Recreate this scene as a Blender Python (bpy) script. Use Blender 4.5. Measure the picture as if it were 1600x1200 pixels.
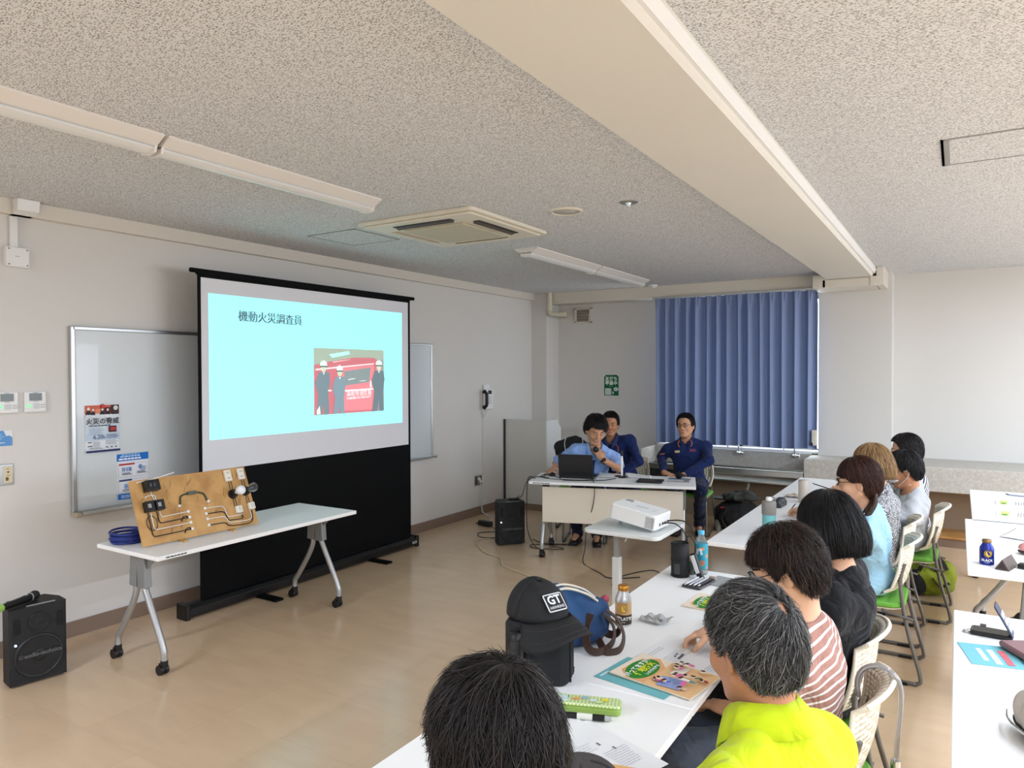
import bpy, math, random
import numpy as np
from mathutils import Matrix, Vector
R = math.radians
PI = math.pi
S = bpy.context.scene
COL = S.collection
for o in list(bpy.data.objects):
    bpy.data.objects.remove(o)

# ------------------------------------------------------------------ camera
CAM_H = 1.73
cam_d = bpy.data.cameras.new('camera')
cam_d.sensor_width = 36.0
cam_d.lens = 1111.1 / 1600 * 36.0
cam_d.clip_start = 0.05
cam = bpy.data.objects.new('camera', cam_d)
COL.objects.link(cam)
_yaw, _pit, _rol = 0.5602, -0.01657, -0.00301
_f = Vector((-math.sin(_yaw) * math.cos(_pit), math.cos(_yaw) * math.cos(_pit), math.sin(_pit)))
_r = Vector((math.cos(_yaw), math.sin(_yaw), 0))
_u = _r.cross(_f)
_r2 = math.cos(_rol) * _r + math.sin(_rol) * _u
_u2 = _r2.cross(_f)
_mw = Matrix((_r2, _u2, -_f)).transposed().to_4x4()
_mw.translation = (0, 0, CAM_H)
cam.matrix_world = _mw
S.camera = cam

# ------------------------------------------------------------------ view, world, lamps
S.view_settings.view_transform = 'Standard'
S.view_settings.look = 'None'
S.view_settings.gamma = 1.0
S.view_settings.use_curve_mapping = False
S.view_settings.exposure = 0.02
S.cycles.max_bounces = 8
S.cycles.diffuse_bounces = 5
S.cycles.glossy_bounces = 4
S.cycles.transparent_max_bounces = 16
S.cycles.caustics_reflective = False
S.cycles.caustics_refractive = False
S.cycles.sample_clamp_indirect = 6.0

wd = bpy.data.worlds.new('world')
S.world = wd
wd.use_nodes = True
bg = wd.node_tree.nodes['Background']
bg.inputs['Color'].default_value = (0.86, 0.94, 1.0, 1)
bg.inputs['Strength'].default_value = 7.0

def area(name, loc, rot, sx, sy, watts, col=(1, 1, 1)):
    d = bpy.data.lights.new(name, 'AREA')
    d.shape = 'RECTANGLE'
    d.size, d.size_y = sx, sy
    d.energy = watts
    d.color = col
    o = bpy.data.objects.new(name, d)
    o.location, o.rotation_euler = loc, rot
    COL.objects.link(o)
    return o

# the lit part of the ceiling: batten tubes on the audience side of the beam
COOL = (0.85, 0.97, 1.16)
TUBE_ROWS = [(0.95, 14.0), (2.75, 62.0)]
TUBE_Y = [-2.2, -0.7, 0.8, 2.3, 3.8, 5.3, 6.8]
for _x, _w in TUBE_ROWS:
    for _y in TUBE_Y:
        area('tube_light', (_x, _y, 2.70), (0, 0, 0), 0.16, 1.2, _w, COOL)
for _y in (-2.2, -0.9):  # added fill lamps, unseen behind the camera, to brighten the left wall and ceiling
    area('rear_fill_light', (-3.1, _y, 2.70), (0, 0, 0), 0.16, 1.2, 62.0, COOL)
# daylight through the windows of the right wall
area('window_daylight', (5.8, 5.8, 1.6), (0, R(90), 0), 1.5, 4.8, 172.0, (0.88, 0.97, 1.11))
area('window_daylight', (5.8, 0.5, 1.6), (0, R(90), 0), 1.5, 5.0, 26.0, (0.88, 0.97, 1.11))

# ------------------------------------------------------------------ materials
def lin(c):
    return tuple((v / 255 / 12.92 if v / 255 <= 0.04045 else ((v / 255 + 0.055) / 1.055) ** 2.4) for v in c)
_mats = {}
def mat(name, rgb=(200, 200, 200), rough=0.5, metal=0.0, spec=0.5, emit=0.0, alpha=1.0, trans=0.0, ior=1.45,
        bump=None, vary=None, coat=0.0, sheen=0.0, two=None):
    """bump = (scale, strength); vary = (scale, amount) mottles the value; two = (rgb2, scale, lo, hi) blends a second colour"""
    if name in _mats:
        return _mats[name]
    m = bpy.data.materials.new(name)
    m.use_nodes = True
    nt = m.node_tree
    b = nt.nodes['Principled BSDF']
    c = (*lin(rgb), 1)
    b.inputs['Base Color'].default_value = c
    b.inputs['Roughness'].default_value = rough
    b.inputs['Metallic'].default_value = metal
    b.inputs['Specular IOR Level'].default_value = spec
    b.inputs['IOR'].default_value = ior
    b.inputs['Alpha'].default_value = alpha
    b.inputs['Transmission Weight'].default_value = trans
    b.inputs['Coat Weight'].default_value = coat
    b.inputs['Sheen Weight'].default_value = sheen
    if emit:
        b.inputs['Emission Color'].default_value = c
        b.inputs['Emission Strength'].default_value = emit
    m.diffuse_color = c
    L = nt.links.new
    def noise(scale, detail=3):
        tc = nt.nodes.new('ShaderNodeTexCoord')
        n = nt.nodes.new('ShaderNodeTexNoise')
        n.inputs['Scale'].default_value = scale
        n.inputs['Detail'].default_value = detail
        L(tc.outputs['Object'], n.inputs['Vector'])
        return n
    src = None
    if two:
        n = noise(two[1], 5)
        r = nt.nodes.new('ShaderNodeValToRGB')
        r.color_ramp.elements[0].position, r.color_ramp.elements[1].position = two[2], two[3]
        r.color_ramp.elements[0].color = c
        r.color_ramp.elements[1].color = (*lin(two[0]), 1)
        L(n.outputs['Fac'], r.inputs['Fac'])
        src = r.outputs['Color']
    if vary:
        n = noise(vary[0], 4)
        mr = nt.nodes.new('ShaderNodeMapRange')
        mr.inputs['To Min'].default_value, mr.inputs['To Max'].default_value = 1 - vary[1], 1 + vary[1]
        L(n.outputs['Fac'], mr.inputs['Value'])
        h = nt.nodes.new('ShaderNodeHueSaturation')
        h.inputs['Color'].default_value = c
        if src:
            L(src, h.inputs['Color'])
        L(mr.outputs['Result'], h.inputs['Value'])
        src = h.outputs['Color']
    if src:
        L(src, b.inputs['Base Color'])
    if bump:
        n = noise(bump[0], 3)
        bp = nt.nodes.new('ShaderNodeBump')
        bp.inputs['Strength'].default_value = bump[1]
        bp.inputs['Distance'].default_value = 0.004
        L(n.outputs['Fac'], bp.inputs['Height'])
        L(bp.outputs['Normal'], b.inputs['Normal'])
    _mats[name] = m
    return m

def nodes_of(m):
    return m.node_tree, m.node_tree.nodes['Principled BSDF'], m.node_tree.links.new

# ------------------------------------------------------------------ objects
def thing(name, label, cat, loc=(0, 0, 0), rotz=0.0, group=None):
    o = bpy.data.objects.new(name, None)
    o.empty_display_size = 0.1
    COL.objects.link(o)
    o.location = loc
    o.rotation_euler = (0, 0, rotz)
    o['label'], o['category'] = label, cat
    if group:
        o['group'] = group
    return o

def tag(o, label, cat, group=None):
    o['label'], o['category'] = label, cat
    if group:
        o['group'] = group
    return o

def link_mesh(name, me, mats, parent=None, loc=None, rot=None):
    me.materials.clear()
    for m in mats:
        me.materials.append(m)
    o = bpy.data.objects.new(name, me)
    COL.objects.link(o)
    if parent is not None:
        o.parent = parent
    if loc is not None:
        o.location = loc
    if rot is not None:
        o.rotation_euler = rot
    return o

def copy_tree(o, parent=None):
    c = o.copy()
    COL.objects.link(c)
    if parent is not None:
        c.parent = parent
    for ch in list(o.children):
        copy_tree(ch, c)
    return c

def spline(pts, n=8, closed=False):
    """Catmull-Rom through the points"""
    P = [Vector(p) for p in pts]
    out = []
    k = len(P)
    segs = k if closed else k - 1
    for i in range(segs):
        if closed:
            a, b, c, d = P[(i - 1) % k], P[i], P[(i + 1) % k], P[(i + 2) % k]
        else:
            a, b, c, d = P[max(i - 1, 0)], P[i], P[i + 1], P[min(i + 2, k - 1)]
        for j in range(n):
            t = j / n
            out.append(0.5 * ((2 * b) + (c - a) * t + (2 * a - 5 * b + 4 * c - d) * t * t + (3 * b - a - 3 * c + d) * t ** 3))
    if not closed:
        out.append(P[-1])
    return out

class MB:
    def __init__(self, M=None):
        self.v, self.f, self.mi, self.sm = [], [], [], []
        self.M = M or Matrix.Identity(4)
    def add(self, vs, fs, m=0, smooth=False):
        b = len(self.v)
        self.v += [self.M @ Vector(p) for p in vs]
        self.f += [tuple(b + i for i in f) for f in fs]
        self.mi += [m] * len(fs)
        self.sm += [smooth] * len(fs)
        return self
    def poly(self, pts, m=0):
        return self.add(pts, [tuple(range(len(pts)))], m)
    def box(self, c, s, m=0, rot=None):
        hx, hy, hz = s[0] / 2, s[1] / 2, s[2] / 2
        vs = [Vector((x, y, z)) for z in (-hz, hz) for y in (-hy, hy) for x in (-hx, hx)]
        if rot is not None:
            vs = [rot @ p for p in vs]
        vs = [p + Vector(c) for p in vs]
        return self.add(vs, [(0, 2, 3, 1), (4, 5, 7, 6), (0, 1, 5, 4), (2, 6, 7, 3), (0, 4, 6, 2), (1, 3, 7, 5)], m)
    def loft(self, loops, m=0, smooth=True, cap0=True, cap1=True, closed=True):
        n = len(loops[0])
        vs = [p for l in loops for p in l]
        fs = []
        for i in range(len(loops) - 1):
            for j in range(n if closed else n - 1):
                k = (j + 1) % n
                fs.append((i * n + j, i * n + k, (i + 1) * n + k, (i + 1) * n + j))
        self.add(vs, fs, m, smooth)
        if cap0:
            self.add(loops[0], [tuple(range(n - 1, -1, -1))], m, False)
        if cap1:
            self.add(loops[-1], [tuple(range(n))], m, False)
        return self
    def ring(self, c, ax, r, n):
        ax = Vector(ax).normalized()
        t = Vector((1, 0, 0)) if abs(ax.x) < 0.9 else Vector((0, 1, 0))
        u = ax.cross(t).normalized()
        w = ax.cross(u)
        return [Vector(c) + r * (math.cos(2 * PI * i / n) * u + math.sin(2 * PI * i / n) * w) for i in range(n)]
    def cyl(self, p0, p1, r0, r1=None, n=16, m=0, smooth=True, cap=True):
        p0, p1 = Vector(p0), Vector(p1)
        r1 = r0 if r1 is None else r1
        ax = p1 - p0
        return self.loft([self.ring(p0, ax, r0, n), self.ring(p1, ax, r1, n)], m, smooth, cap, cap)
    def tube(self, path, r, n=8, m=0, closed=False, flat=None):
        """flat=(w,h): rectangular strap section instead of a round one"""
        P = [Vector(p) for p in path]
        k = len(P)
        loops = []
        up = None
        for i in range(k):
            if closed:
                d = P[(i + 1) % k] - P[(i - 1) % k]
            else:
                d = P[min(i + 1, k - 1)] - P[max(i - 1, 0)]
            if d.length < 1e-9:
                d = Vector((0, 0, 1))
            d.normalize()
            if up is None:
                t = Vector((0, 0, 1)) if abs(d.z) < 0.9 else Vector((0, 1, 0))
                up = (t - d * t.dot(d)).normalized()
            else:
                up = (up - d * up.dot(d))
                up = up.normalized() if up.length > 1e-6 else d.orthogonal().normalized()
            w = d.cross(up)
            rr = r[i] if isinstance(r, (list, tuple)) else r
            if flat:
                a, b = flat[0] / 2, flat[1] / 2
                loops.append([P[i] + w * x + up * y for x, y in ((-a, -b), (a, -b), (a, b), (-a, b))])
            else:
                loops.append([P[i] + rr * (math.cos(2 * PI * j / n) * up + math.sin(2 * PI * j / n) * w) for j in range(n)])
        if closed:
            loops.append(loops[0])
            return self.loft(loops, m, not flat, False, False)
        return self.loft(loops, m, not flat)
    def lathe(self, prof, o=(0, 0, 0), n=24, m=0, smooth=True):
        o = Vector(o)
        loops = [[o + Vector((r * math.cos(2 * PI * j / n), r * math.sin(2 * PI * j / n), z)) for j in range(n)] for r, z in prof]
        return self.loft(loops, m, smooth, prof[0][0] > 1e-5, prof[-1][0] > 1e-5)
    def ell(self, c, r, nu=16, nv=10, m=0, rot=None):
        c = Vector(c)
        r = (r, r, r) if not hasattr(r, '__len__') else r
        loops = []
        for i in range(nv + 1):
            a = -PI / 2 + PI * i / nv
            a = max(-PI / 2 + 0.02, min(PI / 2 - 0.02, a))
            l = []
            for j in range(nu):
                b = 2 * PI * j / nu
                p = Vector((r[0] * math.cos(a) * math.cos(b), r[1] * math.cos(a) * math.sin(b), r[2] * math.sin(a)))
                l.append(c + (rot @ p if rot is not None else p))
            loops.append(l)
        return self.loft(loops, m, True)
    def prism(self, pts, z0, z1, m=0, smooth=False):
        return self.loft([[Vector((x, y, z0)) for x, y in pts], [Vector((x, y, z1)) for x, y in pts]], m, smooth)
    def rslab(self, c, s, r=0.02, b=0.003, m=0, n=5, smooth=False):
        """box with rounded vertical corners (radius r) and a small bevel b on the rims; c is the centre"""
        loops = []
        hz = s[2] / 2
        for ins, z in ((b, -hz), (0, -hz + b), (0, hz - b), (b, hz)):
            l = []
            for q, (sx, sy) in enumerate(((1, 1), (-1, 1), (-1, -1), (1, -1))):
                rr = max(r - ins, 0.0005)
                cx, cy = sx * (s[0] / 2 - ins - rr), sy * (s[1] / 2 - ins - rr)
                for i in range(n + 1):
                    a = q * PI / 2 + i * PI / 2 / n
                    l.append(Vector((c[0] + cx + rr * math.cos(a), c[1] + cy + rr * math.sin(a), c[2] + z)))
            loops.append(l)
        return self.loft(loops, m, smooth)
    def grid(self, fn, nu, nv, m=0, smooth=True):
        vs = [fn(i / nu, j / nv) for j in range(nv + 1) for i in range(nu + 1)]
        fs = [(j * (nu + 1) + i, j * (nu + 1) + i + 1, (j + 1) * (nu + 1) + i + 1, (j + 1) * (nu + 1) + i) for j in range(nv) for i in range(nu)]
        return self.add(vs, fs, m, smooth)
    def at(self, loc=(0, 0, 0), rx=0, ry=0, rz=0):
        self.M = Matrix.Translation(loc) @ Matrix.Rotation(rz, 4, 'Z') @ Matrix.Rotation(ry, 4, 'Y') @ Matrix.Rotation(rx, 4, 'X')
        return self
    def mesh(self, name):
        me = bpy.data.meshes.new(name)
        me.from_pydata([tuple(p) for p in self.v], [], self.f)
        me.polygons.foreach_set('material_index', self.mi)
        me.polygons.foreach_set('use_smooth', self.sm)
        me.update()
        return me
    def build(self, name, mats, parent=None, loc=None, rot=None, bevel=0.0, solid=0.0):
        if not isinstance(mats, (list, tuple)):
            mats = [mats]
        mi = list(self.mi)
        me = self.mesh(name)
        o = link_mesh(name, me, mats, parent, loc, rot)
        me.polygons.foreach_set('material_index', mi)
        if solid:
            md = o.modifiers.new('solid', 'SOLIDIFY')
            md.thickness = solid
            md.offset = 0
        if bevel:
            md = o.modifiers.new('bevel', 'BEVEL')
            md.width, md.segments, md.limit_method = bevel, 2, 'ANGLE'
            md.angle_limit = R(40)
        return o

def structure(o):
    o['kind'] = 'structure'
    return o

def text_mesh(s, size, m4=None, mb=None, m=0, align='CENTER', sx=1.0, bold=0.0, spacing=1.0):
    """lettering as flat mesh; x right, y up, centred; added to mb through its matrix times m4"""
    c = bpy.data.curves.new('lettering', 'FONT')
    c.body = s
    c.size = size
    c.align_x, c.align_y = align, 'CENTER'
    c.offset = bold
    c.space_character = spacing
    c.resolution_u = 2
    o = bpy.data.objects.new('lettering', c)
    COL.objects.link(o)
    dg = bpy.context.evaluated_depsgraph_get()
    me = bpy.data.meshes.new_from_object(o.evaluated_get(dg))
    bpy.data.objects.remove(o)
    M = (m4 or Matrix.Identity(4)) @ Matrix.Diagonal((sx, 1, 1, 1))
    mb.add([M @ v.co for v in me.vertices], [tuple(p.vertices) for p in me.polygons], m)
    bpy.data.meshes.remove(me)

def frame(o, ex, ey):
    """4x4 whose x,y axes are ex,ey (unit-ish) and origin o"""
    ex, ey = Vector(ex), Vector(ey)
    ez = ex.cross(ey).normalized()
    M = Matrix((ex, ey, ez)).transposed().to_4x4()
    M.translation = o
    return M
def T(x, y, z=0.0):
    return Matrix.Translation((x, y, z))

# ------------------------------------------------------------------ surfaces of the room
XL, CEIL = -4.93, 2.79
def wall_mat(name, rgb):
    m = mat(name, rgb, 0.75, spec=0.3, bump=(260, 0.12), vary=(1.5, 0.02))
    return m
M_wall = wall_mat('wall_paint', (215, 212, 207))
M_wall2 = wall_mat('pillar_paint', (209, 207, 202))
M_trim = mat('ivory_trim', (214, 208, 196), 0.45)
M_beam = wall_mat('beam_paint', (216, 213, 204))
M_white = mat('white_plastic', (228, 228, 226), 0.4)
M_base = mat('brown_baseboard', (128, 108, 93), 0.35)
M_steel = mat('stainless', (170, 172, 170), 0.3, 0.9, bump=(40, 0.05))
M_black = mat('black_plastic', (18, 18, 19), 0.45)
M_dark = mat('dark_grey', (45, 46, 48), 0.5)
M_chrome = mat('chrome', (225, 228, 230), 0.12, 1.0)
M_alu = mat('aluminium', (190, 192, 192), 0.32, 0.85)
M_grey = mat('grey_plastic', (150, 151, 150), 0.5)

def ceiling_mat():
    m = mat('rockwool_ceiling', (222, 224, 226), 0.9, spec=0.1)
    nt, b, L = nodes_of(m)
    tc = nt.nodes.new('ShaderNodeTexCoord')
    def fissure(rot, sx, sy, thr, dens):
        mp = nt.nodes.new('ShaderNodeMapping')
        mp.inputs['Rotation'].default_value = (0, 0, rot)
        mp.inputs['Scale'].default_value = (sx, sy, 1)
        L(tc.outputs['Object'], mp.inputs['Vector'])
        wn = nt.nodes.new('ShaderNodeTexNoise')
        wn.inputs['Scale'].default_value = 90
        L(tc.outputs['Object'], wn.inputs['Vector'])
        mx = nt.nodes.new('ShaderNodeMix')
        mx.data_type = 'VECTOR'
        mx.inputs['Factor'].default_value = 0.035
        vm = nt.nodes.new('ShaderNodeVectorMath')
        vm.operation = 'SCALE'
        vm.inputs['Scale'].default_value = 1.1
        L(wn.outputs['Color'], vm.inputs[0])
        ad = nt.nodes.new('ShaderNodeVectorMath')
        L(mp.outputs['Vector'], ad.inputs[0])
        L(vm.outputs['Vector'], ad.inputs[1])
        vo = nt.nodes.new('ShaderNodeTexVoronoi')
        vo.voronoi_dimensions = '2D'
        vo.inputs['Scale'].default_value = 1
        L(ad.outputs['Vector'], vo.inputs['Vector'])
        # only some cells carry a fissure
        sp = nt.nodes.new('ShaderNodeSeparateColor')
        L(vo.outputs['Color'], sp.inputs['Color'])
        g = nt.nodes.new('ShaderNodeMath')
        g.operation = 'LESS_THAN'
        L(sp.outputs['Red'], g.inputs[0])
        g.inputs[1].default_value = dens
        ss = nt.nodes.new('ShaderNodeMapRange')
        ss.inputs['From Min'].default_value, ss.inputs['From Max'].default_value = thr, thr * 0.4
        L(vo.outputs['Distance'], ss.inputs['Value'])
        mu = nt.nodes.new('ShaderNodeMath')
        mu.operation = 'MULTIPLY'
        L(ss.outputs['Result'], mu.inputs[0])
        L(g.outputs[0], mu.inputs[1])
        return mu
    a = fissure(0.25, 62, 150, 0.34, 0.5)
    c = fissure(1.25, 70, 165, 0.33, 0.4)
    d = fissure(-0.5, 110, 130, 0.26, 0.55)
    m1 = nt.nodes.new('ShaderNodeMath'); m1.operation = 'MAXIMUM'
    L(a.outputs[0], m1.inputs[0]); L(c.outputs[0], m1.inputs[1])
    m2 = nt.nodes.new('ShaderNodeMath'); m2.operation = 'MAXIMUM'
    L(m1.outputs[0], m2.inputs[0]); L(d.outputs[0], m2.inputs[1])
    mix = nt.nodes.new('ShaderNodeMix'); mix.data_type = 'RGBA'
    mix.inputs['A'].default_value = (*lin((222, 224, 226)), 1)
    mix.inputs['B'].default_value = (*lin((120, 118, 117)), 1)
    L(m2.outputs[0], mix.inputs['Factor'])
    L(mix.outputs['Result'], b.inputs['Base Color'])
    return m
M_ceil = ceiling_mat()

def floor_mat():
    m = mat('vinyl_floor', (183, 160, 132), 0.25, spec=0.6, coat=0.2)
    m.node_tree.nodes['Principled BSDF'].inputs['Coat Roughness'].default_value = 0.12
    nt, b, L = nodes_of(m)
    tc = nt.nodes.new('ShaderNodeTexCoord')
    br = nt.nodes.new('ShaderNodeTexBrick')
    br.offset = 0.0
    br.inputs['Scale'].default_value = 1
    br.inputs['Brick Width'].default_value = 0.45
    br.inputs['Row Height'].default_value = 0.45
    br.inputs['Mortar Size'].default_value = 0.0008
    br.inputs['Mortar Smooth'].default_value = 0.6
    br.inputs['Bias'].default_value = 0.0
    br.inputs['Color1'].default_value = (*lin((208, 180, 147)), 1)
    br.inputs['Color2'].default_value = (*lin((204, 176, 144)), 1)
    br.inputs['Mortar'].default_value = (*lin((182, 156, 127)), 1)
    L(tc.outputs['Object'], br.inputs['Vector'])
    mp = nt.nodes.new('ShaderNodeMapping')
    mp.inputs['Scale'].default_value = (1.2, 5.0, 1)
    mp.inputs['Rotation'].default_value = (0, 0, 0.9)
    L(tc.outputs['Object'], mp.inputs['Vector'])
    n = nt.nodes.new('ShaderNodeTexNoise')
    n.inputs['Scale'].default_value = 2.2
    n.inputs['Detail'].default_value = 6
    L(mp.outputs['Vector'], n.inputs['Vector'])
    mr = nt.nodes.new('ShaderNodeMapRange')
    mr.inputs['To Min'].default_value, mr.inputs['To Max'].default_value = 0.9, 1.1
    L(n.outputs['Fac'], mr.inputs['Value'])
    h = nt.nodes.new('ShaderNodeHueSaturation')
    L(br.outputs['Color'], h.inputs['Color'])
    L(mr.outputs['Result'], h.inputs['Value'])
    L(h.outputs['Color'], b.inputs['Base Color'])
    n2 = nt.nodes.new('ShaderNodeTexNoise')
    n2.inputs['Scale'].default_value = 3.5
    n2.inputs['Detail'].default_value = 5
    L(tc.outputs['Object'], n2.inputs['Vector'])
    mr2 = nt.nodes.new('ShaderNodeMapRange')
    mr2.inputs['To Min'].default_value, mr2.inputs['To Max'].default_value = 0.19, 0.27
    L(n2.outputs['Fac'], mr2.inputs['Value'])
    L(mr2.outputs['Result'], b.inputs['Roughness'])
    bp = nt.nodes.new('ShaderNodeBump')
    bp.inputs['Strength'].default_value = 0.02
    bp.inputs['Distance'].default_value = 0.004
    n3 = nt.nodes.new('ShaderNodeTexNoise')
    n3.inputs['Scale'].default_value = 6
    L(tc.outputs['Object'], n3.inputs['Vector'])
    L(n3.outputs['Fac'], bp.inputs['Height'])
    L(bp.outputs['Normal'], b.inputs['Normal'])
    return m
M_floor = floor_mat()
M_terrazzo = mat('terrazzo_ledge', (176, 172, 163), 0.6, two=((190, 187, 179), 46, 0.40, 0.64), bump=(90, 0.1))
M_recess = mat('recess_paint', (150, 132, 112), 0.7)
M_wood = mat('bench_wood', (196, 148, 88), 0.4, two=((176, 126, 68), 5, 0.4, 0.65))

X1, Y0, Y1 = 5.9, -3.2, 8.88
def S1(name, mb, m, **k):
    return structure(mb.build(name, m, **k))
S1('floor', MB().box(((XL + X1) / 2, 2.95, -0.05), (X1 - XL + 0.4, 12.7, 0.1)), M_floor)
S1('ceiling', MB().box(((XL + X1) / 2, 2.95, CEIL + 0.05), (X1 - XL + 0.4, 12.7, 0.1)), M_ceil)
S1('wall_left', MB().box((XL - 0.06, 2.9, CEIL / 2), (0.12, 12.6, CEIL)), M_wall)
S1('wall_front', MB().box(((XL + X1) / 2, Y0 - 0.06, CEIL / 2), (X1 - XL, 0.12, CEIL)), M_wall)
S1('wall_right', MB().box((X1 + 0.06, 2.9, CEIL / 2), (0.12, 12.6, CEIL)), M_wall)
# back wall: solid left of the window, the window opening, and the part right of the pillar
YB = 8.72
wx0, wx1, wz0, wz1 = -3.22, -1.24, 0.80, 2.60
mb = MB()
mb.box(((XL + wx0) / 2, YB + 0.08, CEIL / 2), (wx0 - XL, 0.16, CEIL))
mb.box(((wx0 + wx1) / 2, YB + 0.08, wz0 / 2), (wx1 - wx0, 0.16, wz0))
mb.box(((wx0 + wx1) / 2, YB + 0.08, (wz1 + CEIL) / 2), (wx1 - wx0, 0.16, CEIL - wz1))
S1('wall_back', mb, M_wall)
S1('wall_alcove', MB().box(((X1 - 1.0) / 2, 8.94, CEIL / 2), (X1 + 1.0, 0.12, CEIL)), M_wall2)
# window behind the curtain
mb = MB()
for x in (wx0 + 0.02, (wx0 + wx1) / 2, wx1 - 0.02):
    mb.box((x, YB + 0.09, (wz0 + wz1) / 2), (0.04, 0.05, wz1 - wz0))
for z in (wz0 + 0.02, wz1 - 0.02):
    mb.box(((wx0 + wx1) / 2, YB + 0.09, z), (wx1 - wx0, 0.05, 0.04))
win = S1('window_1', mb, M_alu)
MB().box(((wx0 + wx1) / 2, YB + 0.10, (wz0 + wz1) / 2), (wx1 - wx0 - 0.06, 0.006, wz1 - wz0 - 0.06)).build(
    'pane', mat('window_glass', (235, 245, 245), 0.05, trans=1.0, ior=1.02, alpha=0.35), win)
MB().box(((wx0 + wx1) / 2, YB - 0.01, wz0 + 0.012), (wx1 - wx0 + 0.02, 0.20, 0.024)).build('sill', M_white, win)
# corner column, pillar, ceiling beam, cornices
S1('trim_1', MB().box(((XL - 4.70) / 2, (8.37 + YB) / 2, CEIL / 2), (-4.70 - XL, YB - 8.37, CEIL)), M_wall)
S1('trim_2', MB().box((-0.965, 8.78, CEIL / 2), (0.73, 0.36, CEIL)), M_wall2)
mb = MB()
mb.loft([[Vector((-1.181, y, CEIL)), Vector((-1.181, y, 2.694)), Vector((-0.748, y, 2.694)), Vector((-0.716, y, CEIL))] for y in (Y0, 8.6)], 0, False)
S1('trim_3', mb, M_beam)
# thin light strip moulding along the beam's window-side face
mb = MB()
mb.loft([[Vector((-0.728, y, 2.765)), Vector((-0.738, y, 2.725)), Vector((-0.722, y, 2.725)), Vector((-0.708, y, 2.765))] for y in (Y0, 8.12)], 0, False)
S1('trim_4', mb, M_white)
# cornice along the left wall
mb = MB()
mb.box((XL + 0.03, (Y0 + 8.37) / 2, (2.70 + CEIL) / 2), (0.06, 8.37 - Y0, CEIL - 2.70))
S1('trim_5', mb, M_trim)
# dropped head over the window
S1('trim_6', MB().box(((-4.70 - 1.33) / 2, (8.42 + YB) / 2, (2.645 + CEIL) / 2), (4.70 - 1.33, YB - 8.42, CEIL - 2.645)), M_trim)
# baseboard of the left wall
S1('baseboard_left', MB().box((XL + 0.008, (Y0 + 7.65) / 2, 0.05), (0.016, 7.65 - Y0, 0.10)), M_base)
# concrete ledge on the right with the recess and the low wooden step below it
LX = -1.395
mb = MB()
mb.box(((LX + X1) / 2, 8.49, 0.665), (X1 - LX, 0.78, 0.245))
mb.box((LX + 0.06, 8.46, 0.27), (0.12, 0.72, 0.545))
S1('trim_7', mb, M_terrazzo, bevel=0.006)
S1('trim_8', MB().box(((LX + 0.12 + X1) / 2, 8.62, 0.27), (X1 - LX - 0.12, 0.1, 0.545)), M_recess)
mb = MB()
mb.box(((LX + 0.12 + X1) / 2, 8.355, 0.095), (X1 - LX - 0.12, 0.43, 0.02), 0)
mb.box(((LX + 0.12 + X1) / 2, 8.35, 0.0425), (X1 - LX - 0.12, 0.40, 0.085), 1)
S1('trim_9', mb, [M_wood, M_base])

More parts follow.
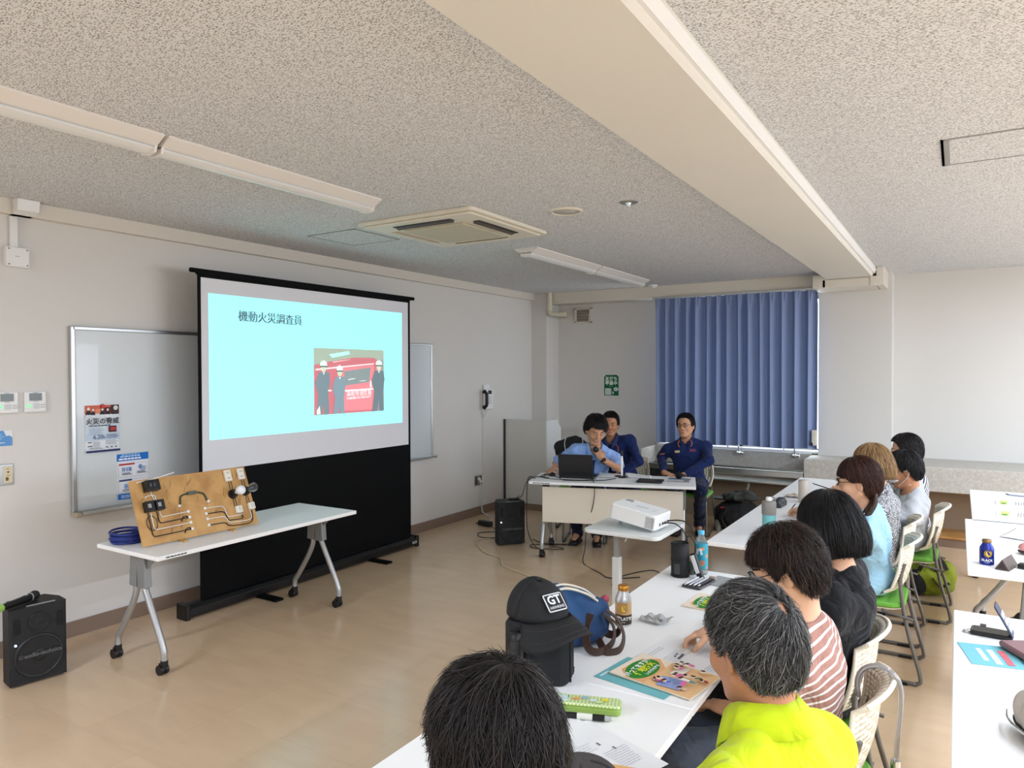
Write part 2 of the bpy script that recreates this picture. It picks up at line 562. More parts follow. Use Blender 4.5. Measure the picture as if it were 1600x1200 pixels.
# ------------------------------------------------------------------ flat printed matter
def pm(rgb, emit=0.0, rough=0.55):
    n = 'print_%02x%02x%02x' % tuple(int(v) for v in rgb) + ('_lit%d' % int(emit * 100) if emit else '')
    return mat(n, rgb, rough, spec=0.3, emit=emit)
class Card:
    """paper-thin printed sheet drawn in layers on the frame M (x right, y up, z out of the sheet)"""
    def __init__(self, M=None, lift=0.0004, emit=0.0):
        self.M0 = M or Matrix.Identity(4)
        self.mb, self.mats, self.k, self.lift, self.emit = MB(), [], 1, lift, emit
    def mi(self, rgb):
        m = pm(rgb, self.emit) if not isinstance(rgb, bpy.types.Material) else rgb
        if m not in self.mats:
            self.mats.append(m)
        return self.mats.index(m)
    def lay(self):
        self.k += 1
        self.mb.M = self.M0 @ T(0, 0, self.k * self.lift)
    def slab(self, w, h, rgb, th=0.0008, r=0.0):
        self.mb.M = self.M0
        if r:
            self.mb.rslab((0, 0, th / 2), (w, h, th), r, th * 0.2, self.mi(rgb))
        else:
            self.mb.box((0, 0, th / 2), (w, h, th), self.mi(rgb))
        self.M0 = self.M0 @ T(0, 0, th)
        self.k = 0
        return self
    def poly(self, pts, rgb):
        self.lay()
        self.mb.poly([(x, y, 0) for x, y in pts], self.mi(rgb))
        return self
    def rect(self, x, y, w, h, rgb):
        return self.poly([(x - w / 2, y - h / 2), (x + w / 2, y - h / 2), (x + w / 2, y + h / 2), (x - w / 2, y + h / 2)], rgb)
    def ell(self, x, y, a, b, rgb, rot=0.0, n=24):
        c, s = math.cos(rot), math.sin(rot)
        return self.poly([(x + a * math.cos(t) * c - b * math.sin(t) * s, y + a * math.cos(t) * s + b * math.sin(t) * c)
                          for t in (2 * PI * i / n for i in range(n))], rgb)
    def text(self, s, size, x, y, rgb, rot=0.0, sx=1.0, bold=0.0, align='CENTER', spacing=1.0):
        self.lay()
        text_mesh(s, size, T(x, y) @ Matrix.Rotation(rot, 4, 'Z'), self.mb, self.mi(rgb), align, sx, bold, spacing)
        return self
    def lines(self, x, y, w, n, dy, rgb, h=None, rot=0.0, seed=1):
        """n rows of small print, too small to read in the photograph, as broken strokes"""
        rnd = random.Random(seed)
        self.lay()
        k = self.mi(rgb)
        h = h or dy * 0.35
        for i in range(n):
            px, end = 0.0, w * rnd.uniform(0.75, 1.0)
            while px < end:
                l = rnd.uniform(0.06, 0.16) * w
                l = min(l, end - px)
                q = [(px, -i * dy), (px + l, -i * dy), (px + l, -i * dy + h), (px, -i * dy + h)]
                c, s = math.cos(rot), math.sin(rot)
                self.mb.poly([(x + a * c - b * s, y + a * s + b * c, 0) for a, b in q], k)
                px += l + 0.02 * w
        return self
    def build(self, name, parent=None, loc=None, rot=None):
        self.mb.M = Matrix.Identity(4)
        return self.mb.build(name, self.mats, parent, loc, rot)

F_LEFT = lambda y, z, x=XL: frame((x, y, z), (0, 1, 0), (0, 0, 1))
F_BACK = lambda x, z, y=YB: frame((x, y, z), (1, 0, 0), (0, 0, 1))
F_SEAT = frame((0, 0, 0), (0, 1, 0), (-1, 0, 0))   # lies flat, read from the audience side

# ------------------------------------------------------------------ whiteboard and its papers
wb = thing('whiteboard', 'long wall-mounted whiteboard with aluminium frame behind the projection screen', 'whiteboard', (XL, 4.285, 1.42))
M_wbd = mat('whiteboard_face', (205, 211, 213), 0.22, spec=0.5, coat=0.3)
MB().box((0.016, 0, 0), (0.016, 3.72, 1.20)).build('writing_surface', M_wbd, wb)
mb = MB()
for s in (-1, 1):
    mb.box((0.016, s * 1.87, 0), (0.032, 0.028, 1.24))
    mb.box((0.016, 0, s * 0.608), (0.032, 3.74, 0.024))
mb.build('frame', M_alu, wb, bevel=0.004)
mb = MB()
mb.box((0.05, 0, -0.615), (0.07, 3.7, 0.012))
mb.box((0.083, 0, -0.606), (0.006, 3.7, 0.022))
mb.build('pen_tray', M_alu, wb, bevel=0.003)
for s in (-1, 1):
    MB().box((0.045, s * 1.872, -0.612), (0.09, 0.035, 0.026)).build('tray_cap', mat('tray_cap_ivory', (168, 158, 136), 0.5), wb, bevel=0.004)

c = Card(F_LEFT(2.598, 1.358, XL + 0.0255))
c.slab(0.226, 0.316, (226, 230, 234))
c.rect(0, 0.02, 0.226, 0.10, (216, 223, 230)).rect(0, -0.03, 0.226, 0.10, (190, 206, 222)).rect(0, -0.005, 0.226, 0.06, (203, 215, 226))
c.rect(0, 0.130, 0.226, 0.056, (204, 104, 78)).rect(0.085, 0.125, 0.056, 0.066, (62, 46, 48)).rect(-0.02, 0.118, 0.05, 0.03, (226, 140, 106))
c.rect(0.025, 0.12, 0.07, 0.045, (96, 44, 42))
for x, y, a in ((-0.09, 0.113, 0.022), (-0.06, 0.105, 0.017), (0.0, 0.108, 0.02), (0.035, 0.104, 0.018)):
    c.poly([(x - a, y - 0.035), (x + a, y - 0.035), (x + a * 0.7, y), (x, y + 0.02), (x - a * 0.7, y)], (40, 42, 50))
    c.ell(x, y + 0.022, a * 0.4, a * 0.5, (226, 226, 222))
c.rect(0, 0.083, 0.226, 0.022, (212, 217, 224))
c.ell(0.088, 0.137, 0.015, 0.015, (236, 236, 232)).lines(0.079, 0.138, 0.018, 2, 0.008, (120, 70, 60))
c.text('知っておきたい', 0.030, 0, 0.082, (236, 238, 240), bold=0.0006).text('火災の脅威', 0.044, 0, 0.047, (26, 28, 40), bold=0.0006)
c.lines(-0.09, 0.018, 0.18, 1, 0.01, (40, 44, 60), 0.006)
c.lines(-0.09, 0.0, 0.10, 5, 0.009, (150, 172, 196), 0.003)
c.rect(0.065, -0.006, 0.052, 0.042, (66, 32, 36)).rect(0.068, -0.005, 0.036, 0.024, (182, 60, 62))
c.text('6.20', 0.040, -0.030, -0.056, (34, 54, 108)).text('金', 0.016, 0.010, -0.062, (34, 54, 108))
c.lines(0.025, -0.046, 0.085, 3, 0.010, (70, 86, 120), 0.004)
c.lines(-0.10, -0.092, 0.03, 2, 0.026, (40, 44, 60), 0.007).lines(-0.065, -0.090, 0.05, 4, 0.009, (120, 124, 136), 0.003)
c.lines(0.02, -0.085, 0.085, 4, 0.008, (140, 144, 152), 0.003).lines(-0.09, -0.128, 0.09, 2, 0.007, (120, 124, 136), 0.003)
for x in (0.025, 0.055, 0.085):
    c.rect(x, -0.127, 0.012, 0.010, (110, 112, 120))
c.rect(0, -0.151, 0.226, 0.014, (42, 46, 96))
tag(c.build('flyer'), 'flyer with red photo header and blue 6.20 under a red magnet', 'flyer')
mb = MB()
mb.cyl((0, 0, 0), (0.010, 0, 0), 0.016, 0.013, 20)
tag(mb.build('magnet', mat('red_magnet', (186, 28, 34), 0.35), None, (XL + 0.031, 2.600, 1.508), bevel=0.002), 'round red magnet at the top of the upper flyer on the whiteboard', 'magnet')
c = Card(F_LEFT(2.806, 1.010, XL + 0.0255))
BL = (22, 108, 192)
c.slab(0.225, 0.322, (222, 226, 232))
c.rect(0, 0.136, 0.225, 0.05, BL).lines(-0.08, 0.151, 0.16, 1, 0.01, (150, 196, 234), 0.006).lines(-0.09, 0.138, 0.18, 1, 0.01, (196, 220, 240), 0.008).lines(-0.10, 0.119, 0.2, 1, 0.01, (236, 240, 246), 0.011)
for y0 in (0.045, -0.065):
    c.rect(0.0, y0, 0.206, 0.090, (150, 154, 164)).rect(0.0, y0, 0.203, 0.087, (226, 230, 236))
c.rect(-0.045, 0.087, 0.11, 0.012, (176, 50, 60)).rect(-0.055, -0.024, 0.09, 0.012, (52, 66, 110))
for x in (-0.075, -0.062, -0.045, -0.03, -0.018):
    c.rect(x, 0.052, 0.009, 0.028, (120, 144, 190))
c.ell(0.05, 0.062, 0.013, 0.016, (110, 134, 186)).lines(0.05, 0.06, 0.045, 4, 0.008, (130, 150, 190), 0.005)
c.lines(-0.08, 0.024, 0.07, 2, 0.009, (60, 70, 100), 0.005).lines(0.025, 0.026, 0.07, 2, 0.009, (60, 60, 80), 0.005)
c.ell(-0.055, -0.065, 0.011, 0.018, (130, 158, 200)).ell(-0.035, -0.065, 0.010, 0.016, (150, 170, 206)).lines(-0.08, -0.09, 0.07, 2, 0.009, (70, 76, 100), 0.004)
c.rect(0, -0.134, 0.225, 0.038, BL).lines(-0.09, -0.132, 0.18, 2, 0.012, (196, 216, 240), 0.006)
tag(c.build('flyer'), 'paper with blue header and boxed diagrams stuck low on the whiteboard behind the plywood board', 'flyer')

# ------------------------------------------------------------------ projection screen
ps = thing('projection_screen', 'black floor-standing pull-up projection screen showing a cyan slide', 'projection screen', (-4.60, 4.27, 0))
M_blk = mat('screen_black', (7, 8, 9), 0.7, spec=0.15)
def off(y):
    return y - 4.27
mb = MB()
mb.loft([[Vector((x, y, z)) for x, z in ((-0.055, 0.012), (0.05, 0.012), (0.062, 0.03), (0.062, 0.075), (0.035, 0.10), (-0.035, 0.10), (-0.055, 0.08))] for y in (off(2.99), off(5.45))], 0, False)
cs = mb.build('case', mat('screen_case', (10, 10, 11), 0.35), ps, bevel=0.004)
Card(frame((0.063, off(5.415), 0.052), (0, 1, 0), (0, 0, 1))).text('PLUS', 0.030, 0, 0, (205, 205, 205), bold=0.0008).build('lettering', cs)
for y in (off(2.98), off(5.47)):
    MB().rslab((0.002, y, 0.056), (0.125, 0.04, 0.11), 0.015, 0.004).build('end_cap', mat('screen_case', (17, 17, 19)), ps)
for y in (off(3.60), off(4.83)):
    MB().box((0.04, y, 0.010), (0.44, 0.075, 0.018)).build('foot', M_blk, ps, bevel=0.004)
MB().box((0, off(4.273), 1.285), (0.004, 2.318, 2.37)).build('black_cloth', M_blk, ps)
MB().box((0.004, off(4.2685), 1.719), (0.003, 2.259, 1.396)).build('white_cloth', mat('screen_white', (222, 222, 226), 0.8, spec=0.1), ps)
mb = MB()
mb.cyl((0, off(3.06), 2.462), (0, off(5.49), 2.462), 0.017)
mb.box((0, off(4.27), 2.452), (0.03, 2.32, 0.03))
mb.build('top_bar', M_blk, ps)
mb = MB()
mb.cyl((-0.045, 0, 0.08), (-0.045, 0, 1.3), 0.016)
mb.cyl((-0.045, 0, 1.3), (-0.045, 0, 2.46), 0.012)
mb.box((-0.02, 0, 2.46), (0.06, 0.05, 0.025))
mb.build('support_pole', M_blk, ps)
# the slide thrown on the screen: light, so it emits
SL = 0.62
M_cy = pm((163, 244, 250), SL)
c = Card(frame((0.0058, off(4.252), 1.776), (0, 1, 0), (0, 0, 1)), emit=SL)
c.rect(0, 0, 2.112, 1.066, M_cy)
for _d in (-0.0022, 0, 0.0022):
    c.text('機動火災調査員', 0.088, -0.497 + _d, 0.379, (84, 112, 122))
sl = c.build('slide', ps)
# small picture on the slide: three crew in dark overalls and white helmets before a red vehicle
c = Card(frame((0.0075, off(4.614), 1.656), (0, 1, 0), (0, 0, 1)), emit=SL * 0.9)
w, h = 0.860, 0.568
px = lambda u: (u - 0.5) * w
py = lambda v: (0.5 - v) * h
def P(*q):
    return [(px(u), py(v)) for u, v in q]
c.rect(0, 0, w, h, (158, 166, 160))
c.poly(P((0, 0), (1, 0), (1, 0.17), (0.75, 0.12), (0.4, 0.2), (0, 0.24)), (168, 184, 166))
c.poly(P((0.20, 0.09), (0.47, 0.03), (0.49, 0.08), (0.24, 0.14)), (186, 250, 236))
RED, RED2 = (232, 142, 150), (206, 122, 130)
c.poly(P((0, 0.26), (0.2, 0.2), (0.55, 0.13), (0.85, 0.13), (0.97, 0.24), (0.9, 1), (0, 1)), RED2)
c.poly(P((0.36, 0.30), (0.84, 0.25), (0.88, 0.97), (0.38, 0.96)), RED)
c.poly(P((0.02, 0.31), (0.84, 0.215), (0.84, 0.235), (0.02, 0.335)), (240, 228, 228))
c.poly(P((0.25, 0.20), (0.49, 0.16), (0.49, 0.165), (0.25, 0.215)), (236, 216, 210))
c.poly(P((0.40, 0.35), (0.79, 0.285), (0.77, 0.52), (0.42, 0.57)), (140, 154, 154))
c.poly(P((0.46, 0.47), (0.56, 0.455), (0.56, 0.465), (0.46, 0.485)), (240, 246, 246)).poly(P((0.62, 0.50), (0.72, 0.49), (0.72, 0.50), (0.62, 0.51)), (226, 230, 226))
c.poly(P((0.78, 0.50), (0.80, 0.50), (0.805, 0.61), (0.775, 0.61)), (248, 240, 236))
c.poly(P((0.38, 0.64), (0.85, 0.62), (0.85, 0.645), (0.38, 0.665)), (250, 236, 236))
c.text('浜松市消防局', 0.050, px(0.615), py(0.70), (250, 236, 236), rot=0.03, spacing=1.12, bold=0.001)
c.text('HAMAMATSU FIRE DEPT.', 0.028, px(0.615), py(0.765), (250, 236, 236), rot=0.03, bold=0.0008)
for u, v0, sc, body in ((0.12, 0.20, 1.0, (122, 142, 150)), (0.335, 0.27, 0.92, (132, 156, 166)), (0.91, 0.18, 1.05, (112, 130, 136))):
    sg = -1 if u > 0.5 else 1
    c.poly(P((u - 0.11 * sc, v0 + 0.33), (u - 0.06 * sc, v0 + 0.16), (u + 0.07 * sc, v0 + 0.16), (u + 0.085 * sc, v0 + 0.30), (u + 0.06 * sc, v0 + 0.50), (u + 0.07 * sc, 1), (u + 0.005, 1), (u, v0 + 0.62), (u - 0.03 * sc, 1), (u - 0.10 * sc, 1), (u - 0.07 * sc, v0 + 0.5)), body)
    c.ell(px(u), py(v0 + 0.09), 0.030 * sc, 0.042 * sc, (206, 222, 196))
    c.poly(P((u - 0.05 * sc, v0 + 0.065), (u - 0.04 * sc, v0 + 0.01), (u, v0 - 0.02), (u + 0.04 * sc, v0 + 0.01), (u + 0.05 * sc, v0 + 0.065)), (226, 240, 234))
    c.poly(P((u - 0.05 * sc, v0 + 0.065), (u + 0.05 * sc, v0 + 0.065), (u + 0.05 * sc, v0 + 0.085), (u - 0.05 * sc, v0 + 0.085)), (92, 112, 106))
    c.poly(P((u - 0.015, v0 + 0.17), (u + 0.015, v0 + 0.17), (u, v0 + 0.20)), (240, 246, 240))
c.poly(P((0.17, 0.63), (0.22, 0.63), (0.22, 0.65), (0.17, 0.65)), (244, 240, 230))
c.poly(P((0.02, 0.93), (0.06, 0.86), (0.07, 0.99), (0.02, 0.99)), (226, 230, 224))
c.build('slide_picture', sl)

# ------------------------------------------------------------------ small things on the left wall
def controller(y, label):
    t = thing('climate_controller', label, 'wall controller', (XL, y, 1.553), group='climate controllers')
    MB().box((0.010, 0, 0), (0.020, 0.122, 0.128)).build('housing', M_white, t, bevel=0.004)
    MB().box((0.0205, 0.0, 0.031), (0.002, 0.072, 0.046)).build('display', mat('lcd', (96, 104, 102), 0.25), t)
    MB().box((0.0205, -0.038, -0.024), (0.003, 0.020, 0.020)).build('power_button', mat('green_led', (120, 236, 150), 0.4, emit=0.7), t, bevel=0.003)
    mb = MB()
    mb.rslab((0, 0, 0), (0.034, 0.036, 0.002), 0.006, 0.0004)
    mb.build('direction_pad', mat('pad_grey', (206, 207, 208), 0.5), t, (0.021, 0.004, -0.026), (0, R(90), 0))
    mb = MB()
    for k in range(2):
        mb.box((0.0205, 0.042, -0.02 - 0.014 * k), (0.002, 0.028, 0.004))
    mb.box((0.0203, 0, 0.004), (0.001, 0.03, 0.004)).box((0.0203, 0, 0.0575), (0.001, 0.026, 0.004))
    mb.build('marking', M_grey, t)
controller(2.193, 'white wall controller with lit green button, the one nearer the whiteboard')
controller(2.035, 'white wall controller cut by the left edge of the photo')
c = Card(F_LEFT(2.0, 1.336, XL + 0.001))
c.slab(0.136, 0.094, (96, 150, 206)).poly([(0.02, 0.047), (0.068, 0.047), (0.068, 0.004), (0.05, 0.016), (0.035, 0.012)], (226, 230, 232))
c.lines(-0.06, 0.02, 0.09, 3, 0.013, (150, 188, 224), 0.006).lines(-0.06, -0.03, 0.11, 1, 0.01, (206, 222, 238), 0.006)
tag(c.build('notice_card'), 'small blue notice card on the wall below the climate controllers', 'notice card')
t = thing('key_switch', 'steel wall plate with cream key switch below the blue card', 'switch', (XL, 2.03, 1.113))
MB().box((0.004, 0, 0), (0.008, 0.078, 0.128)).build('plate', M_steel, t, bevel=0.002)
MB().box((0.009, 0.008, 0), (0.006, 0.050, 0.100)).build('insert', mat('cream_plastic', (214, 202, 170), 0.5), t, bevel=0.002)
mb = MB()
mb.cyl((0.011, 0.008, 0.016), (0.014, 0.008, 0.016), 0.006, n=12)
mb.box((0.0125, 0.008, -0.005), (0.001, 0.022, 0.003)).box((0.0125, 0.006, 0.036), (0.001, 0.016, 0.003)).box((0.0125, 0.002, -0.026), (0.001, 0.016, 0.022))
mb.build('keyhole', mat('key_brown', (104, 84, 58), 0.5), t)
t = thing('junction_box', 'white square junction box with duct high on the left wall', 'junction box', (XL, 2.097, 2.445))
MB().box((0.022, 0, 0), (0.044, 0.128, 0.122)).build('cover', M_white, t, bevel=0.005)
for sy in (-1, 1):
    for sz in (-1, 1):
        MB().cyl((0.044, sy * 0.050, sz * 0.047), (0.046, sy * 0.050, sz * 0.047), 0.004, n=10).build('screw', M_dark, t)
Card(frame((0.0445, 0, 0.002), (0, 1, 0), (0, 0, 1))).lines(-0.015, 0, 0.03, 1, 0.01, (160, 160, 158), 0.004).build('marking', t)
MB().box((0.012, -0.012, 0.155), (0.024, 0.042, 0.19)).build('duct', M_white, t, bevel=0.003)
mb = MB()
mb.loft([[Vector((x, y, z)) for x, z in ((0.0, 0.255), (0.07, 0.255), (0.125, 0.275), (0.135, 0.344), (0.0, 0.344))] for y in (-0.035, 0.085)], 0, False)
mb.build('duct_elbow', M_white, t, bevel=0.004)
# wall telephone
t = thing('wall_telephone', 'white wall telephone with black handset rest near the room corner', 'telephone', (XL, 7.205, 1.40))
MB().box((0.03, 0.05, 0.0), (0.05, 0.17, 0.25)).build('base', M_white, t, bevel=0.012)
MB().box((0.02, 0.03, 0.15), (0.03, 0.12, 0.06)).build('mount_plate', M_white, t, bevel=0.006)
MB().box((0.0565, 0.055, 0.085), (0.003, 0.075, 0.045)).build('display', mat('phone_lcd', (22, 24, 24), 0.3), t)
mb = MB()
mb.tube(spline([(0.06, -0.085, 0.10), (0.10, -0.085, 0.07), (0.105, -0.085, 0), (0.10, -0.085, -0.07), (0.06, -0.085, -0.10)], 5), [0.026] * 3 + [0.02] * 15 + [0.026] * 3, 10)
mb.build('handset', M_black, t)
mb = MB()
for i in range(4):
    for j in range(3):
        mb.box((0.0565, 0.025 + j * 0.027, 0.03 - i * 0.026), (0.004, 0.018, 0.014))
mb.build('keypad', mat('key_grey', (196, 198, 198), 0.5), t)
mb = MB()
mb.tube(spline([(0.05, -0.085, -0.10), (0.045, -0.07, -0.17), (0.04, -0.02, -0.21), (0.03, 0.02, -0.17), (0.02, 0.03, -0.12)], 8), 0.006, 6)
mb.build('handset_cord', M_white, t)
MB().tube([(0.006, -0.02, -0.12), (0.006, -0.04, -0.92)], 0.008, 6).build('wall_cord', mat('cord_white', (206, 206, 200), 0.5), t)
# wall outlet with plugs
t = thing('wall_outlet', 'steel wall outlet with two white plugs above the baseboard', 'outlet', (XL, 7.075, 0.42))
MB().box((0.004, 0, 0), (0.008, 0.155, 0.125)).build('plate', M_steel, t, bevel=0.002)
mb = MB()
mb.box((0.009, 0.045, 0.0), (0.006, 0.03, 0.095)).box((0.009, -0.045, 0.0), (0.006, 0.03, 0.095))
mb.build('socket', mat('socket_brown', (66, 52, 42), 0.5), t)
for y, z in ((-0.01, 0.02), (0.03, -0.015)):
    MB().box((0.022, y, z), (0.036, 0.034, 0.03)).build('plug', M_white, t, bevel=0.006)
MB().tube(spline([(0.04, -0.01, 0.015), (0.05, -0.015, -0.10), (0.03, 0.01, -0.2), (0.03, 0.03, -0.33), (0.05, 0.04, -0.40), (0.22, 0.02, -0.412), (0.45, 0.0, -0.414), (0.75, -0.35, -0.414)], 8), 0.005, 6).build('power_cord', mat('cord_white', (206, 206, 200)), t)
MB().tube(spline([(0.04, 0.03, -0.02), (0.05, 0.035, -0.12), (0.03, 0.04, -0.25), (0.04, 0.05, -0.39), (0.30, -0.15, -0.413), (0.42, -0.45, -0.412)], 8), 0.005, 6).build('power_cord', mat('cord_white', (206, 206, 200)), t)

# ------------------------------------------------------------------ things of the ceiling
def batten(y0, y1, x, label):
    L = y1 - y0
    t = thing('ceiling_light', label, 'ceiling light', (x, (y0 + y1) / 2, CEIL), group='switched-off ceiling batten lights')
    pr = [(-0.115, 0), (-0.115, -0.008), (-0.05, -0.045), (0.05, -0.045), (0.115, -0.008), (0.115, 0)]
    MB().loft([[Vector((a, y, b)) for a, b in pr] for y in (-L / 2, L / 2)], 0, False).build('body', mat('lamp_enamel', (226, 222, 216), 0.4), t)
    pr = [(-0.055 + 0.11 * i / 8, -0.046 - 0.028 * math.sin(PI * i / 8)) for i in range(9)]
    MB().loft([[Vector((a, y, b)) for a, b in pr] for y in (-L / 2 + 0.012, L / 2 - 0.012)], 0, True).build('diffuser', mat('lamp_diffuser', (220, 221, 219), 0.25), t)
    for s in (-1, 1):
        MB().loft([[Vector((a, s * (L / 2 - 0.006) + d, b)) for a, b in ((-0.058, -0.04), (-0.05, -0.07), (0, -0.078), (0.05, -0.07), (0.058, -0.04))] for d in (-0.006, 0.006)], 0, False).build('end_cap', mat('lamp_enamel', (226, 222, 216)), t)
batten(0.58, 1.87, -3.10, 'unlit white batten light nearest the camera on the left ceiling')
batten(1.89, 3.27, -3.10, 'unlit white batten light between the nearest batten and the cassette air conditioner')
batten(5.22, 6.50, -3.13, 'unlit white batten light just beyond the cassette air conditioner')
batten(6.52, 7.80, -3.13, 'unlit white batten light nearest the back wall and smoke detector')
t = thing('cassette_air_conditioner', 'ivory four-way cassette air conditioner in the ceiling', 'air conditioner', (-3.12, 4.195, CEIL))
M_acp = mat('ac_ivory', (222, 216, 200), 0.45)
mb = MB()
mb.rslab((0, 0, -0.012), (1.0, 1.0, 0.026), 0.03, 0.006)
mb.rslab((0, 0, -0.031), (0.93, 0.93, 0.014), 0.03, 0.006)
mb.build('panel', M_acp, t)
MB().rslab((0, 0, -0.044), (0.52, 0.52, 0.014), 0.01, 0.004).build('intake_grille', mat('ac_grille', (196, 190, 168), 0.55, bump=(300, 0.3)), t)
for k in range(4):
    a = k * PI / 2
    mb = MB().at((0, 0, 0), rz=a)
    mb.box((0, 0.365, -0.0395), (0.50, 0.052, 0.006))
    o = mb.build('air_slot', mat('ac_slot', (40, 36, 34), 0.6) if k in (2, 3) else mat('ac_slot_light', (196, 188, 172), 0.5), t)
    mb = MB().at((0, 0, 0), rz=a) 
    mb.box((0, 0.352, -0.046), (0.49, 0.034, 0.004), 0, Matrix.Rotation(R(20), 3, 'X'))
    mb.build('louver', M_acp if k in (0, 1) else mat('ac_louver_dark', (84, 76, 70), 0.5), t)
def hatch(x, y, s, label, wide):
    t = thing('ceiling_hatch', label, 'ceiling hatch', (x, y, CEIL), group='ceiling access hatches')
    mb = MB()
    for k in (-1, 1):
        mb.box((k * s / 2, 0, -0.002), (0.012, s + 0.012, 0.004))
        mb.box((0, k * s / 2, -0.002), (s + 0.012, 0.012, 0.004))
    if wide:
        mb.box((-s / 2 + 0.012, 0, -0.002), (0.035, s, 0.004))
    mb.build('frame', M_grey, t)
    MB().box((0, 0, -0.001), (s - 0.012, s - 0.012, 0.002)).build('panel', M_ceil, t)
hatch(-4.02, 4.085, 0.49, 'square ceiling hatch between the screen and the air conditioner', False)
hatch(0.165, 4.07, 0.47, 'square ceiling hatch right of the beam', True)
t = thing('ceiling_speaker', 'round flush ceiling speaker beside the air conditioner', 'ceiling speaker', (-2.19, 4.17, CEIL))
MB().lathe([(0.001, -0.006), (0.088, -0.006), (0.09, 0)], n=32).build('grille', mat('speaker_grille', (186, 184, 178), 0.6, bump=(500, 0.2)), t)
MB().lathe([(0.088, -0.004), (0.094, -0.012), (0.104, -0.010), (0.112, 0)], n=32).build('rim', M_acp, t)
t = thing('sprinkler_head', 'small chrome-centred ceiling fitting right of the ceiling speaker', 'sprinkler', (-1.752, 4.169, CEIL))
MB().lathe([(0.02, -0.006), (0.052, -0.006), (0.06, 0)], n=28).build('plate', M_alu, t)
MB().lathe([(0.02, 0), (0.018, -0.012), (0.008, -0.02), (0.014, -0.026), (0.001, -0.028)], n=16).build('head', M_chrome, t)
t = thing('smoke_detector', 'small white smoke detector on the ceiling near the window', 'smoke detector', (-3.168, 8.30, CEIL))
MB().lathe([(0.001, -0.036), (0.03, -0.034), (0.042, -0.02), (0.055, -0.016), (0.058, 0)], n=24).build('housing', M_white, t)

# ------------------------------------------------------------------ back wall: vent, poster, pipe, trunking, partition
t = thing('wall_vent', 'square ivory vent grille high in the back corner', 'vent', (-4.317, YB, 2.497))
mb = MB()
for s in (-1, 1):
    mb.box((s * 0.115, -0.012, 0), (0.03, 0.024, 0.205)).box((0, -0.012, s * 0.092), (0.26, 0.024, 0.026))
mb.build('frame', M_trim, t, bevel=0.004)
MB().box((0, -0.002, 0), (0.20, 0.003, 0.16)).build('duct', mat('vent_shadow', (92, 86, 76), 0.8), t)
mb = MB()
for i in range(7):
    mb.box((-0.012, -0.010, -0.066 + i * 0.022), (0.17, 0.012, 0.004), 0, Matrix.Rotation(R(35), 3, 'X'))
mb.prism([(0.075, -0.085), (0.10, -0.085), (0.10, 0.085), (0.092, 0.085)], 0, 0.003)
mb.v[-8:] = [Vector((p.x, -0.016 + p.z, p.y)) for p in mb.v[-8:]]
mb.build('slats', M_trim, t)
c = Card(F_BACK(-3.907, 1.553, YB - 0.001))
GR = (14, 92, 52)
c.slab(0.222, 0.288, (210, 224, 214), 0.002, 0.022)
c.poly([(-0.104, -0.138), (0.104, -0.138), (0.104, 0.112), (0.078, 0.138), (-0.078, 0.138), (-0.104, 0.112)], GR)
c.lines(-0.06, 0.122, 0.11, 1, 0.01, (120, 170, 140), 0.005)
c.text('友だち', 0.060, 0, 0.083, (222, 238, 228), bold=0.0016).text('募集中', 0.060, 0, 0.024, (222, 238, 228), bold=0.0016)
c.lines(-0.035, -0.018, 0.07, 1, 0.01, (130, 180, 150), 0.006)
c.rect(-0.045, -0.085, 0.09, 0.09, (196, 212, 202)).ell(0.066, -0.052, 0.034, 0.026, (214, 226, 218)).lines(0.045, -0.05, 0.04, 2, 0.009, (100, 110, 104), 0.005)
c.poly([(0.012, -0.098), (0.022, -0.072), (0.034, -0.095), (0.04, -0.108), (0.022, -0.116)], (206, 224, 212)).ell(0.024, -0.127, 0.005, 0.005, (206, 224, 212))
tag(c.build('poster'), 'green rounded poster with white Japanese lettering on the back wall', 'poster')
mb = MB()
mb.tube(spline([(-4.63, 8.335, CEIL), (-4.63, 8.335, 2.60), (-4.625, 8.335, 2.535), (-4.58, 8.345, 2.505), (-4.50, 8.375, 2.500), (-4.43, 8.40, 2.498)], 6), 0.034, 14)
mb.cyl((-4.63, 8.335, 2.60), (-4.63, 8.335, 2.565), 0.039)
mb.tube([(-4.445, 8.40, 2.498), (-4.60, 8.74, 2.498)], 0.034, 14)
tag(mb.build('drain_pipe', mat('pvc_ivory', (206, 200, 180), 0.4)), 'ivory elbow pipe coming down from the ceiling in the back corner', 'pipe')
t = thing('cable_trunking', 'ivory cable trunking wrapped under the end of the ceiling beam', 'cable trunking', (-0.95, 8.10, 2.694))
mb = MB()
mb.box((-0.02, 0.25, -0.045), (0.50, 0.5, 0.085))
mb.build('lower_run', M_trim, t, bevel=0.006)
MB().box((-0.30, 0.25, -0.02), (0.13, 0.5, 0.14)).build('corner_cover', M_trim, t, bevel=0.006)
mb = MB()
mb.box((0.275, 0.25, 0.003), (0.07, 0.5, 0.185))
mb.build('riser', M_trim, t, bevel=0.006)
MB().box((0.235, -0.003, -0.045), (0.10, 0.012, 0.10)).build('joint_cover', M_trim, t, bevel=0.003)
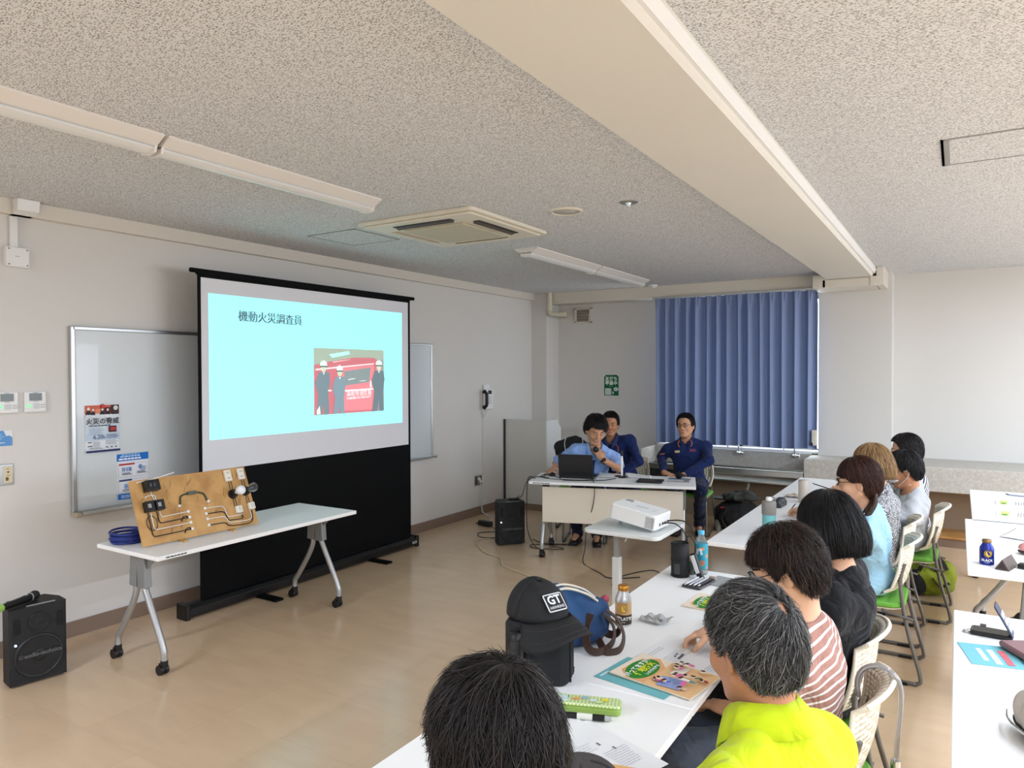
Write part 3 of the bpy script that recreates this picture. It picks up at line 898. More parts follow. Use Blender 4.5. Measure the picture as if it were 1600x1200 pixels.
# low white partition in the corner
t = thing('partition', 'low white L-shaped partition panel in the back left corner', 'partition', (-4.61, 7.66, 0))
M_part = mat('partition_white', (205, 205, 198), 0.5, bump=(200, 0.05))
MB().box((0, 0.02, 0.565), (0.60, 0.035, 1.13)).build('front_panel', M_part, t, bevel=0.003)
mb = MB()
mb.loft([[Vector((x, 0.02 + y, z)) for y, z in ((0.0, 0.0), (0.36, 0.0), (0.36, 1.02), (0.24, 1.13), (0.0, 1.13))] for x in (0.275, 0.305)], 0, False)
mb.build('side_panel', mat('partition_side', (214, 216, 214), 0.5), t, bevel=0.003)
MB().box((-0.305, 0.01, 0.58), (0.02, 0.05, 1.10)).build('edge_strip', M_dark, t)
MB().box((0, -0.001, 0.04), (0.60, 0.012, 0.08)).build('kick_strip', M_base, t)

# ------------------------------------------------------------------ flip-top tables on castors
M_top = mat('table_top_white', (240, 240, 238), 0.35, spec=0.4, vary=(30, 0.01))
M_edge = mat('table_edge_white', (222, 222, 218), 0.4)
M_leg = mat('leg_silver', (176, 177, 177), 0.35, 0.6)
M_brk = mat('bracket_grey', (140, 142, 142), 0.45, 0.3)
TZ = 0.72
def table(label, loc, rotz, L=1.5, W=0.6, modesty=False, group=None, inset=0.11, name='folding_table', shift=0.0, lx=0.0):
    """x along the length, y across (front = -y, where the modesty panel hangs)"""
    t = thing(name, label, 'table', loc, rotz, group)
    o = MB().rslab((0, 0, TZ - 0.0125), (L, W, 0.025), 0.006, 0.003).build('tabletop', M_top, t)
    for s in (-1, 1):
        x = s * (L / 2 - inset) + lx
        mb = MB()
        mb.box((x, shift, TZ - 0.035), (0.05, W * 0.55, 0.02))
        mb.box((x, shift - 0.045, TZ - 0.14), (0.045, 0.075, 0.21), 0, Matrix.Rotation(R(-4), 3, 'X'))
        mb.box((x, shift + 0.035, TZ - 0.15), (0.04, 0.07, 0.19), 0, Matrix.Rotation(R(4), 3, 'X'))
        mb.build('leg_bracket', M_brk, t, bevel=0.004)
        mb = MB()
        mb.loft([[Vector((x + d, shift + y, z)) for y, z in ((-0.09, TZ - 0.03), (-0.20, TZ - 0.03), (-0.085, TZ - 0.13))] for d in (-0.004, 0.004)], 0, False)
        mb.build('gusset', M_brk, t)
        fy, ry = shift - 0.235, shift + 0.235
        lf = MB().tube([(x, shift - 0.045, TZ - 0.23)] + spline([(x, fy + 0.030, 0.20), (x, fy + 0.006, 0.145), (x, fy, 0.12), (x, fy, 0.075)], 4), 0.019, 12).build('leg', M_leg, t)
        lr = MB().tube(spline([(x, shift + 0.03, TZ - 0.23), (x, shift + 0.035, 0.44), (x, shift + 0.08, 0.35), (x, ry - 0.045, 0.19), (x, ry - 0.003, 0.135), (x, ry, 0.075)], 6), 0.019, 12).build('leg', M_leg, t)
        for lg, yy in ((lf, fy), (lr, ry)):
            mb = MB()
            mb.cyl((x, yy, 0.085), (x, yy, 0.058), 0.021)
            mb.box((x, yy + 0.012, 0.05), (0.03, 0.04, 0.03))
            for q in (-0.014, 0.014):
                mb.cyl((x + q - 0.011, yy + 0.018, 0.029), (x + q + 0.011, yy + 0.018, 0.029), 0.029, n=18)
            mb.build('caster', M_black, lg)
    if modesty:
        MB().box((0, -W / 2 + 0.10, TZ - 0.225), (L - 0.22, 0.014, 0.33)).build('modesty_panel', mat('modesty_cream', (226, 217, 200), 0.45), t, bevel=0.003)
        mb = MB()
        for s in (-1, 1):
            mb.box((s * (L / 2 - 0.145), -W / 2 + 0.115, TZ - 0.06), (0.02, 0.03, 0.07))
        mb.build('panel_hook', M_dark, t)
    return t
AG = 'white folding tables of the audience'
tb = table('white folding table carrying the plywood wiring board before the projection screen', (-4.025, 3.022, 0), R(90.5), inset=0.085, W=0.61, L=1.54, shift=0.06, lx=0.03)
Card(frame((-0.74, -0.3056, TZ - 0.016), (1, 0, 0), (0, 0, 1))).lines(0.02, 0, 0.16, 1, 0.01, (60, 60, 62), 0.007).build('printed_tag', tb)
dk = table('white folding table with modesty panel where the presenter sits', (-2.742, 6.16, 0), R(18.3), modesty=True, L=1.5)
Card(frame((-0.73, -0.3006, TZ - 0.016), (1, 0, 0), (0, 0, 1))).lines(0.02, 0, 0.20, 1, 0.01, (60, 60, 62), 0.007).build('printed_tag', dk)
tables_aud = [
    ((-0.966, 1.320), 0, 'white audience table nearest the camera, under the green pencil case'),
    ((-0.966, 2.822), 0, 'white audience table carrying the blue bag, coffee bottle and open booklet'),
    ((-0.966, 4.935), 0, 'white audience table carrying the teal-and-grey water bottle'),
    ((-0.966, 6.437), 0, 'white audience table at the far end of the left row, under the beige tumbler'),
    ((0.290, 2.780), 0, 'white audience table at lower right, under the open phone case and teal flyer'),
    ((0.346, 5.000), 0, 'white audience table at right carrying the dark blue coffee bottle'),
    ((0.388, 6.455), 0, 'white audience table at far right by the ledge, carrying two booklets'),
]
for (x, y), a, lb in tables_aud:
    W = 0.6
    table(lb, (x, y, 0), R(90), group=AG, L=1.498 if y < 6.4 or x < 0 else 1.47, modesty=False)

# ------------------------------------------------------------------ plywood wiring board with its parts
bd = thing('wiring_board', 'plywood demonstration board with wired switches and bulbs leaning on the table', 'wiring board', (-3.955, 2.32, TZ))
BW, BH = 0.775, 0.395
eu, ev = Vector((0.03, 1, 0)).normalized(), Vector((-0.145, 0.0, 0.365)).normalized()
en = eu.cross(ev)
BM = frame((0, 0, 0.012), eu, ev)                # local: u along, v up the board, n towards the viewer
def bmb():
    return MB(BM.copy())
def uv(u, v, n=0.0):
    return (u * BW, (1 - v) * BH, n)
M_ply = mat('plywood', (196, 152, 92), 0.5, two=((168, 122, 66), 7, 0.45, 0.7), bump=(60, 0.1))
mb = bmb(); mb.box((BW / 2, BH / 2, -0.007), (BW, BH, 0.012)); mb.build('board', M_ply, bd)
mb = bmb()
rnd = random.Random(4)
for i in range(46):
    u, v = rnd.uniform(0.05, 0.95), rnd.uniform(0.04, 0.96)
    l = rnd.uniform(0.01, 0.035); w_ = rnd.uniform(0.001, 0.0035)
    a = rnd.gauss(1.2, 0.35)
    q = [(math.cos(a) * l * s + math.sin(a) * w_ * k, math.sin(a) * l * s - math.cos(a) * w_ * k) for s, k in ((-1, 0), (0, -1), (1, 0), (0, 1))]
    x, y, _ = uv(u, v)
    mb.poly([(x + p, y + r_, -0.0004) for p, r_ in q])
mb.build('wood_grain', mat('ply_grain', (136, 94, 48), 0.6), bd)
for u in (0.30, 0.74):
    MB().box((0.02, u * BW, 0.006), (0.06, 0.022, 0.012)).build('foot', M_ply, bd, bevel=0.002)
    MB().tube([(-0.005, u * BW, 0.004), (-0.10, u * BW, 0.004)], 0.006, 6).build('rear_rest', M_ply, bd)
    MB().tube([(-0.10, u * BW, 0.004), (-0.118, u * BW, 0.30)], 0.006, 6).build('rear_strut', M_ply, bd)
def unit(name, u, v, w, h, d, m, parent=bd, bev=0.003):
    mb = bmb(); x, y, _ = uv(u, v); mb.box((x, y, d / 2), (w, h, d)); return mb.build(name, m, parent, bevel=bev)
M_bake = mat('bakelite', (20, 20, 22), 0.35)
br = unit('breaker', 0.145, 0.125, 0.085, 0.065, 0.045, M_bake)
mb = bmb(); x, y, _ = uv(0.145, 0.125)
for k in (-0.018, 0.004): mb.box((x + k, y - 0.002, 0.049), (0.014, 0.02, 0.01))
mb.build('toggle', mat('toggle_grey', (70, 70, 72), 0.4), br)
for u in (0.093, 0.170):
    o = unit('terminal_switch', u, 0.435, 0.052, 0.062, 0.042, M_bake)
    mb = bmb(); x, y, _ = uv(u, 0.435); mb.box((x - 0.008, y, 0.044), (0.018, 0.024, 0.006)); mb.build('toggle', mat('toggle_light', (150, 150, 148), 0.4), o)
M_ivory = mat('switch_ivory', (226, 222, 208), 0.4)
for u in (0.815, 0.94):
    o = unit('double_outlet', u, 0.125, 0.045, 0.075, 0.018, M_ivory)
    mb = bmb(); x, y, _ = uv(u, 0.125)
    for dy in (0.018, -0.018):
        for dx in (-0.006, 0.006): mb.box((x + dx, y + dy, 0.0185), (0.003, 0.009, 0.001))
    mb.build('slots', M_dark, o)
for u, v in ((0.84, 0.71), (0.964, 0.69)):
    o = unit('rocker_switch', u, v, 0.045, 0.045, 0.02, M_ivory)
    mb = bmb(); x, y, _ = uv(u, v); mb.box((x + 0.004, y, 0.022), (0.02, 0.024, 0.006)); mb.build('rocker', mat('rocker', (206, 204, 192), 0.35), o, bevel=0.002)
for u, v, cl in ((0.825, 0.44, 0), (0.949, 0.425, 1)):
    x, y, _ = uv(u, v)
    mb = bmb(); mb.cyl((x, y, 0), (x, y, 0.018), 0.032, 0.028, 24); mb.cyl((x, y, 0.018), (x, y, 0.045), 0.021, 0.019, 20)
    o = mb.build('lamp_socket', M_bake, bd)
    g = mat('bulb_clear', (235, 240, 240), 0.03, trans=0.9, alpha=0.45, ior=1.2) if cl else mat('bulb_frosted', (232, 236, 238), 0.25)
    mb = bmb()
    mb.M = BM @ T(x, y, 0.045)
    mb.lathe([(0.013, 0), (0.016, 0.012), (0.024, 0.028), (0.030, 0.045), (0.029, 0.060), (0.020, 0.073), (0.002, 0.078)], n=24)
    b = mb.build('bulb', g, o)
    if cl:
        mb = bmb(); mb.M = BM @ T(x, y, 0.045)
        mb.tube([(0.004, 0, 0), (0.008, 0, 0.04), (-0.008, 0, 0.042), (-0.004, 0, 0)], 0.001, 5); mb.build('filament', M_chrome, b)
M_wireW, M_wireB, M_wireG = mat('wire_white', (226, 220, 208), 0.5), mat('wire_black', (26, 24, 24), 0.5), mat('wire_green', (44, 62, 44), 0.5)
def wire(pts, m, r=0.0032, name='wire', n=5, sharp=False):
    mb = bmb(); P_ = [Vector(uv(u, v, 0.005)) for u, v in pts]
    mb.tube(P_ if sharp else spline(P_, n), r, 6); mb.build(name, m, bd)
for i, (v0, m) in enumerate(((0.60, M_wireW), (0.69, M_wireB), (0.775, M_wireW), (0.875, M_wireB))):
    x0 = (0.175, 0.155, 0.105, 0.085)[i]
    wire([(x0, 0.52), (x0, v0 - 0.03), (x0 + 0.01, v0 + 0.01), (0.30, v0 + 0.005), (0.39, v0)], m, sharp=True)
    unit('terminal', 0.40, v0, 0.016, 0.016, 0.010, M_white, bev=0.002)
    unit('terminal', 0.545, v0 - 0.005, 0.016, 0.016, 0.010, M_white, bev=0.002)
    ve = (0.80, 0.86, 0.90, 0.955)[i]
    ue = (0.80, 0.815, 0.93, 0.95)[i]
    wire([(0.555, v0), (0.62, v0), (0.69, v0 + 0.01), (0.715, v0 + 0.06), (0.725, ve - 0.02), (0.76, ve), (0.86 if i < 2 else 0.93, ve), (ue + 0.03 if i < 2 else ue + 0.012, 0.76)], m)
wire([(0.09, 0.30), (0.10, 0.27), (0.16, 0.27), (0.17, 0.36)], M_wireW)
wire([(0.14, 0.20), (0.15, 0.30), (0.165, 0.36)], M_wireW)
wire([(0.05, 0.04), (0.12, 0.03), (0.2, 0.01), (0.36, -0.045)], M_wireW, 0.004)
wire([(0.352, 0.47), (0.365, 0.36), (0.40, 0.325), (0.474, 0.315), (0.54, 0.335), (0.57, 0.38), (0.579, 0.475)], M_wireG, 0.005, 'patch_cord')
o = unit('cord_connector', 0.465, 0.318, 0.06, 0.020, 0.018, mat('connector_clear', (86, 92, 84), 0.3))
for u, v in ((0.340, 0.49), (0.590, 0.492)):
    unit('terminal', u, v, 0.016, 0.014, 0.010, M_white, bev=0.002)
for u in (0.825, 0.949):
    for d in (-0.012, 0.012):
        wire([(u + d, 0.23), (u + d, 0.36)], M_wireB, 0.002); wire([(u + d * 0.8, 0.51), (u + d, 0.65)], M_wireB, 0.002)
for uc, vc in ((0.33, 0.735), (0.335, 0.92)):
    wire([(uc, vc), (uc + 0.02, vc - 0.06), (uc + 0.05, vc - 0.07), (uc + 0.055, vc - 0.03)], M_wireB, 0.003)
wire([(0.10 + 0.04 * math.cos(a), 0.68 + 0.11 * math.sin(a)) for a in (i * PI / 6 for i in range(13))], M_wireB, 0.002)
# coil of blue cable behind the board
mb = MB()
rnd = random.Random(3)
for k in range(13):
    r_, z = 0.085 + rnd.uniform(-0.012, 0.012), 0.008 + 0.0048 * k
    ph = rnd.uniform(0, 6.28)
    mb.tube([(r_ * math.cos(a) + rnd.uniform(-0.003, 0.003), r_ * 0.95 * math.sin(a), z + 0.006 * math.sin(a + ph)) for a in (2 * PI * i / 22 for i in range(22))], 0.0065, 6, closed=True)
tag(mb.build('cable_coil', mat('cable_blue', (30, 46, 120), 0.45), None, (-4.205, 2.365, TZ)), 'coil of blue cable on the table behind the plywood board', 'cable coil')

# ------------------------------------------------------------------ loudspeakers
def speaker(label, loc, rotz):
    """front faces local -y"""
    t = thing('loudspeaker', label, 'loudspeaker', loc, rotz, group='portable black loudspeakers')
    mb = MB()
    pr = [(-0.14, 0), (0.14, 0), (0.14, 0.12), (0.095, 0.22), (-0.095, 0.22), (-0.14, 0.12)]
    mb.prism(pr, 0.012, 0.43)
    cab = mb.build('cabinet', mat('speaker_shell', (22, 23, 25), 0.6, bump=(400, 0.1)), t, bevel=0.012)
    mb = MB()
    for s in (-1, 1): mb.box((s * 0.105, 0.09, 0.007), (0.03, 0.12, 0.014))
    mb.build('foot', M_black, t)
    def disc(name, z, r, m, rim):
        mb = MB().at((0, -0.0005, z), rx=R(90))
        mb.lathe([(0.001, 0.0), (r * 0.25, 0.006), (r * 0.3, 0.002), (r * 0.8, -0.002), (r * 0.9, 0.004)], n=36)
        d = mb.build(name, m, t)
        mb = MB().at((0, -0.0005, z), rx=R(90))
        mb.lathe([(r * 0.88, 0.0), (r * 0.9, 0.008), (r * 0.97, 0.008), (r, 0.0)], n=36)
        mb.build('ring', rim, d)
    disc('tweeter', 0.345, 0.052, mat('speaker_cone', (14, 15, 16), 0.5), M_black)
    disc('woofer', 0.152, 0.122, mat('speaker_cone', (14, 15, 16)), mat('speaker_ring', (28, 29, 31), 0.4))
    for s in (-1, 1):
        MB().at((s * 0.105, -0.001, 0.335), rx=R(90)).rslab((0, 0, 0), (0.032, 0.085, 0.006), 0.012, 0.001).build('port', mat('port_black', (4, 4, 5), 0.7), t)
    MB().cyl((-0.112, 0.0, 0.235), (-0.112, -0.004, 0.235), 0.0055, n=14).build('power_light', mat('led_blue_white', (190, 225, 255), 0.4, emit=6.0), t)
    c = Card(frame((0.008, -0.010, 0.165), (1, 0, 0), (0, 0, 1)))
    c.ell(-0.098, 0, 0.012, 0.012, (84, 86, 88)).ell(-0.098, 0, 0.009, 0.009, (20, 21, 22)).poly([(-0.105, -0.006), (-0.098, 0.007), (-0.091, -0.006)], (84, 86, 88))
    c.text('audio-technica', 0.032, 0.010, 0, (88, 90, 92), bold=0.0012, spacing=0.98)
    c.build('lettering', t)
    MB().box((0.02, 0.03, 0.4315), (0.14, 0.012, 0.004)).build('label_strip', mat('strip_grey', (150, 150, 150), 0.4), t)
    return t
speaker('black loudspeaker standing on the floor at the lower left, wireless microphone on top', (-4.359, 1.947, 0), R(82))
speaker('black loudspeaker standing on the floor before the corner partition', (-3.771, 6.002, 0), R(50.5))
# wireless microphone on the near loudspeaker
t = thing('microphone', 'black wireless microphone lying on top of the lower-left loudspeaker', 'microphone', (-4.46, 1.92, 0.455), R(22))
mb = MB(); mb.tube([(0, -0.17, 0.0), (0, -0.02, 0.0), (0, 0.04, 0.002)], [0.017, 0.020, 0.023], 16); mb.build('handle', M_black, t)
mb = MB(); mb.M = T(0, 0.065, 0.004); mb.ell((0, 0, 0), (0.026, 0.032, 0.026)); mb.build('grille_head', mat('mic_mesh', (28, 28, 30), 0.6, bump=(900, 0.4)), t)
MB().tube([(0, -0.175, 0), (0, -0.145, 0)], 0.0205, 16).build('color_band', mat('lime_band', (150, 190, 90), 0.5), t)
MB().tube([(0, 0.034, 0.002), (0, 0.042, 0.002)], 0.0245, 16).build('ring', M_grey, t)
MB().box((0, 0.015, 0.022), (0.012, 0.018, 0.002)).build('switch', mat('switch_white', (210, 210, 210), 0.4), t)
# small receiver on the far loudspeaker
mb = MB(); mb.box((0, 0, 0.012), (0.10, 0.05, 0.024)); mb.tube([(0.03, 0, 0.024), (0.05, 0, 0.05)], 0.004, 6)
tag(mb.build('wireless_receiver', M_black, None, (-3.80, 6.09, 0.432), (0, 0, R(50)), bevel=0.005), 'small black receiver on top of the loudspeaker by the partition', 'receiver')

# ------------------------------------------------------------------ projector on its small stand
t = thing('projector_stand', 'small white height-adjustable table carrying the projector', 'side table', (-1.74, 4.24, 0))
MB().rslab((0, 0, 0.738), (0.50, 0.50, 0.024), 0.05, 0.004, smooth=False).build('tabletop', mat('stand_top', (222, 226, 224), 0.4), t)
MB().box((-0.10, -0.05, 0.28), (0.05, 0.05, 0.54)).build('outer_column', mat('stand_white', (214, 216, 214), 0.4), t, bevel=0.005)
MB().box((-0.10, -0.05, 0.64), (0.034, 0.034, 0.18)).build('inner_column', mat('stand_grey', (150, 150, 148), 0.4), t, bevel=0.003)
mb = MB(); mb.box((-0.10, -0.05, 0.015), (0.05, 0.42, 0.03)); mb.box((0.05, -0.05, 0.015), (0.30, 0.05, 0.03))
for y in (-0.24, 0.14): mb.box((0.03, y, 0.015), (0.30, 0.045, 0.03))
mb.build('base', mat('stand_white', (214, 216, 214)), t, bevel=0.004)
mb = MB(); mb.tube(spline([(-0.06, -0.03, 0.72), (-0.045, -0.03, 0.70), (-0.045, -0.03, 0.66), (-0.055, -0.03, 0.65)], 4), 0.005, 6); mb.build('height_lever', M_chrome, t)
t = thing('projector', 'white data projector on the small stand aimed at the screen', 'projector', (-1.70, 4.21, 0.75), R(-4))
M_prj = mat('projector_white', (232, 233, 231), 0.35)
PT = Matrix.Translation((0.15, 0, 0.012)) @ Matrix.Rotation(R(9), 4, 'Y') @ Matrix.Translation((-0.15, 0, 0))
mb = MB(PT.copy()); mb.rslab((0, 0, 0.05), (0.32, 0.235, 0.095), 0.03, 0.006); body = mb.build('body', M_prj, t)
mb = MB(PT.copy()); mb.cyl((-0.158, 0.05, 0.055), (-0.172, 0.05, 0.055), 0.032, n=24); mb.build('lens', mat('lens_glass', (20, 22, 30), 0.08), t)
mb = MB(PT.copy()); mb.cyl((-0.12, 0.055, 0.097), (-0.08, 0.055, 0.0985), 0.012); mb.box((-0.115, 0.06, 0.097), (0.045, 0.03, 0.008)); mb.build('focus_ring', M_grey, t)
mb = MB(PT.copy())
for i in range(9): mb.box((0.095 + i * 0.0065, -0.1175, 0.045), (0.003, 0.002, 0.07))
mb.build('vent', mat('vent_grey', (150, 152, 150), 0.5), t)
mb = MB(PT.copy())
for y, w_ in ((0.07, 0.02), (0.03, 0.028), (-0.01, 0.02), (-0.05, 0.016)): mb.box((0.160, y, 0.035), (0.002, w_, 0.018))
mb.build('port', M_dark, t)
cc = Card(PT @ frame((0, 0, 0.0976), (1, 0, 0), (0, 1, 0)))
cc.text('EPSON', 0.026, 0.01, 0.0, (120, 122, 124), rot=PI).rect(0.0, -0.03, 0.05, 0.003, (170, 172, 172)).rect(0.10, 0.01, 0.02, 0.006, (180, 182, 182)).rect(0.10, -0.03, 0.02, 0.006, (180, 182, 182))
cc.build('marking', t)
mb = MB(); mb.cyl((-0.13, 0, 0.0), (-0.13, 0, 0.055), 0.010); mb.cyl((0.13, -0.09, 0.0), (0.13, -0.09, 0.02), 0.010); mb.cyl((0.13, 0.09, 0.0), (0.13, 0.09, 0.02), 0.010)
mb.build('foot', M_grey, t)
M_cab = mat('cable_black', (20, 20, 21), 0.5)
def cable(label, pts, r=0.004, m=None, n=8, name='cable', floor=False):
    mb = MB(); mb.tube(spline(pts, n), r, 6)
    return tag(mb.build(name, m or M_cab), label, 'cable')
cable('black projector power cord dropping from the stand and looping on the floor', [(-1.545, 4.20, 0.795), (-1.44, 4.18, 0.80), (-1.38, 4.19, 0.70), (-1.42, 4.25, 0.45), (-1.48, 4.5, 0.15), (-1.62, 5.0, 0.006), (-1.95, 5.15, 0.006), (-2.3, 5.2, 0.006), (-2.40, 5.5, 0.006), (-2.25, 5.85, 0.006), (-2.1, 5.75, 0.006)])
cable('black video cable hanging from the back of the projector', [(-1.545, 4.25, 0.80), (-1.42, 4.28, 0.80), (-1.36, 4.30, 0.68), (-1.37, 4.32, 0.45), (-1.48, 4.45, 0.2), (-1.62, 4.55, 0.012)])
cable('black cable hanging down the front of the presenter table to the floor', [(-2.90, 6.05, TZ + 0.005), (-2.82, 5.90, TZ + 0.004), (-2.80, 5.875, TZ - 0.06), (-2.83, 5.90, 0.5), (-2.90, 5.92, 0.3), (-2.91, 5.9, 0.1), (-2.85, 5.75, 0.006), (-2.6, 5.55, 0.006), (-2.45, 5.45, 0.006), (-2.25, 5.6, 0.006)])
cable('black cable from the presenter table down to the far loudspeaker', [(-3.30, 5.92, TZ + 0.004), (-3.44, 5.86, TZ + 0.006), (-3.52, 5.86, 0.66), (-3.62, 5.95, 0.52), (-3.74, 6.05, 0.47), (-3.78, 6.08, 0.458)])
cable('black cable falling from the left table end into a tangle behind the loudspeaker', [(-3.38, 5.80, TZ + 0.004), (-3.47, 5.82, TZ), (-3.50, 5.84, 0.5), (-3.50, 5.86, 0.2), (-3.47, 6.0, 0.006), (-3.36, 6.15, 0.006), (-3.25, 6.1, 0.006), (-3.5, 6.0, 0.006), (-3.6, 6.1, 0.006), (-3.42, 6.22, 0.006), (-3.3, 6.3, 0.006), (-3.52, 6.22, 0.006), (-3.7, 6.30, 0.006)])
cable('tangled black cord between the adapter and the loudspeaker', [(-4.42, 6.55, 0.03), (-4.3, 6.5, 0.006), (-4.15, 6.35, 0.006), (-4.05, 6.2, 0.006), (-4.2, 6.1, 0.006), (-4.35, 6.25, 0.006), (-4.2, 6.4, 0.006), (-4.02, 6.3, 0.006), (-3.95, 6.15, 0.006)])
cable('long cream extension cord running over the floor towards the audience tables', [(-4.10, 6.10, 0.006), (-4.17, 5.95, 0.006), (-3.85, 5.62, 0.006), (-3.6, 5.52, 0.006), (-3.42, 5.30, 0.006), (-3.15, 5.18, 0.006), (-2.90, 5.05, 0.006), (-2.72, 4.80, 0.006), (-2.55, 4.62, 0.006), (-2.25, 4.50, 0.006), (-1.9, 4.45, 0.006)], 0.006, mat('cord_cream', (206, 190, 156), 0.5))
t = thing('power_adapter', 'black power adapter block lying on the floor left of the far loudspeaker', 'power adapter', (-4.50, 6.60, 0), R(-10))
MB().box((0, 0, 0.03), (0.17, 0.075, 0.055)).build('block', M_black, t, bevel=0.008)
MB().tube([(-0.085, 0, 0.03), (-0.14, -0.01, 0.01)], 0.006, 6).build('lead', M_cab, t)

# ------------------------------------------------------------------ things on the presenter table
dq = Matrix.Translation((-2.742, 6.16, TZ)) @ Matrix.Rotation(R(18.3), 4, 'Z')
def dpos(x, y, z=0):
    return dq @ Vector((x, y, z))
# laptop, screen back towards the camera
t = thing('laptop', 'black laptop open before the presenter, its back to the camera', 'laptop', dpos(-0.35, -0.03), R(18.3 - 4))
MB().rslab((0, 0.11, 0.010), (0.33, 0.225, 0.018), 0.01, 0.002).build('base', M_black, t)
mb = MB(); mb.M = Matrix.Translation((0, -0.005, 0.018)) @ Matrix.Rotation(R(98), 4, 'X'); mb.rslab((0, 0.108, 0), (0.33, 0.215, 0.008), 0.01, 0.002); lid = mb.build('lid', mat('laptop_black', (16, 16, 18), 0.35), t)
mb = MB(); mb.M = Matrix.Translation((0, -0.005, 0.018)) @ Matrix.Rotation(R(98), 4, 'X') @ T(0, 0.108, -0.0045); mb.box((0, 0, 0), (0.30, 0.18, 0.001)); mb.build('display', mat('laptop_display', (150, 210, 220), 0.3, emit=0.5), lid)
mb = MB()
for i in range(4):
    for j in range(11): mb.box((-0.13 + j * 0.026, 0.05 + i * 0.026, 0.0195), (0.021, 0.021, 0.002))
mb.build('keyboard', M_dark, t)
MB().box((0, -0.002, 0.016), (0.30, 0.016, 0.012)).build('hinge', M_black, t)
t = thing('computer_mouse', 'black mouse under the hand of the presenter', 'computer mouse', dpos(-0.60, 0.09), R(10))
mb = MB(); mb.ell((0, 0, 0.012), (0.03, 0.05, 0.022)); mb.build('shell', M_black, t)
MB().cyl((-0.005, 0.03, 0.03), (0.005, 0.03, 0.03), 0.008, n=12).build('wheel', M_grey, t)
cable('black mouse lead lying on the presenter table', [tuple(dpos(*p)) for p in ((-0.60, 0.14, 0.006), (-0.68, 0.15, 0.004), (-0.70, 0.02, 0.004), (-0.62, -0.10, 0.004), (-0.45, -0.14, 0.004), (-0.25, -0.13, 0.004), (-0.16, -0.02, 0.004))], 0.003)
cable('second black lead curling at the left end of the presenter table', [tuple(dpos(*p)) for p in ((-0.72, -0.02, 0.004), (-0.66, 0.06, 0.004), (-0.68, 0.11, 0.012), (-0.52, -0.02, 0.004), (-0.42, -0.18, 0.004), (-0.1, -0.12, 0.004), (0.02, 0.03, 0.004))], 0.004)
def sheet(name, label, cat_, o, w, h, rot, n=12, grp=None, col=(228, 229, 228), bent=0.0, ink=(150, 152, 156), z=0.001, seed=1):
    c = Card(Matrix.Translation(o) @ Matrix.Rotation(rot, 4, 'Z'))
    c.M0 = c.M0 @ T(0, 0, z)
    c.slab(w, h, col, 0.0012)
    if n:
        c.lines(-w * 0.42, h * 0.40, w * 0.84, n, h * 0.80 / n, ink, h * 0.014, seed=seed)
    return tag(c.build(name), label, cat_, grp)
# loose papers, slightly raised sheet edges
def wavy(name, label, o, w, h, rot, amp, seed=1, col=(226, 228, 228)):
    rnd = random.Random(seed); a, b = rnd.uniform(0, 3), rnd.uniform(0, 3)
    mb = MB(Matrix.Translation(o) @ Matrix.Rotation(rot, 4, 'Z'))
    f = lambda u, v: ((u - 0.5) * w, (v - 0.5) * h, 0.004 + amp * (1 + math.sin(3 * u + a)) * (0.3 + v * v) * 0.5)
    mb.grid(f, 10, 10)
    return tag(mb.build(name, mat('paper_white', (228, 229, 228), 0.6), solid=0.0012), label, 'paper')
wavy('paper', 'white papers behind the laptop on the presenter table', dpos(-0.06, 0.17), 0.22, 0.20, R(14), 0.012, 1)
wavy('paper', 'curled white paper behind the black folder on the presenter table', dpos(0.22, 0.20), 0.25, 0.19, R(22), 0.018, 5)
t = thing('document_folder', 'black leather folder lying on the presenter table', 'folder', dpos(0.345, -0.08), R(13))
MB().rslab((0, 0, 0.008), (0.235, 0.20, 0.014), 0.012, 0.004).build('cover', mat('black_leather', (26, 24, 21), 0.5, bump=(160, 0.2)), t)
MB().box((0, -0.098, 0.008), (0.22, 0.004, 0.006)).build('pages', M_grey, t)
t = thing('microphone_stand', 'white table microphone stand on a round black base', 'microphone stand', dpos(0.065, 0.155))
MB().lathe([(0.001, 0.014), (0.02, 0.016), (0.07, 0.010), (0.078, 0.004), (0.078, 0)], n=32).build('base', M_black, t)
MB().lathe([(0.011, 0.01), (0.012, 0.12), (0.015, 0.15), (0.012, 0.18), (0.010, 0.205)], n=16).build('stem', M_white, t)
mb = MB(); mb.M = T(0, 0, 0.23); mb.lathe([(0.010, -0.028), (0.015, -0.01), (0.015, 0.015), (0.010, 0.028), (0.001, 0.03)], n=16); mb.build('clip', M_black, t)
t = thing('lying_microphone', 'black microphone with foam head lying at the right end of the presenter table', 'microphone', dpos(0.60, 0.16), R(40))
mb = MB(); mb.ell((0, 0, 0.034), (0.034, 0.034, 0.034)); mb.build('foam_head', mat('foam_black', (15, 15, 16), 0.9, bump=(500, 0.5)), t)
mb = MB(); mb.tube([(0.02, 0.02, 0.03), (0.10, 0.10, 0.016)], [0.018, 0.013], 12); mb.build('handle', M_black, t)
c = Card(Matrix.Translation(dpos(0.60, 0.07)) @ Matrix.Rotation(R(14), 4, 'Z'))
c.M0 = c.M0 @ T(0, 0, 0.001); c.slab(0.21, 0.26, (206, 210, 214), 0.0012)
c.rect(0, 0.08, 0.20, 0.06, (92, 104, 122)).rect(0, 0.02, 0.20, 0.045, (150, 168, 188)).rect(-0.03, -0.05, 0.13, 0.06, (196, 202, 208)).rect(0, -0.115, 0.20, 0.018, (122, 40, 48)).rect(0.07, -0.05, 0.05, 0.05, (70, 76, 88))
tag(c.build('handout'), 'printed colour handout at the right end of the presenter table', 'handout')

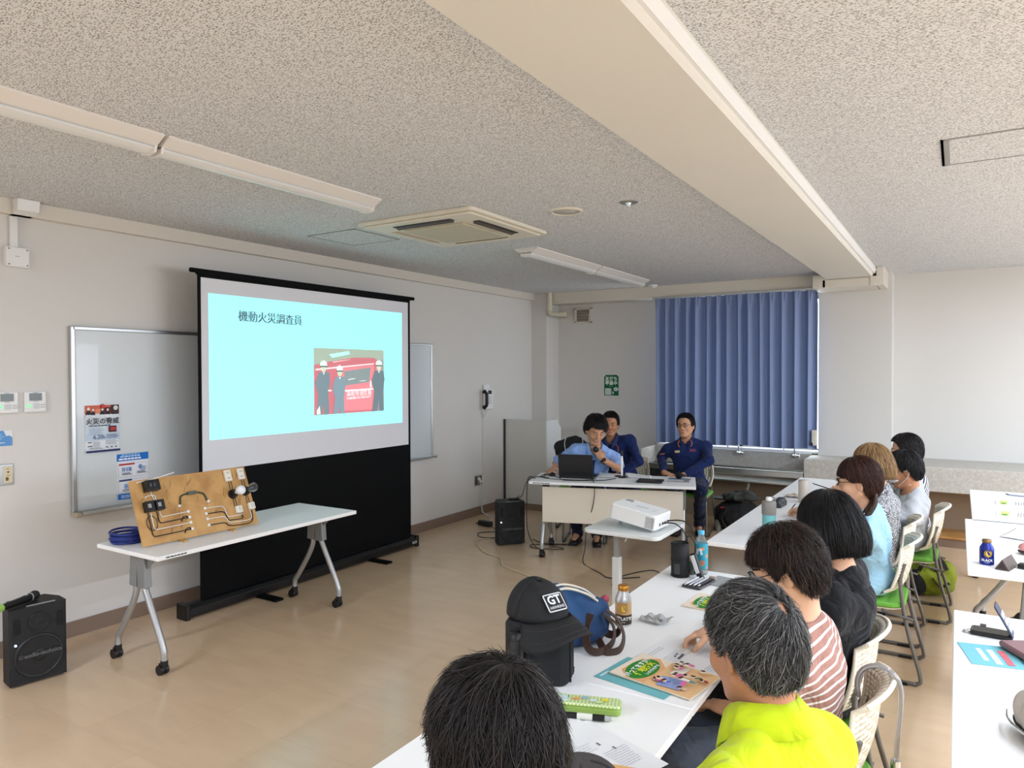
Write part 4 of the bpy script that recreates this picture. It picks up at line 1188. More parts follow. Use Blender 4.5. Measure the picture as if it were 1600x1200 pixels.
# ------------------------------------------------------------------ sink below the window, its taps, things under it
t = thing('sink', 'long low stainless sink with terrazzo splashback under the curtain', 'sink', (-2.38, 8.12, 0))
sx0, sx1 = -0.90, 0.98
mb = MB()
mb.box(((sx0 + sx1) / 2, 0.47, 0.655), (sx1 - sx0, 0.05, 0.29))
mb.box((sx0 + 0.02, 0.22, 0.70), (0.04, 0.46, 0.20))
mb.build('splashback', M_terrazzo, t, bevel=0.004)
mb = MB()
mb.box(((sx0 + sx1) / 2, -0.01, 0.605), (sx1 - sx0, 0.03, 0.055))
mb.box(((sx0 + sx1) / 2, -0.002, 0.635), (sx1 - sx0, 0.05, 0.012))
mb.box((sx0 + 0.015, 0.22, 0.605), (0.03, 0.46, 0.055)).box((sx1 - 0.015, 0.22, 0.605), (0.03, 0.46, 0.055))
mb.box(((sx0 + sx1) / 2, 0.22, 0.50), (sx1 - sx0 - 0.04, 0.45, 0.02))
mb.box((sx0 + 0.02, 0.22, 0.55), (0.015, 0.45, 0.1)).box((sx1 - 0.02, 0.22, 0.55), (0.015, 0.45, 0.1)).box(((sx0 + sx1) / 2, 0.44, 0.55), (sx1 - sx0 - 0.04, 0.015, 0.12))
mb.build('basin', M_steel, t, bevel=0.003)
MB().box((sx0 + 0.34, -0.005, 0.47), (0.66, 0.02, 0.215)).build('dark_apron', mat('apron_green', (44, 52, 50), 0.3), t, bevel=0.003)
MB().box(((sx0 + sx1) / 2, 0.36, 0.29), (sx1 - sx0, 0.03, 0.58)).build('back_panel', mat('sink_back', (150, 132, 110), 0.4), t)
mb = MB()
for x in (sx0 + 0.06, sx1 - 0.06): mb.box((x, 0.2, 0.25), (0.05, 0.34, 0.50))
mb.build('support', mat('sink_support', (130, 126, 118), 0.6), t)
mb = MB(); mb.tube(spline([(0.36, 0.16, 0.50), (0.36, 0.16, 0.42), (0.30, 0.2, 0.30), (0.24, 0.24, 0.18), (0.24, 0.26, 0.02)], 6), 0.017, 10); mb.build('drain_tube', mat('drain_grey', (176, 172, 164), 0.4), t)
for i, (x, lb) in enumerate(((-2.19, 'chrome gooseneck tap on the left of the sink splashback'), (-1.565, 'chrome gooseneck tap on the right of the sink splashback'))):
    t = thing('faucet', lb, 'faucet', (x, 8.565, 0.772), group='chrome faucets over the sink')
    mb = MB(); mb.tube([(0, 0.0, 0), (0, -0.05, 0)], 0.014, 12); mb.ell((0, -0.05, 0.0), (0.022, 0.022, 0.02)); mb.build('body', M_chrome, t)
    MB().lathe([(0.001, 0), (0.026, 0), (0.026, 0.006)], n=20).build('flange', M_chrome, t, None, (R(90), 0, 0))
    sx_ = -1
    mb = MB(); mb.tube(spline([(0, -0.05, 0.0), (0, -0.055, 0.09), (sx_ * 0.02, -0.07, 0.135), (sx_ * 0.06, -0.10, 0.145), (sx_ * 0.095, -0.13, 0.115), (sx_ * 0.10, -0.135, 0.07)], 6), 0.0085, 10); mb.build('spout', M_chrome, t)
    mb = MB(); mb.cyl((0.02, -0.055, 0), (0.055, -0.06, 0.0), 0.012); mb.box((0.06, -0.06, 0), (0.012, 0.012, 0.055)).box((0.06, -0.06, 0), (0.012, 0.055, 0.012)); mb.build('handle', M_chrome, t, bevel=0.003)
M_blackcloth = mat('black_cloth', (22, 22, 24), 0.85, bump=(120, 0.5))

# ------------------------------------------------------------------ curtain
t = thing('curtain', 'blue pleated curtain covering the window', 'curtain', (-2.26, 8.40, 0))
M_cur = mat('curtain_blue', (132, 146, 178), 0.9, spec=0.1, bump=(700, 0.15))
nt, b, L_ = nodes_of(M_cur)
tr = nt.nodes.new('ShaderNodeBsdfTranslucent'); tr.inputs['Color'].default_value = (*lin((80, 110, 170)), 1)
mxs = nt.nodes.new('ShaderNodeMixShader'); mxs.inputs[0].default_value = 0.06
out = nt.nodes['Material Output']
L_(b.outputs[0], mxs.inputs[1]); L_(tr.outputs[0], mxs.inputs[2]); L_(mxs.outputs[0], out.inputs['Surface'])
rnd = random.Random(7)
CW0, CW1 = -0.91, 0.946
NP = 15
edges = [CW0 + (CW1 - CW0) * (i + (0.0 if i in (0, NP) else rnd.uniform(-0.18, 0.18))) / NP for i in range(NP + 1)]
amps = [rnd.uniform(0.7, 1.2) for _ in range(NP)]
phs = [rnd.uniform(-0.12, 0.12) for _ in range(NP)]
def cur(u, v):
    x = CW0 + (CW1 - CW0) * u
    k = max(i for i in range(NP) if edges[i] <= x + 1e-9)
    f = (x - edges[k]) / (edges[k + 1] - edges[k])
    top = max(0, (v - 0.90) / 0.10)
    wv = math.sin(2 * PI * f + phs[k]) + 0.16 * math.sin(4 * PI * f + 0.6)
    y = -0.044 * amps[k] * wv * (1 - 0.35 * top) + 0.012 * math.sin(5 * x + 3 * v)
    pin = math.exp(-((f - 0.5) / 0.07) ** 2) * math.exp(-((v - 0.965) / 0.03) ** 2) * 0.03
    z0 = 0.868 + 0.008 * math.sin(9 * x) + 0.004 * wv
    return (x + 0.018 * math.cos(2 * PI * f) * (1 - top) * 0.5, y - pin, z0 + (2.625 - z0) * v)
MB().grid(cur, 340, 40).build('cloth', M_cur, t)
MB().box((0.0, 0.0, 2.635), (1.9, 0.03, 0.02)).build('curtain_rail', M_alu, t)
MB().box((0.925, -0.03, 1.0), (0.045, 0.05, 0.17)).build('draw_cord_box', mat('cord_box_ivory', (206, 202, 190), 0.5), t, bevel=0.005)
MB().tube([(0.895, -0.05, 0.93), (0.915, -0.05, 0.93)], 0.02, 8).build('clip', M_black, t)

# ------------------------------------------------------------------ implicit surfaces for bodies, clothes and hair
import openvdb
def npv(p):
    return np.array([p[0], p[1], p[2]], dtype=np.float32)
class Field:
    def __init__(self, lo, hi, h):
        self.lo, self.h = npv(lo), float(h)
        self.n = np.ceil((npv(hi) - self.lo) / h).astype(int) + 1
        self.D = np.full(self.n, 0.25, dtype=np.float32)
    def sub(self, lo, hi):
        a = np.clip(np.floor((npv(lo) - self.lo) / self.h).astype(int), 0, self.n)
        b = np.clip(np.ceil((npv(hi) - self.lo) / self.h).astype(int) + 1, 0, self.n)
        if np.any(b <= a):
            return None, None
        sl = tuple(slice(a[i], b[i]) for i in range(3))
        g = np.meshgrid(*[(self.lo[i] + self.h * np.arange(a[i], b[i])).astype(np.float32) for i in range(3)], indexing='ij', sparse=True)
        return sl, g
    def put(self, lo, hi, fn, k=0.02, op='u'):
        pad = k + 0.03
        sl, g = self.sub(npv(lo) - pad, npv(hi) + pad)
        if sl is None:
            return self
        d = fn(*g)
        A = self.D[sl]
        if op == 'u':
            hh = np.clip(0.5 + 0.5 * (A - d) / k, 0, 1)
            self.D[sl] = A + (d - A) * hh - k * hh * (1 - hh)
        elif op == 's':
            d = -d
            hh = np.clip(0.5 - 0.5 * (A - d) / k, 0, 1)
            self.D[sl] = A + (d - A) * hh + k * hh * (1 - hh)
        return self
    def cap(self, a, b, ra, rb=None, k=0.02, op='u', off=0.0):
        rb = ra if rb is None else rb
        ra, rb = ra + off, rb + off
        a, b = npv(a), npv(b)
        ab = b - a
        L2 = float(ab @ ab) + 1e-9
        r = max(ra, rb)
        def fn(x, y, z):
            px, py, pz = x - a[0], y - a[1], z - a[2]
            t = np.clip((px * ab[0] + py * ab[1] + pz * ab[2]) / L2, 0, 1)
            return np.sqrt((px - t * ab[0]) ** 2 + (py - t * ab[1]) ** 2 + (pz - t * ab[2]) ** 2) - (ra + (rb - ra) * t)
        return self.put(np.minimum(a, b) - r, np.maximum(a, b) + r, fn, k, op)
    def ell(self, M, c, r, k=0.02, op='u', off=0.0):
        """ellipsoid with centre c and radii r in the frame M (4x4)"""
        r = [v + off for v in r]
        A = np.array(M.to_3x3().inverted(), dtype=np.float32)
        o = npv(M @ Vector(c))
        R_ = max(r)
        def fn(x, y, z):
            px, py, pz = x - o[0], y - o[1], z - o[2]
            u = (A[0, 0] * px + A[0, 1] * py + A[0, 2] * pz) / r[0]
            v = (A[1, 0] * px + A[1, 1] * py + A[1, 2] * pz) / r[1]
            w = (A[2, 0] * px + A[2, 1] * py + A[2, 2] * pz) / r[2]
            k0 = np.sqrt(u * u + v * v + w * w)
            k1 = np.sqrt((u / r[0]) ** 2 + (v / r[1]) ** 2 + (w / r[2]) ** 2) + 1e-6
            return k0 * (k0 - 1) / k1
        return self.put(o - R_, o + R_, fn, k, op)
    def all(self):
        return np.meshgrid(*[(self.lo[i] + self.h * np.arange(self.n[i])).astype(np.float32) for i in range(3)], indexing='ij', sparse=True)
    def local(self, M):
        """grid coordinates in the frame M"""
        Mi = np.array(M.inverted(), dtype=np.float32)
        x, y, z = self.all()
        return [Mi[i, 0] * x + Mi[i, 1] * y + Mi[i, 2] * z + Mi[i, 3] for i in range(3)]
    def sample(self, P):
        q = (np.asarray(P, dtype=np.float32) - self.lo) / self.h
        q = np.clip(q, 0, self.n - 1.001)
        i = np.floor(q).astype(int)
        f = q - i
        out = 0
        for dx in (0, 1):
            for dy in (0, 1):
                for dz in (0, 1):
                    w = (f[:, 0] if dx else 1 - f[:, 0]) * (f[:, 1] if dy else 1 - f[:, 1]) * (f[:, 2] if dz else 1 - f[:, 2])
                    out = out + w * self.D[i[:, 0] + dx, i[:, 1] + dy, i[:, 2] + dz]
        return out
    def grad(self, P):
        e = self.h
        g = np.stack([self.sample(P + np.eye(3, dtype=np.float32)[i] * e) - self.sample(P - np.eye(3, dtype=np.float32)[i] * e) for i in range(3)], 1)
        return g / (np.linalg.norm(g, axis=1, keepdims=True) + 1e-6)
    def mesh(self):
        D = self.D.copy()
        for ax in range(3):
            s = [slice(None)] * 3
            for e in (0, -1):
                s[ax] = e
                D[tuple(s)] = np.maximum(D[tuple(s)], 0.01)
        g = openvdb.FloatGrid(0.25)
        g.copyFromArray(D)
        p, q = g.convertToQuads(isovalue=0.0)
        return p * self.h + self.lo, q
    def build(self, name, mats, parent, smooth_it=0):
        p, q = self.mesh()
        me = np_mesh(name, p, q)
        o = link_mesh(name, me, mats if isinstance(mats, (list, tuple)) else [mats], parent)
        if smooth_it:
            md = o.modifiers.new('smooth', 'SMOOTH')
            md.iterations, md.factor = smooth_it, 0.5
        return o
def np_mesh(name, p, q, mi=None):
    me = bpy.data.meshes.new(name)
    n, m = len(p), len(q)
    k = q.shape[1]
    me.vertices.add(n)
    me.vertices.foreach_set('co', np.asarray(p, dtype=np.float32).ravel())
    me.loops.add(m * k)
    qq = q[:, ::-1] if k == 4 else q
    me.loops.foreach_set('vertex_index', np.asarray(qq, dtype=np.int32).ravel())
    me.polygons.add(m)
    me.polygons.foreach_set('loop_start', np.arange(0, m * k, k, dtype=np.int32))
    me.polygons.foreach_set('use_smooth', np.ones(m, dtype=bool))
    if mi is not None:
        me.polygons.foreach_set('material_index', np.asarray(mi, dtype=np.int32))
    me.update(calc_edges=True)
    me.validate()
    return me
def wrinkle(F, amp, sc=1.0, seed=0):
    """soft folds of cloth"""
    x, y, z = F.all()
    r = np.random.RandomState(seed)
    a = r.uniform(0, 6.28, 8)
    w = np.sin(sc * (17 * x + 9 * y + 28 * z) + a[0] + 2.2 * np.sin(sc * (13 * y - 8 * x) + a[1])) \
        + 0.7 * np.sin(sc * (-24 * x + 30 * y + 19 * z) + a[2] + 2.0 * np.sin(sc * 11 * z + a[3])) \
        + 0.4 * np.sin(sc * (55 * x - 38 * y + 44 * z) + a[4] + 1.5 * np.sin(sc * 21 * x + a[5]))
    near = np.abs(F.D) < 0.05
    F.D = F.D + np.where(near, amp * w, 0).astype(np.float32)

def skin(name, rgb):
    m = mat(name, rgb, 0.5, spec=0.35, vary=(22, 0.035))
    nt, b, L = nodes_of(m)
    b.inputs['Subsurface Weight'].default_value = 0.06
    b.inputs['Subsurface Radius'].default_value = (0.012, 0.004, 0.002)
    return m
M_sk1 = skin('skin_warm', (196, 146, 114))
M_sk2 = skin('skin_tan', (178, 126, 94))
M_sk3 = skin('skin_light', (212, 166, 136))
M_lip = mat('lips', (164, 96, 84), 0.45)
M_brow = mat('eyebrow', (38, 30, 26), 0.8)
M_eyew = mat('eye_white', (214, 208, 200), 0.2)
M_iris = mat('iris_dark', (26, 18, 14), 0.15)
def hair_mats(n, base, *cols):
    return [mat('hair_%s_%d' % (n, i), c, 0.45, spec=0.4) for i, c in enumerate((base,) + cols)]
H_black = hair_mats('black', (14, 12, 12), (20, 17, 17), (32, 28, 27), (10, 9, 9))
H_softblack = hair_mats('soft_black', (20, 16, 15), (30, 24, 22), (48, 40, 37), (14, 11, 11))
H_brown = hair_mats('dark_brown', (28, 18, 15), (40, 26, 20), (64, 44, 35), (18, 12, 10))
H_redbrown = hair_mats('red_brown', (42, 22, 15), (58, 31, 21), (82, 48, 34), (28, 15, 11))
H_tan = hair_mats('tan', (134, 102, 66), (154, 120, 80), (182, 150, 108), (108, 80, 50))
H_grey = hair_mats('grey', (50, 49, 48), (74, 73, 72), (128, 126, 124), (34, 33, 33))

def smooth_pts(a, t):
    return np.interp(t, [p[0] for p in a], [p[1] for p in a]).astype(np.float32)

def strands(F, M, n, length, lift, width, crown, seed, down=0.6, curl=0.15, K=6, part=None, nmats=3, zline=None, tips=0.006):
    """thin tapering locks combed over the hair field F (head frame M) away from the crown"""
    rs = np.random.RandomState(seed)
    p, q = F.mesh()
    Mi = np.array(M.inverted(), dtype=np.float32)
    R3 = Mi[:3, :3]
    area = np.ones(len(p))
    idx = rs.choice(len(p), n, p=area / area.sum())
    P = p[idx] + rs.uniform(-0.5, 0.5, (n, 3)).astype(np.float32) * F.h
    cr = npv(M @ Vector(crown))
    upv = npv(M.to_3x3() @ Vector((0, 0, 1)))
    L = length * rs.uniform(0.5, 1.25, n)[:, None].astype(np.float32)
    pts = []
    jit = rs.normal(0, curl, (n, 3)).astype(np.float32)
    lf = rs.uniform(0.0, 1.0, n).astype(np.float32) ** 2
    sideL = np.sign((P - cr) @ npv(M.to_3x3() @ Vector((1, 0, 0))))[:, None]
    sv = npv(M.to_3x3() @ Vector((1, 0, 0)))[None, :]
    tgt = 0.0005 + lift * lf
    for k in range(K):
        N = F.grad(P)
        d = P - cr
        d = d / (np.linalg.norm(d, axis=1, keepdims=True) + 1e-6)
        if part is not None:
            d = d * 0.4 + sideL * sv * part
        d = d - upv * down * np.clip(1.0 - 0.0 * k, 0, 1)
        d = d + jit * (0.6 + 0.4 * k)
        d = d - N * np.sum(d * N, axis=1, keepdims=True)
        d = d / (np.linalg.norm(d, axis=1, keepdims=True) + 1e-6)
        D = F.sample(P)[:, None]
        goal = (tgt + (tips * (k / (K - 1)) ** 2 * lf))[:, None]
        P = P + N * np.clip(goal - D, -0.01, 0.01)
        pts.append(P.copy())
        Pn = P + d * L / (K - 1)
        if zline is not None:
            q = Pn @ R3.T + Mi[:3, 3]
            bad = q[:, 2] < smooth_pts(zline, q[:, 1]) - 0.004
            Pn[bad] = P[bad] + (Pn[bad] - P[bad]) * 0.04
        P = Pn
    pts = np.stack(pts, 1)
    T_ = np.gradient(pts, axis=1)
    T_ /= np.linalg.norm(T_, axis=2, keepdims=True) + 1e-6
    ref = np.stack([F.grad(pts[:, k]) for k in range(K)], 1)
    B = np.cross(T_, ref)
    B /= np.linalg.norm(B, axis=2, keepdims=True) + 1e-6
    wd_ = width * rs.uniform(0.6, 1.3, n).astype(np.float32)[:, None, None]
    tp = np.interp(np.linspace(0, 1, K), [0, 0.15, 0.6, 1], [0.5, 1, 0.85, 0.08]).astype(np.float32)[None, :, None]
    r0 = pts + B * wd_ * tp
    r1 = pts - B * wd_ * tp
    r2 = pts + ref * wd_ * tp * 0.8
    V = np.stack([r0, r2, r1], 2).reshape(-1, 3)
    base = (np.arange(n)[:, None] * K + np.arange(K - 1)[None, :]) * 3
    fs = []
    for a, b in ((0, 1), (1, 2), (2, 0)):
        fs.append(np.stack([base + a, base + b, base + 3 + b, base + 3 + a], 2).reshape(-1, 4))
    mi = rs.choice(nmats, n, p=[0.5, 0.22, 0.28][:nmats]) + 1
    return V, np.concatenate(fs), np.tile(np.repeat(mi, K - 1), 3)

def frame_of(fwd, up=(0, 0, 1)):
    f = Vector(fwd).normalized()
    r = f.cross(Vector(up)).normalized()
    u = r.cross(f)
    return Matrix((r, f, u)).transposed()

def hand_prims(F, wrist, elbow, fdir, palm, thumb_side, curl=0.4, spread=1.0, sc=1.0, off=0.0):
    """five-fingered hand: fdir = where the fingers point, palm = palm normal, thumb_side = +1/-1 along fdir x palm"""
    f = Vector(fdir).normalized()
    n = Vector(palm); n = (n - f * n.dot(f)).normalized()
    s = f.cross(n) * thumb_side
    w = Vector(wrist)
    M = Matrix((s, f, n)).transposed().to_4x4(); M.translation = w
    F.ell(M, (0, 0.045 * sc, 0.0), (0.040 * sc, 0.052 * sc, 0.015 * sc), 0.014)
    F.cap(w, M @ Vector((0.004, 0.04 * sc, 0)), 0.024 * sc, 0.022 * sc, 0.02)
    for x, l, a0 in ((0.029, 0.070, 0.9), (0.010, 0.080, 1.0), (-0.010, 0.075, 1.1), (-0.028, 0.058, 1.25)):
        p = Vector((x * sc, 0.085 * sc, 0))
        ang = curl * a0 * 0.55
        dx = x * 1.6 * spread
        rr = 0.0092
        for j, fr in enumerate((0.45, 0.32, 0.23)):
            d = Vector((dx, math.cos(ang), math.sin(ang))).normalized()
            e = p + d * l * fr * sc
            F.cap(M @ p, M @ e, rr * sc, (rr - 0.0009) * sc, 0.006 if j else 0.010)
            p = e
            rr -= 0.0009
            ang += curl * (0.9, 0.7, 0)[j]
    p = Vector((0.030, 0.025, 0.004)) * sc
    e = Vector((0.056, 0.058, 0.014 + 0.02 * curl)) * sc
    g = Vector((0.056 - 0.012 * curl, 0.088, 0.022 + 0.035 * curl)) * sc
    F.cap(M @ p, M @ e, 0.0135 * sc, 0.0105 * sc, 0.012)
    F.cap(M @ e, M @ g, 0.0105 * sc, 0.0085 * sc, 0.006)
    return M

def person(name_label, loc, rotz, head, hyaw=0.0, hpitch=0.0, hroll=0.0, hs=1.0, sk=M_sk1, shw=0.185, build=1.0, cup=0.0,
           arms=None, legs=None, shirt=None, sleeve=1.0, pants=None, shoes=True, collar=None, hair=None, hmat=None,
           face=True, eyes_open=1.0, neck=0.0, h=0.0055, wr=0.0022, seed=1, hat=None, polo=False, hips=0.535, socks=None):
    """seated figure; local +y is where the body faces, +x its right. arms = [(elbow, wrist, fdir, palm, curl)] for (right, left)"""
    t = thing('person', name_label, 'person', loc, rotz)
    HC = Vector(head)
    MH = Matrix.Translation(HC) @ Matrix.Rotation(hyaw, 4, 'Z') @ Matrix.Rotation(-hpitch, 4, 'X') @ Matrix.Rotation(hroll, 4, 'Y') @ Matrix.Diagonal((hs, hs, hs, 1))
    MHr = MH
    nb = HC + Matrix.Rotation(hyaw * 0.4, 3, 'Z') @ Vector((0, -0.050 - 0.02 * math.sin(max(hpitch, 0)), -0.185 * hs))    # base of the neck (C7/clavicle level)
    hip = Vector((0, 0, hips))
    axis = (nb - hip)
    TL = axis.length
    up = axis.normalized()
    rt = Vector((1, 0, 0))
    fw = up.cross(rt).normalized()          # +y-ish, perpendicular to the spine
    fw = -fw if fw.y < 0 else fw
    rt = fw.cross(up).normalized()
    MT = Matrix((rt, fw, up)).transposed().to_4x4(); MT.translation = hip
    sh = [MT @ Vector((s * shw, 0.005, TL - 0.065)) for s in (1, -1)]
    def torso(F, off=0.0, k=0.05, b=build):
        F.ell(Matrix.Translation(hip), (0, 0.01, 0.0), (0.165 * b, 0.125, 0.10), k, off=off)
        F.ell(MT, (0, 0.012, TL * 0.30), (0.135 * b, 0.100 * b, 0.15), k, off=off)
        F.ell(MT, (0, 0.008, TL * 0.62), (0.150 * b, 0.102 * b, 0.17), k, off=off)
        F.cap(sh[0] - rt * 0.03, sh[1] + rt * 0.03, 0.060, 0.060, k, off=off)
        F.ell(MT, (0, -0.01, TL - 0.10), (0.135, 0.080, 0.085), k, off=off)
    def traps(F, off=0.0):
        for s in sh:
            F.cap(nb + (HC - nb) * 0.12 + fw * -0.012, s + up * 0.018, 0.040, 0.034, 0.04, off=off)
    A = arms or [None, None]
    lo = [min(-0.34, *[min(v[0] for v in a[:2]) - 0.2 for a in A if a] or [0]), min(-0.26, HC.y - 0.2), -0.01]
    hi = [max(0.34, *[max(v[0] for v in a[:2]) + 0.2 for a in A if a] or [0]), max(HC.y + 0.2, 0.66, *[a[1][1] + 0.22 for a in A if a] or [0]), HC.z + 0.24]
    F = Field(lo, hi, h)
    torso(F, -0.006)
    traps(F, -0.004)
    # neck and head
    hb = MH @ Vector((0, -0.028, -0.065))
    F.cap(nb - up * 0.02, hb, 0.053, 0.050, 0.03)
    F.ell(MH, (0, -0.012, 0.030), (0.076, 0.094, 0.090), 0.02)
    F.ell(MH, (0, 0.020, -0.040), (0.062, 0.070, 0.086), 0.03)
    for s in (-1, 1):
        F.cap(MH @ Vector((s * 0.054, -0.005, -0.060)), MH @ Vector((s * 0.020, 0.058, -0.104)), 0.018 * hs, 0.018 * hs, 0.025)
        F.ell(MH, (s * 0.040, 0.060, -0.034), (0.024, 0.022, 0.026), 0.02)
    F.ell(MH, (0, 0.066, -0.106), (0.022, 0.020, 0.016), 0.02)
    F.cap(MH @ Vector((-0.034, 0.080, 0.014)), MH @ Vector((0.034, 0.080, 0.014)), 0.011 * hs, None, 0.014)
    for s in (-1, 1):
        F.ell(MH, (s * 0.031, 0.100, -0.004), (0.017, 0.016, 0.010), 0.010, 's')
        F.ell(MH, (s * 0.031, 0.081, -0.005), (0.0135, 0.0105, 0.0085), 0.005)
    F.cap(MH @ Vector((0, 0.088, 0.004)), MH @ Vector((0, 0.108, -0.034)), 0.0075 * hs, 0.0115 * hs, 0.010)
    for s in (-1, 1):
        F.ell(MH, (s * 0.012, 0.098, -0.040), (0.009, 0.010, 0.008), 0.006)
        # ear
        ME = MH @ Matrix.Translation((s * 0.077, -0.010, -0.018)) @ Matrix.Rotation(s * 0.45, 4, 'Z') @ Matrix.Rotation(-0.15, 4, 'X')
        F.ell(ME, (0, 0, 0), (0.008, 0.019, 0.032), 0.008)
        F.ell(ME, (s * 0.010, 0.004, 0.002), (0.007, 0.010, 0.019), 0.004, 's')
    F.cap(MH @ Vector((-0.018, 0.084, -0.068)), MH @ Vector((0.018, 0.084, -0.068)), 0.0065 * hs, None, 0.012)
    F.cap(MH @ Vector((-0.014, 0.082, -0.079)), MH @ Vector((0.014, 0.082, -0.079)), 0.0065 * hs, None, 0.012)
    # arms
    hands = []
    for i, a in enumerate(A):
        if not a:
            continue
        el, wr_ = Vector(a[0]), Vector(a[1])
        F.cap(sh[i], el, 0.045, 0.036, 0.03)
        F.cap(el, wr_, 0.037, 0.025, 0.02)
        hands.append(hand_prims(F, wr_, el, a[2], a[3], a[5] if len(a) > 5 else (1 if i == 0 else -1), a[4]))
    # legs
    LG = legs or [((0.10, 0.40, 0.52), (0.10, 0.40, 0.09)), ((-0.10, 0.40, 0.52), (-0.10, 0.40, 0.09))]
    for i, (kn, an) in enumerate(LG):
        s = 1 if i == 0 else -1
        F.cap(hip + Vector((s * 0.085, 0.03, -0.005)), kn, 0.078, 0.054, 0.03)
        F.cap(kn, Vector(kn) * 0.5 + Vector(an) * 0.5 + Vector((0, -0.012, 0)), 0.052, 0.050, 0.02)
        F.cap(Vector(kn) * 0.5 + Vector(an) * 0.5 + Vector((0, -0.012, 0)), an, 0.050, 0.034, 0.02)
        F.cap(an, (an[0] + s * 0.015, an[1] + 0.14, 0.035), 0.036, 0.026, 0.02)
    # face parts
    if face:
        def surf(x, z):
            ys = np.linspace(0.15, 0.03, 121)
            P = np.array([tuple(MH @ Vector((x, y, z))) for y in ys], dtype=np.float32)
            d = F.sample(P)
            k = int(np.argmax(d < 0))
            return float(ys[k])
        for s in (-1, 1):
            mb = MB(MH.copy())
            oh = 0.0042 * eyes_open
            pts = [(s * 0.031 + 0.0125 * math.cos(a), -0.005 + oh * math.sin(a)) for a in (2 * PI * i / 14 for i in range(14))]
            mb.poly([(x, surf(x, z) + 0.0012, z) for x, z in pts], 0)
            if eyes_open > 0.5:
                pts = [(s * 0.031 + 0.0048 * math.cos(a), -0.005 + min(0.0046, oh) * math.sin(a)) for a in (2 * PI * i / 12 for i in range(12))]
                mb.poly([(x, surf(x, z) + 0.0022, z) for x, z in pts], 1)
            mb.tube([(s * 0.031 + u * 0.0145, surf(s * 0.031 + u * 0.0145, -0.005) + 0.0015, -0.005 + oh * (1 - u * u) + 0.0005) for u in (-1, -0.5, 0, 0.5, 1)], 0.0013, 5, 1)
            mb.build('eye', [M_eyew if eyes_open > 0.5 else sk, M_iris], t)
            mb = MB(MH.copy())
            mb.tube([(s * (0.016 + u * 0.034), surf(s * (0.016 + u * 0.034), 0.015 + 0.006 * math.sin(u * 2.4)) + 0.0005, 0.015 + 0.006 * math.sin(u * 2.4)) for u in (0, 0.25, 0.5, 0.75, 1)], [0.0025, 0.0036, 0.0034, 0.0028, 0.0012], 6)
            mb.build('eyebrow', M_brow, t)
        mb = MB(MH.copy())
        for z0, r0 in ((-0.0685, 0.0040), (-0.0765, 0.0046)):
            mb.tube([(u * 0.022, surf(u * 0.022, z0) - 0.0030, z0 + 0.0015 * (1 - abs(u)) * (1 if z0 > -0.07 else -1)) for u in (-1, -0.5, 0, 0.5, 1)], [0.001, r0, r0 * 1.1, r0, 0.001], 6)
        mb.build('lips', M_lip, t)
    F.build('body', sk, t)
    # clothes
    nm = (nb + (HC - nb) * 0.10)
    if shirt:
        name, m = shirt
        G = Field(lo, [hi[0], hi[1], HC.z + 0.05], h * 1.15)
        torso(G, 0.012)
        traps(G, 0.008)
        for i, a in enumerate(A):
            if not a:
                continue
            el, wr_ = Vector(a[0]), Vector(a[1])
            if sleeve <= 0.5:
                e2 = sh[i] + (el - sh[i]) * (sleeve * 2 if sleeve < 0.5 else 1.0)
                G.cap(sh[i], e2, 0.062, 0.064, 0.03)
                d_ = (el - sh[i]).normalized()
                G.put(npv(e2) - 0.1, npv(e2) + 0.1, (lambda d_, e2: lambda x, y, z: -((x - e2.x) * d_.x + (y - e2.y) * d_.y + (z - e2.z) * d_.z) + 0 * x if False else np.where(((x - e2.x) ** 2 + (y - e2.y) ** 2 + (z - e2.z) ** 2) < 0.0081, -((x - e2.x) * d_.x + (y - e2.y) * d_.y + (z - e2.z) * d_.z), 0.2).astype(np.float32))(d_, e2), 0.004, 's')
            else:
                G.cap(sh[i], el, 0.060, 0.048, 0.03)
                e2 = el + (wr_ - el) * min(1.0, (sleeve - 0.5) * 2)
                G.cap(el, e2, 0.048, 0.036, 0.03)
        wrinkle(G, wr, 1.0, seed)
        # neck opening
        rN = 0.058 + neck
        G.cap(nm - up * 0.015 + fw * (0.012 + neck * 0.4), nm + (HC - nm) * 1.2, rN, rN + 0.03, 0.006, 's')
        # hem and lap
        x, y, z = G.all()
        G.D = np.maximum(G.D, (0.455 - z) + 0 * x + 0 * y)
        if polo:
            G.cap(nm + fw * 0.10 - up * 0.03, nm + fw * 0.13 - up * 0.14, 0.012, 0.010, 0.004, 's')
        G.build(name, m, t)
        if collar:
            mb = MB()
            MC = Matrix((rt, fw, (HC - nb).normalized())).transposed().to_4x4(); MC.translation = nm + (HC - nb).normalized() * cup
            loops_o, NN = [], 40
            rows = ((-0.010, 0.062), (0.040, 0.059), (0.046, 0.064), (0.028, 0.080), (-0.006, 0.094))
            for zz, rr in rows:
                l = []
                for j in range(NN + 1):
                    a = PI / 2 + 0.22 + (2 * PI - 0.44) * j / NN
                    fr = max(0, math.sin(a))          # towards the front the collar spreads and drops
                    r2 = rr + neck

                    zz2 = zz - 0.052 * fr ** 1.5 * (1.0 if rr < 0.078 else 1.25)
                    if rr > 0.075:
                        zz2 -= 0.008
                    l.append(MC @ Vector((r2 * math.cos(a) * 1.02, 0.012 + neck * 0.4 + (r2 + 0.012) * math.sin(a), zz2)))
                loops_o.append(l)
            mb.loft(loops_o, 0, True, False, False, closed=False)
            mb.build('collar', collar, t, solid=0.004)
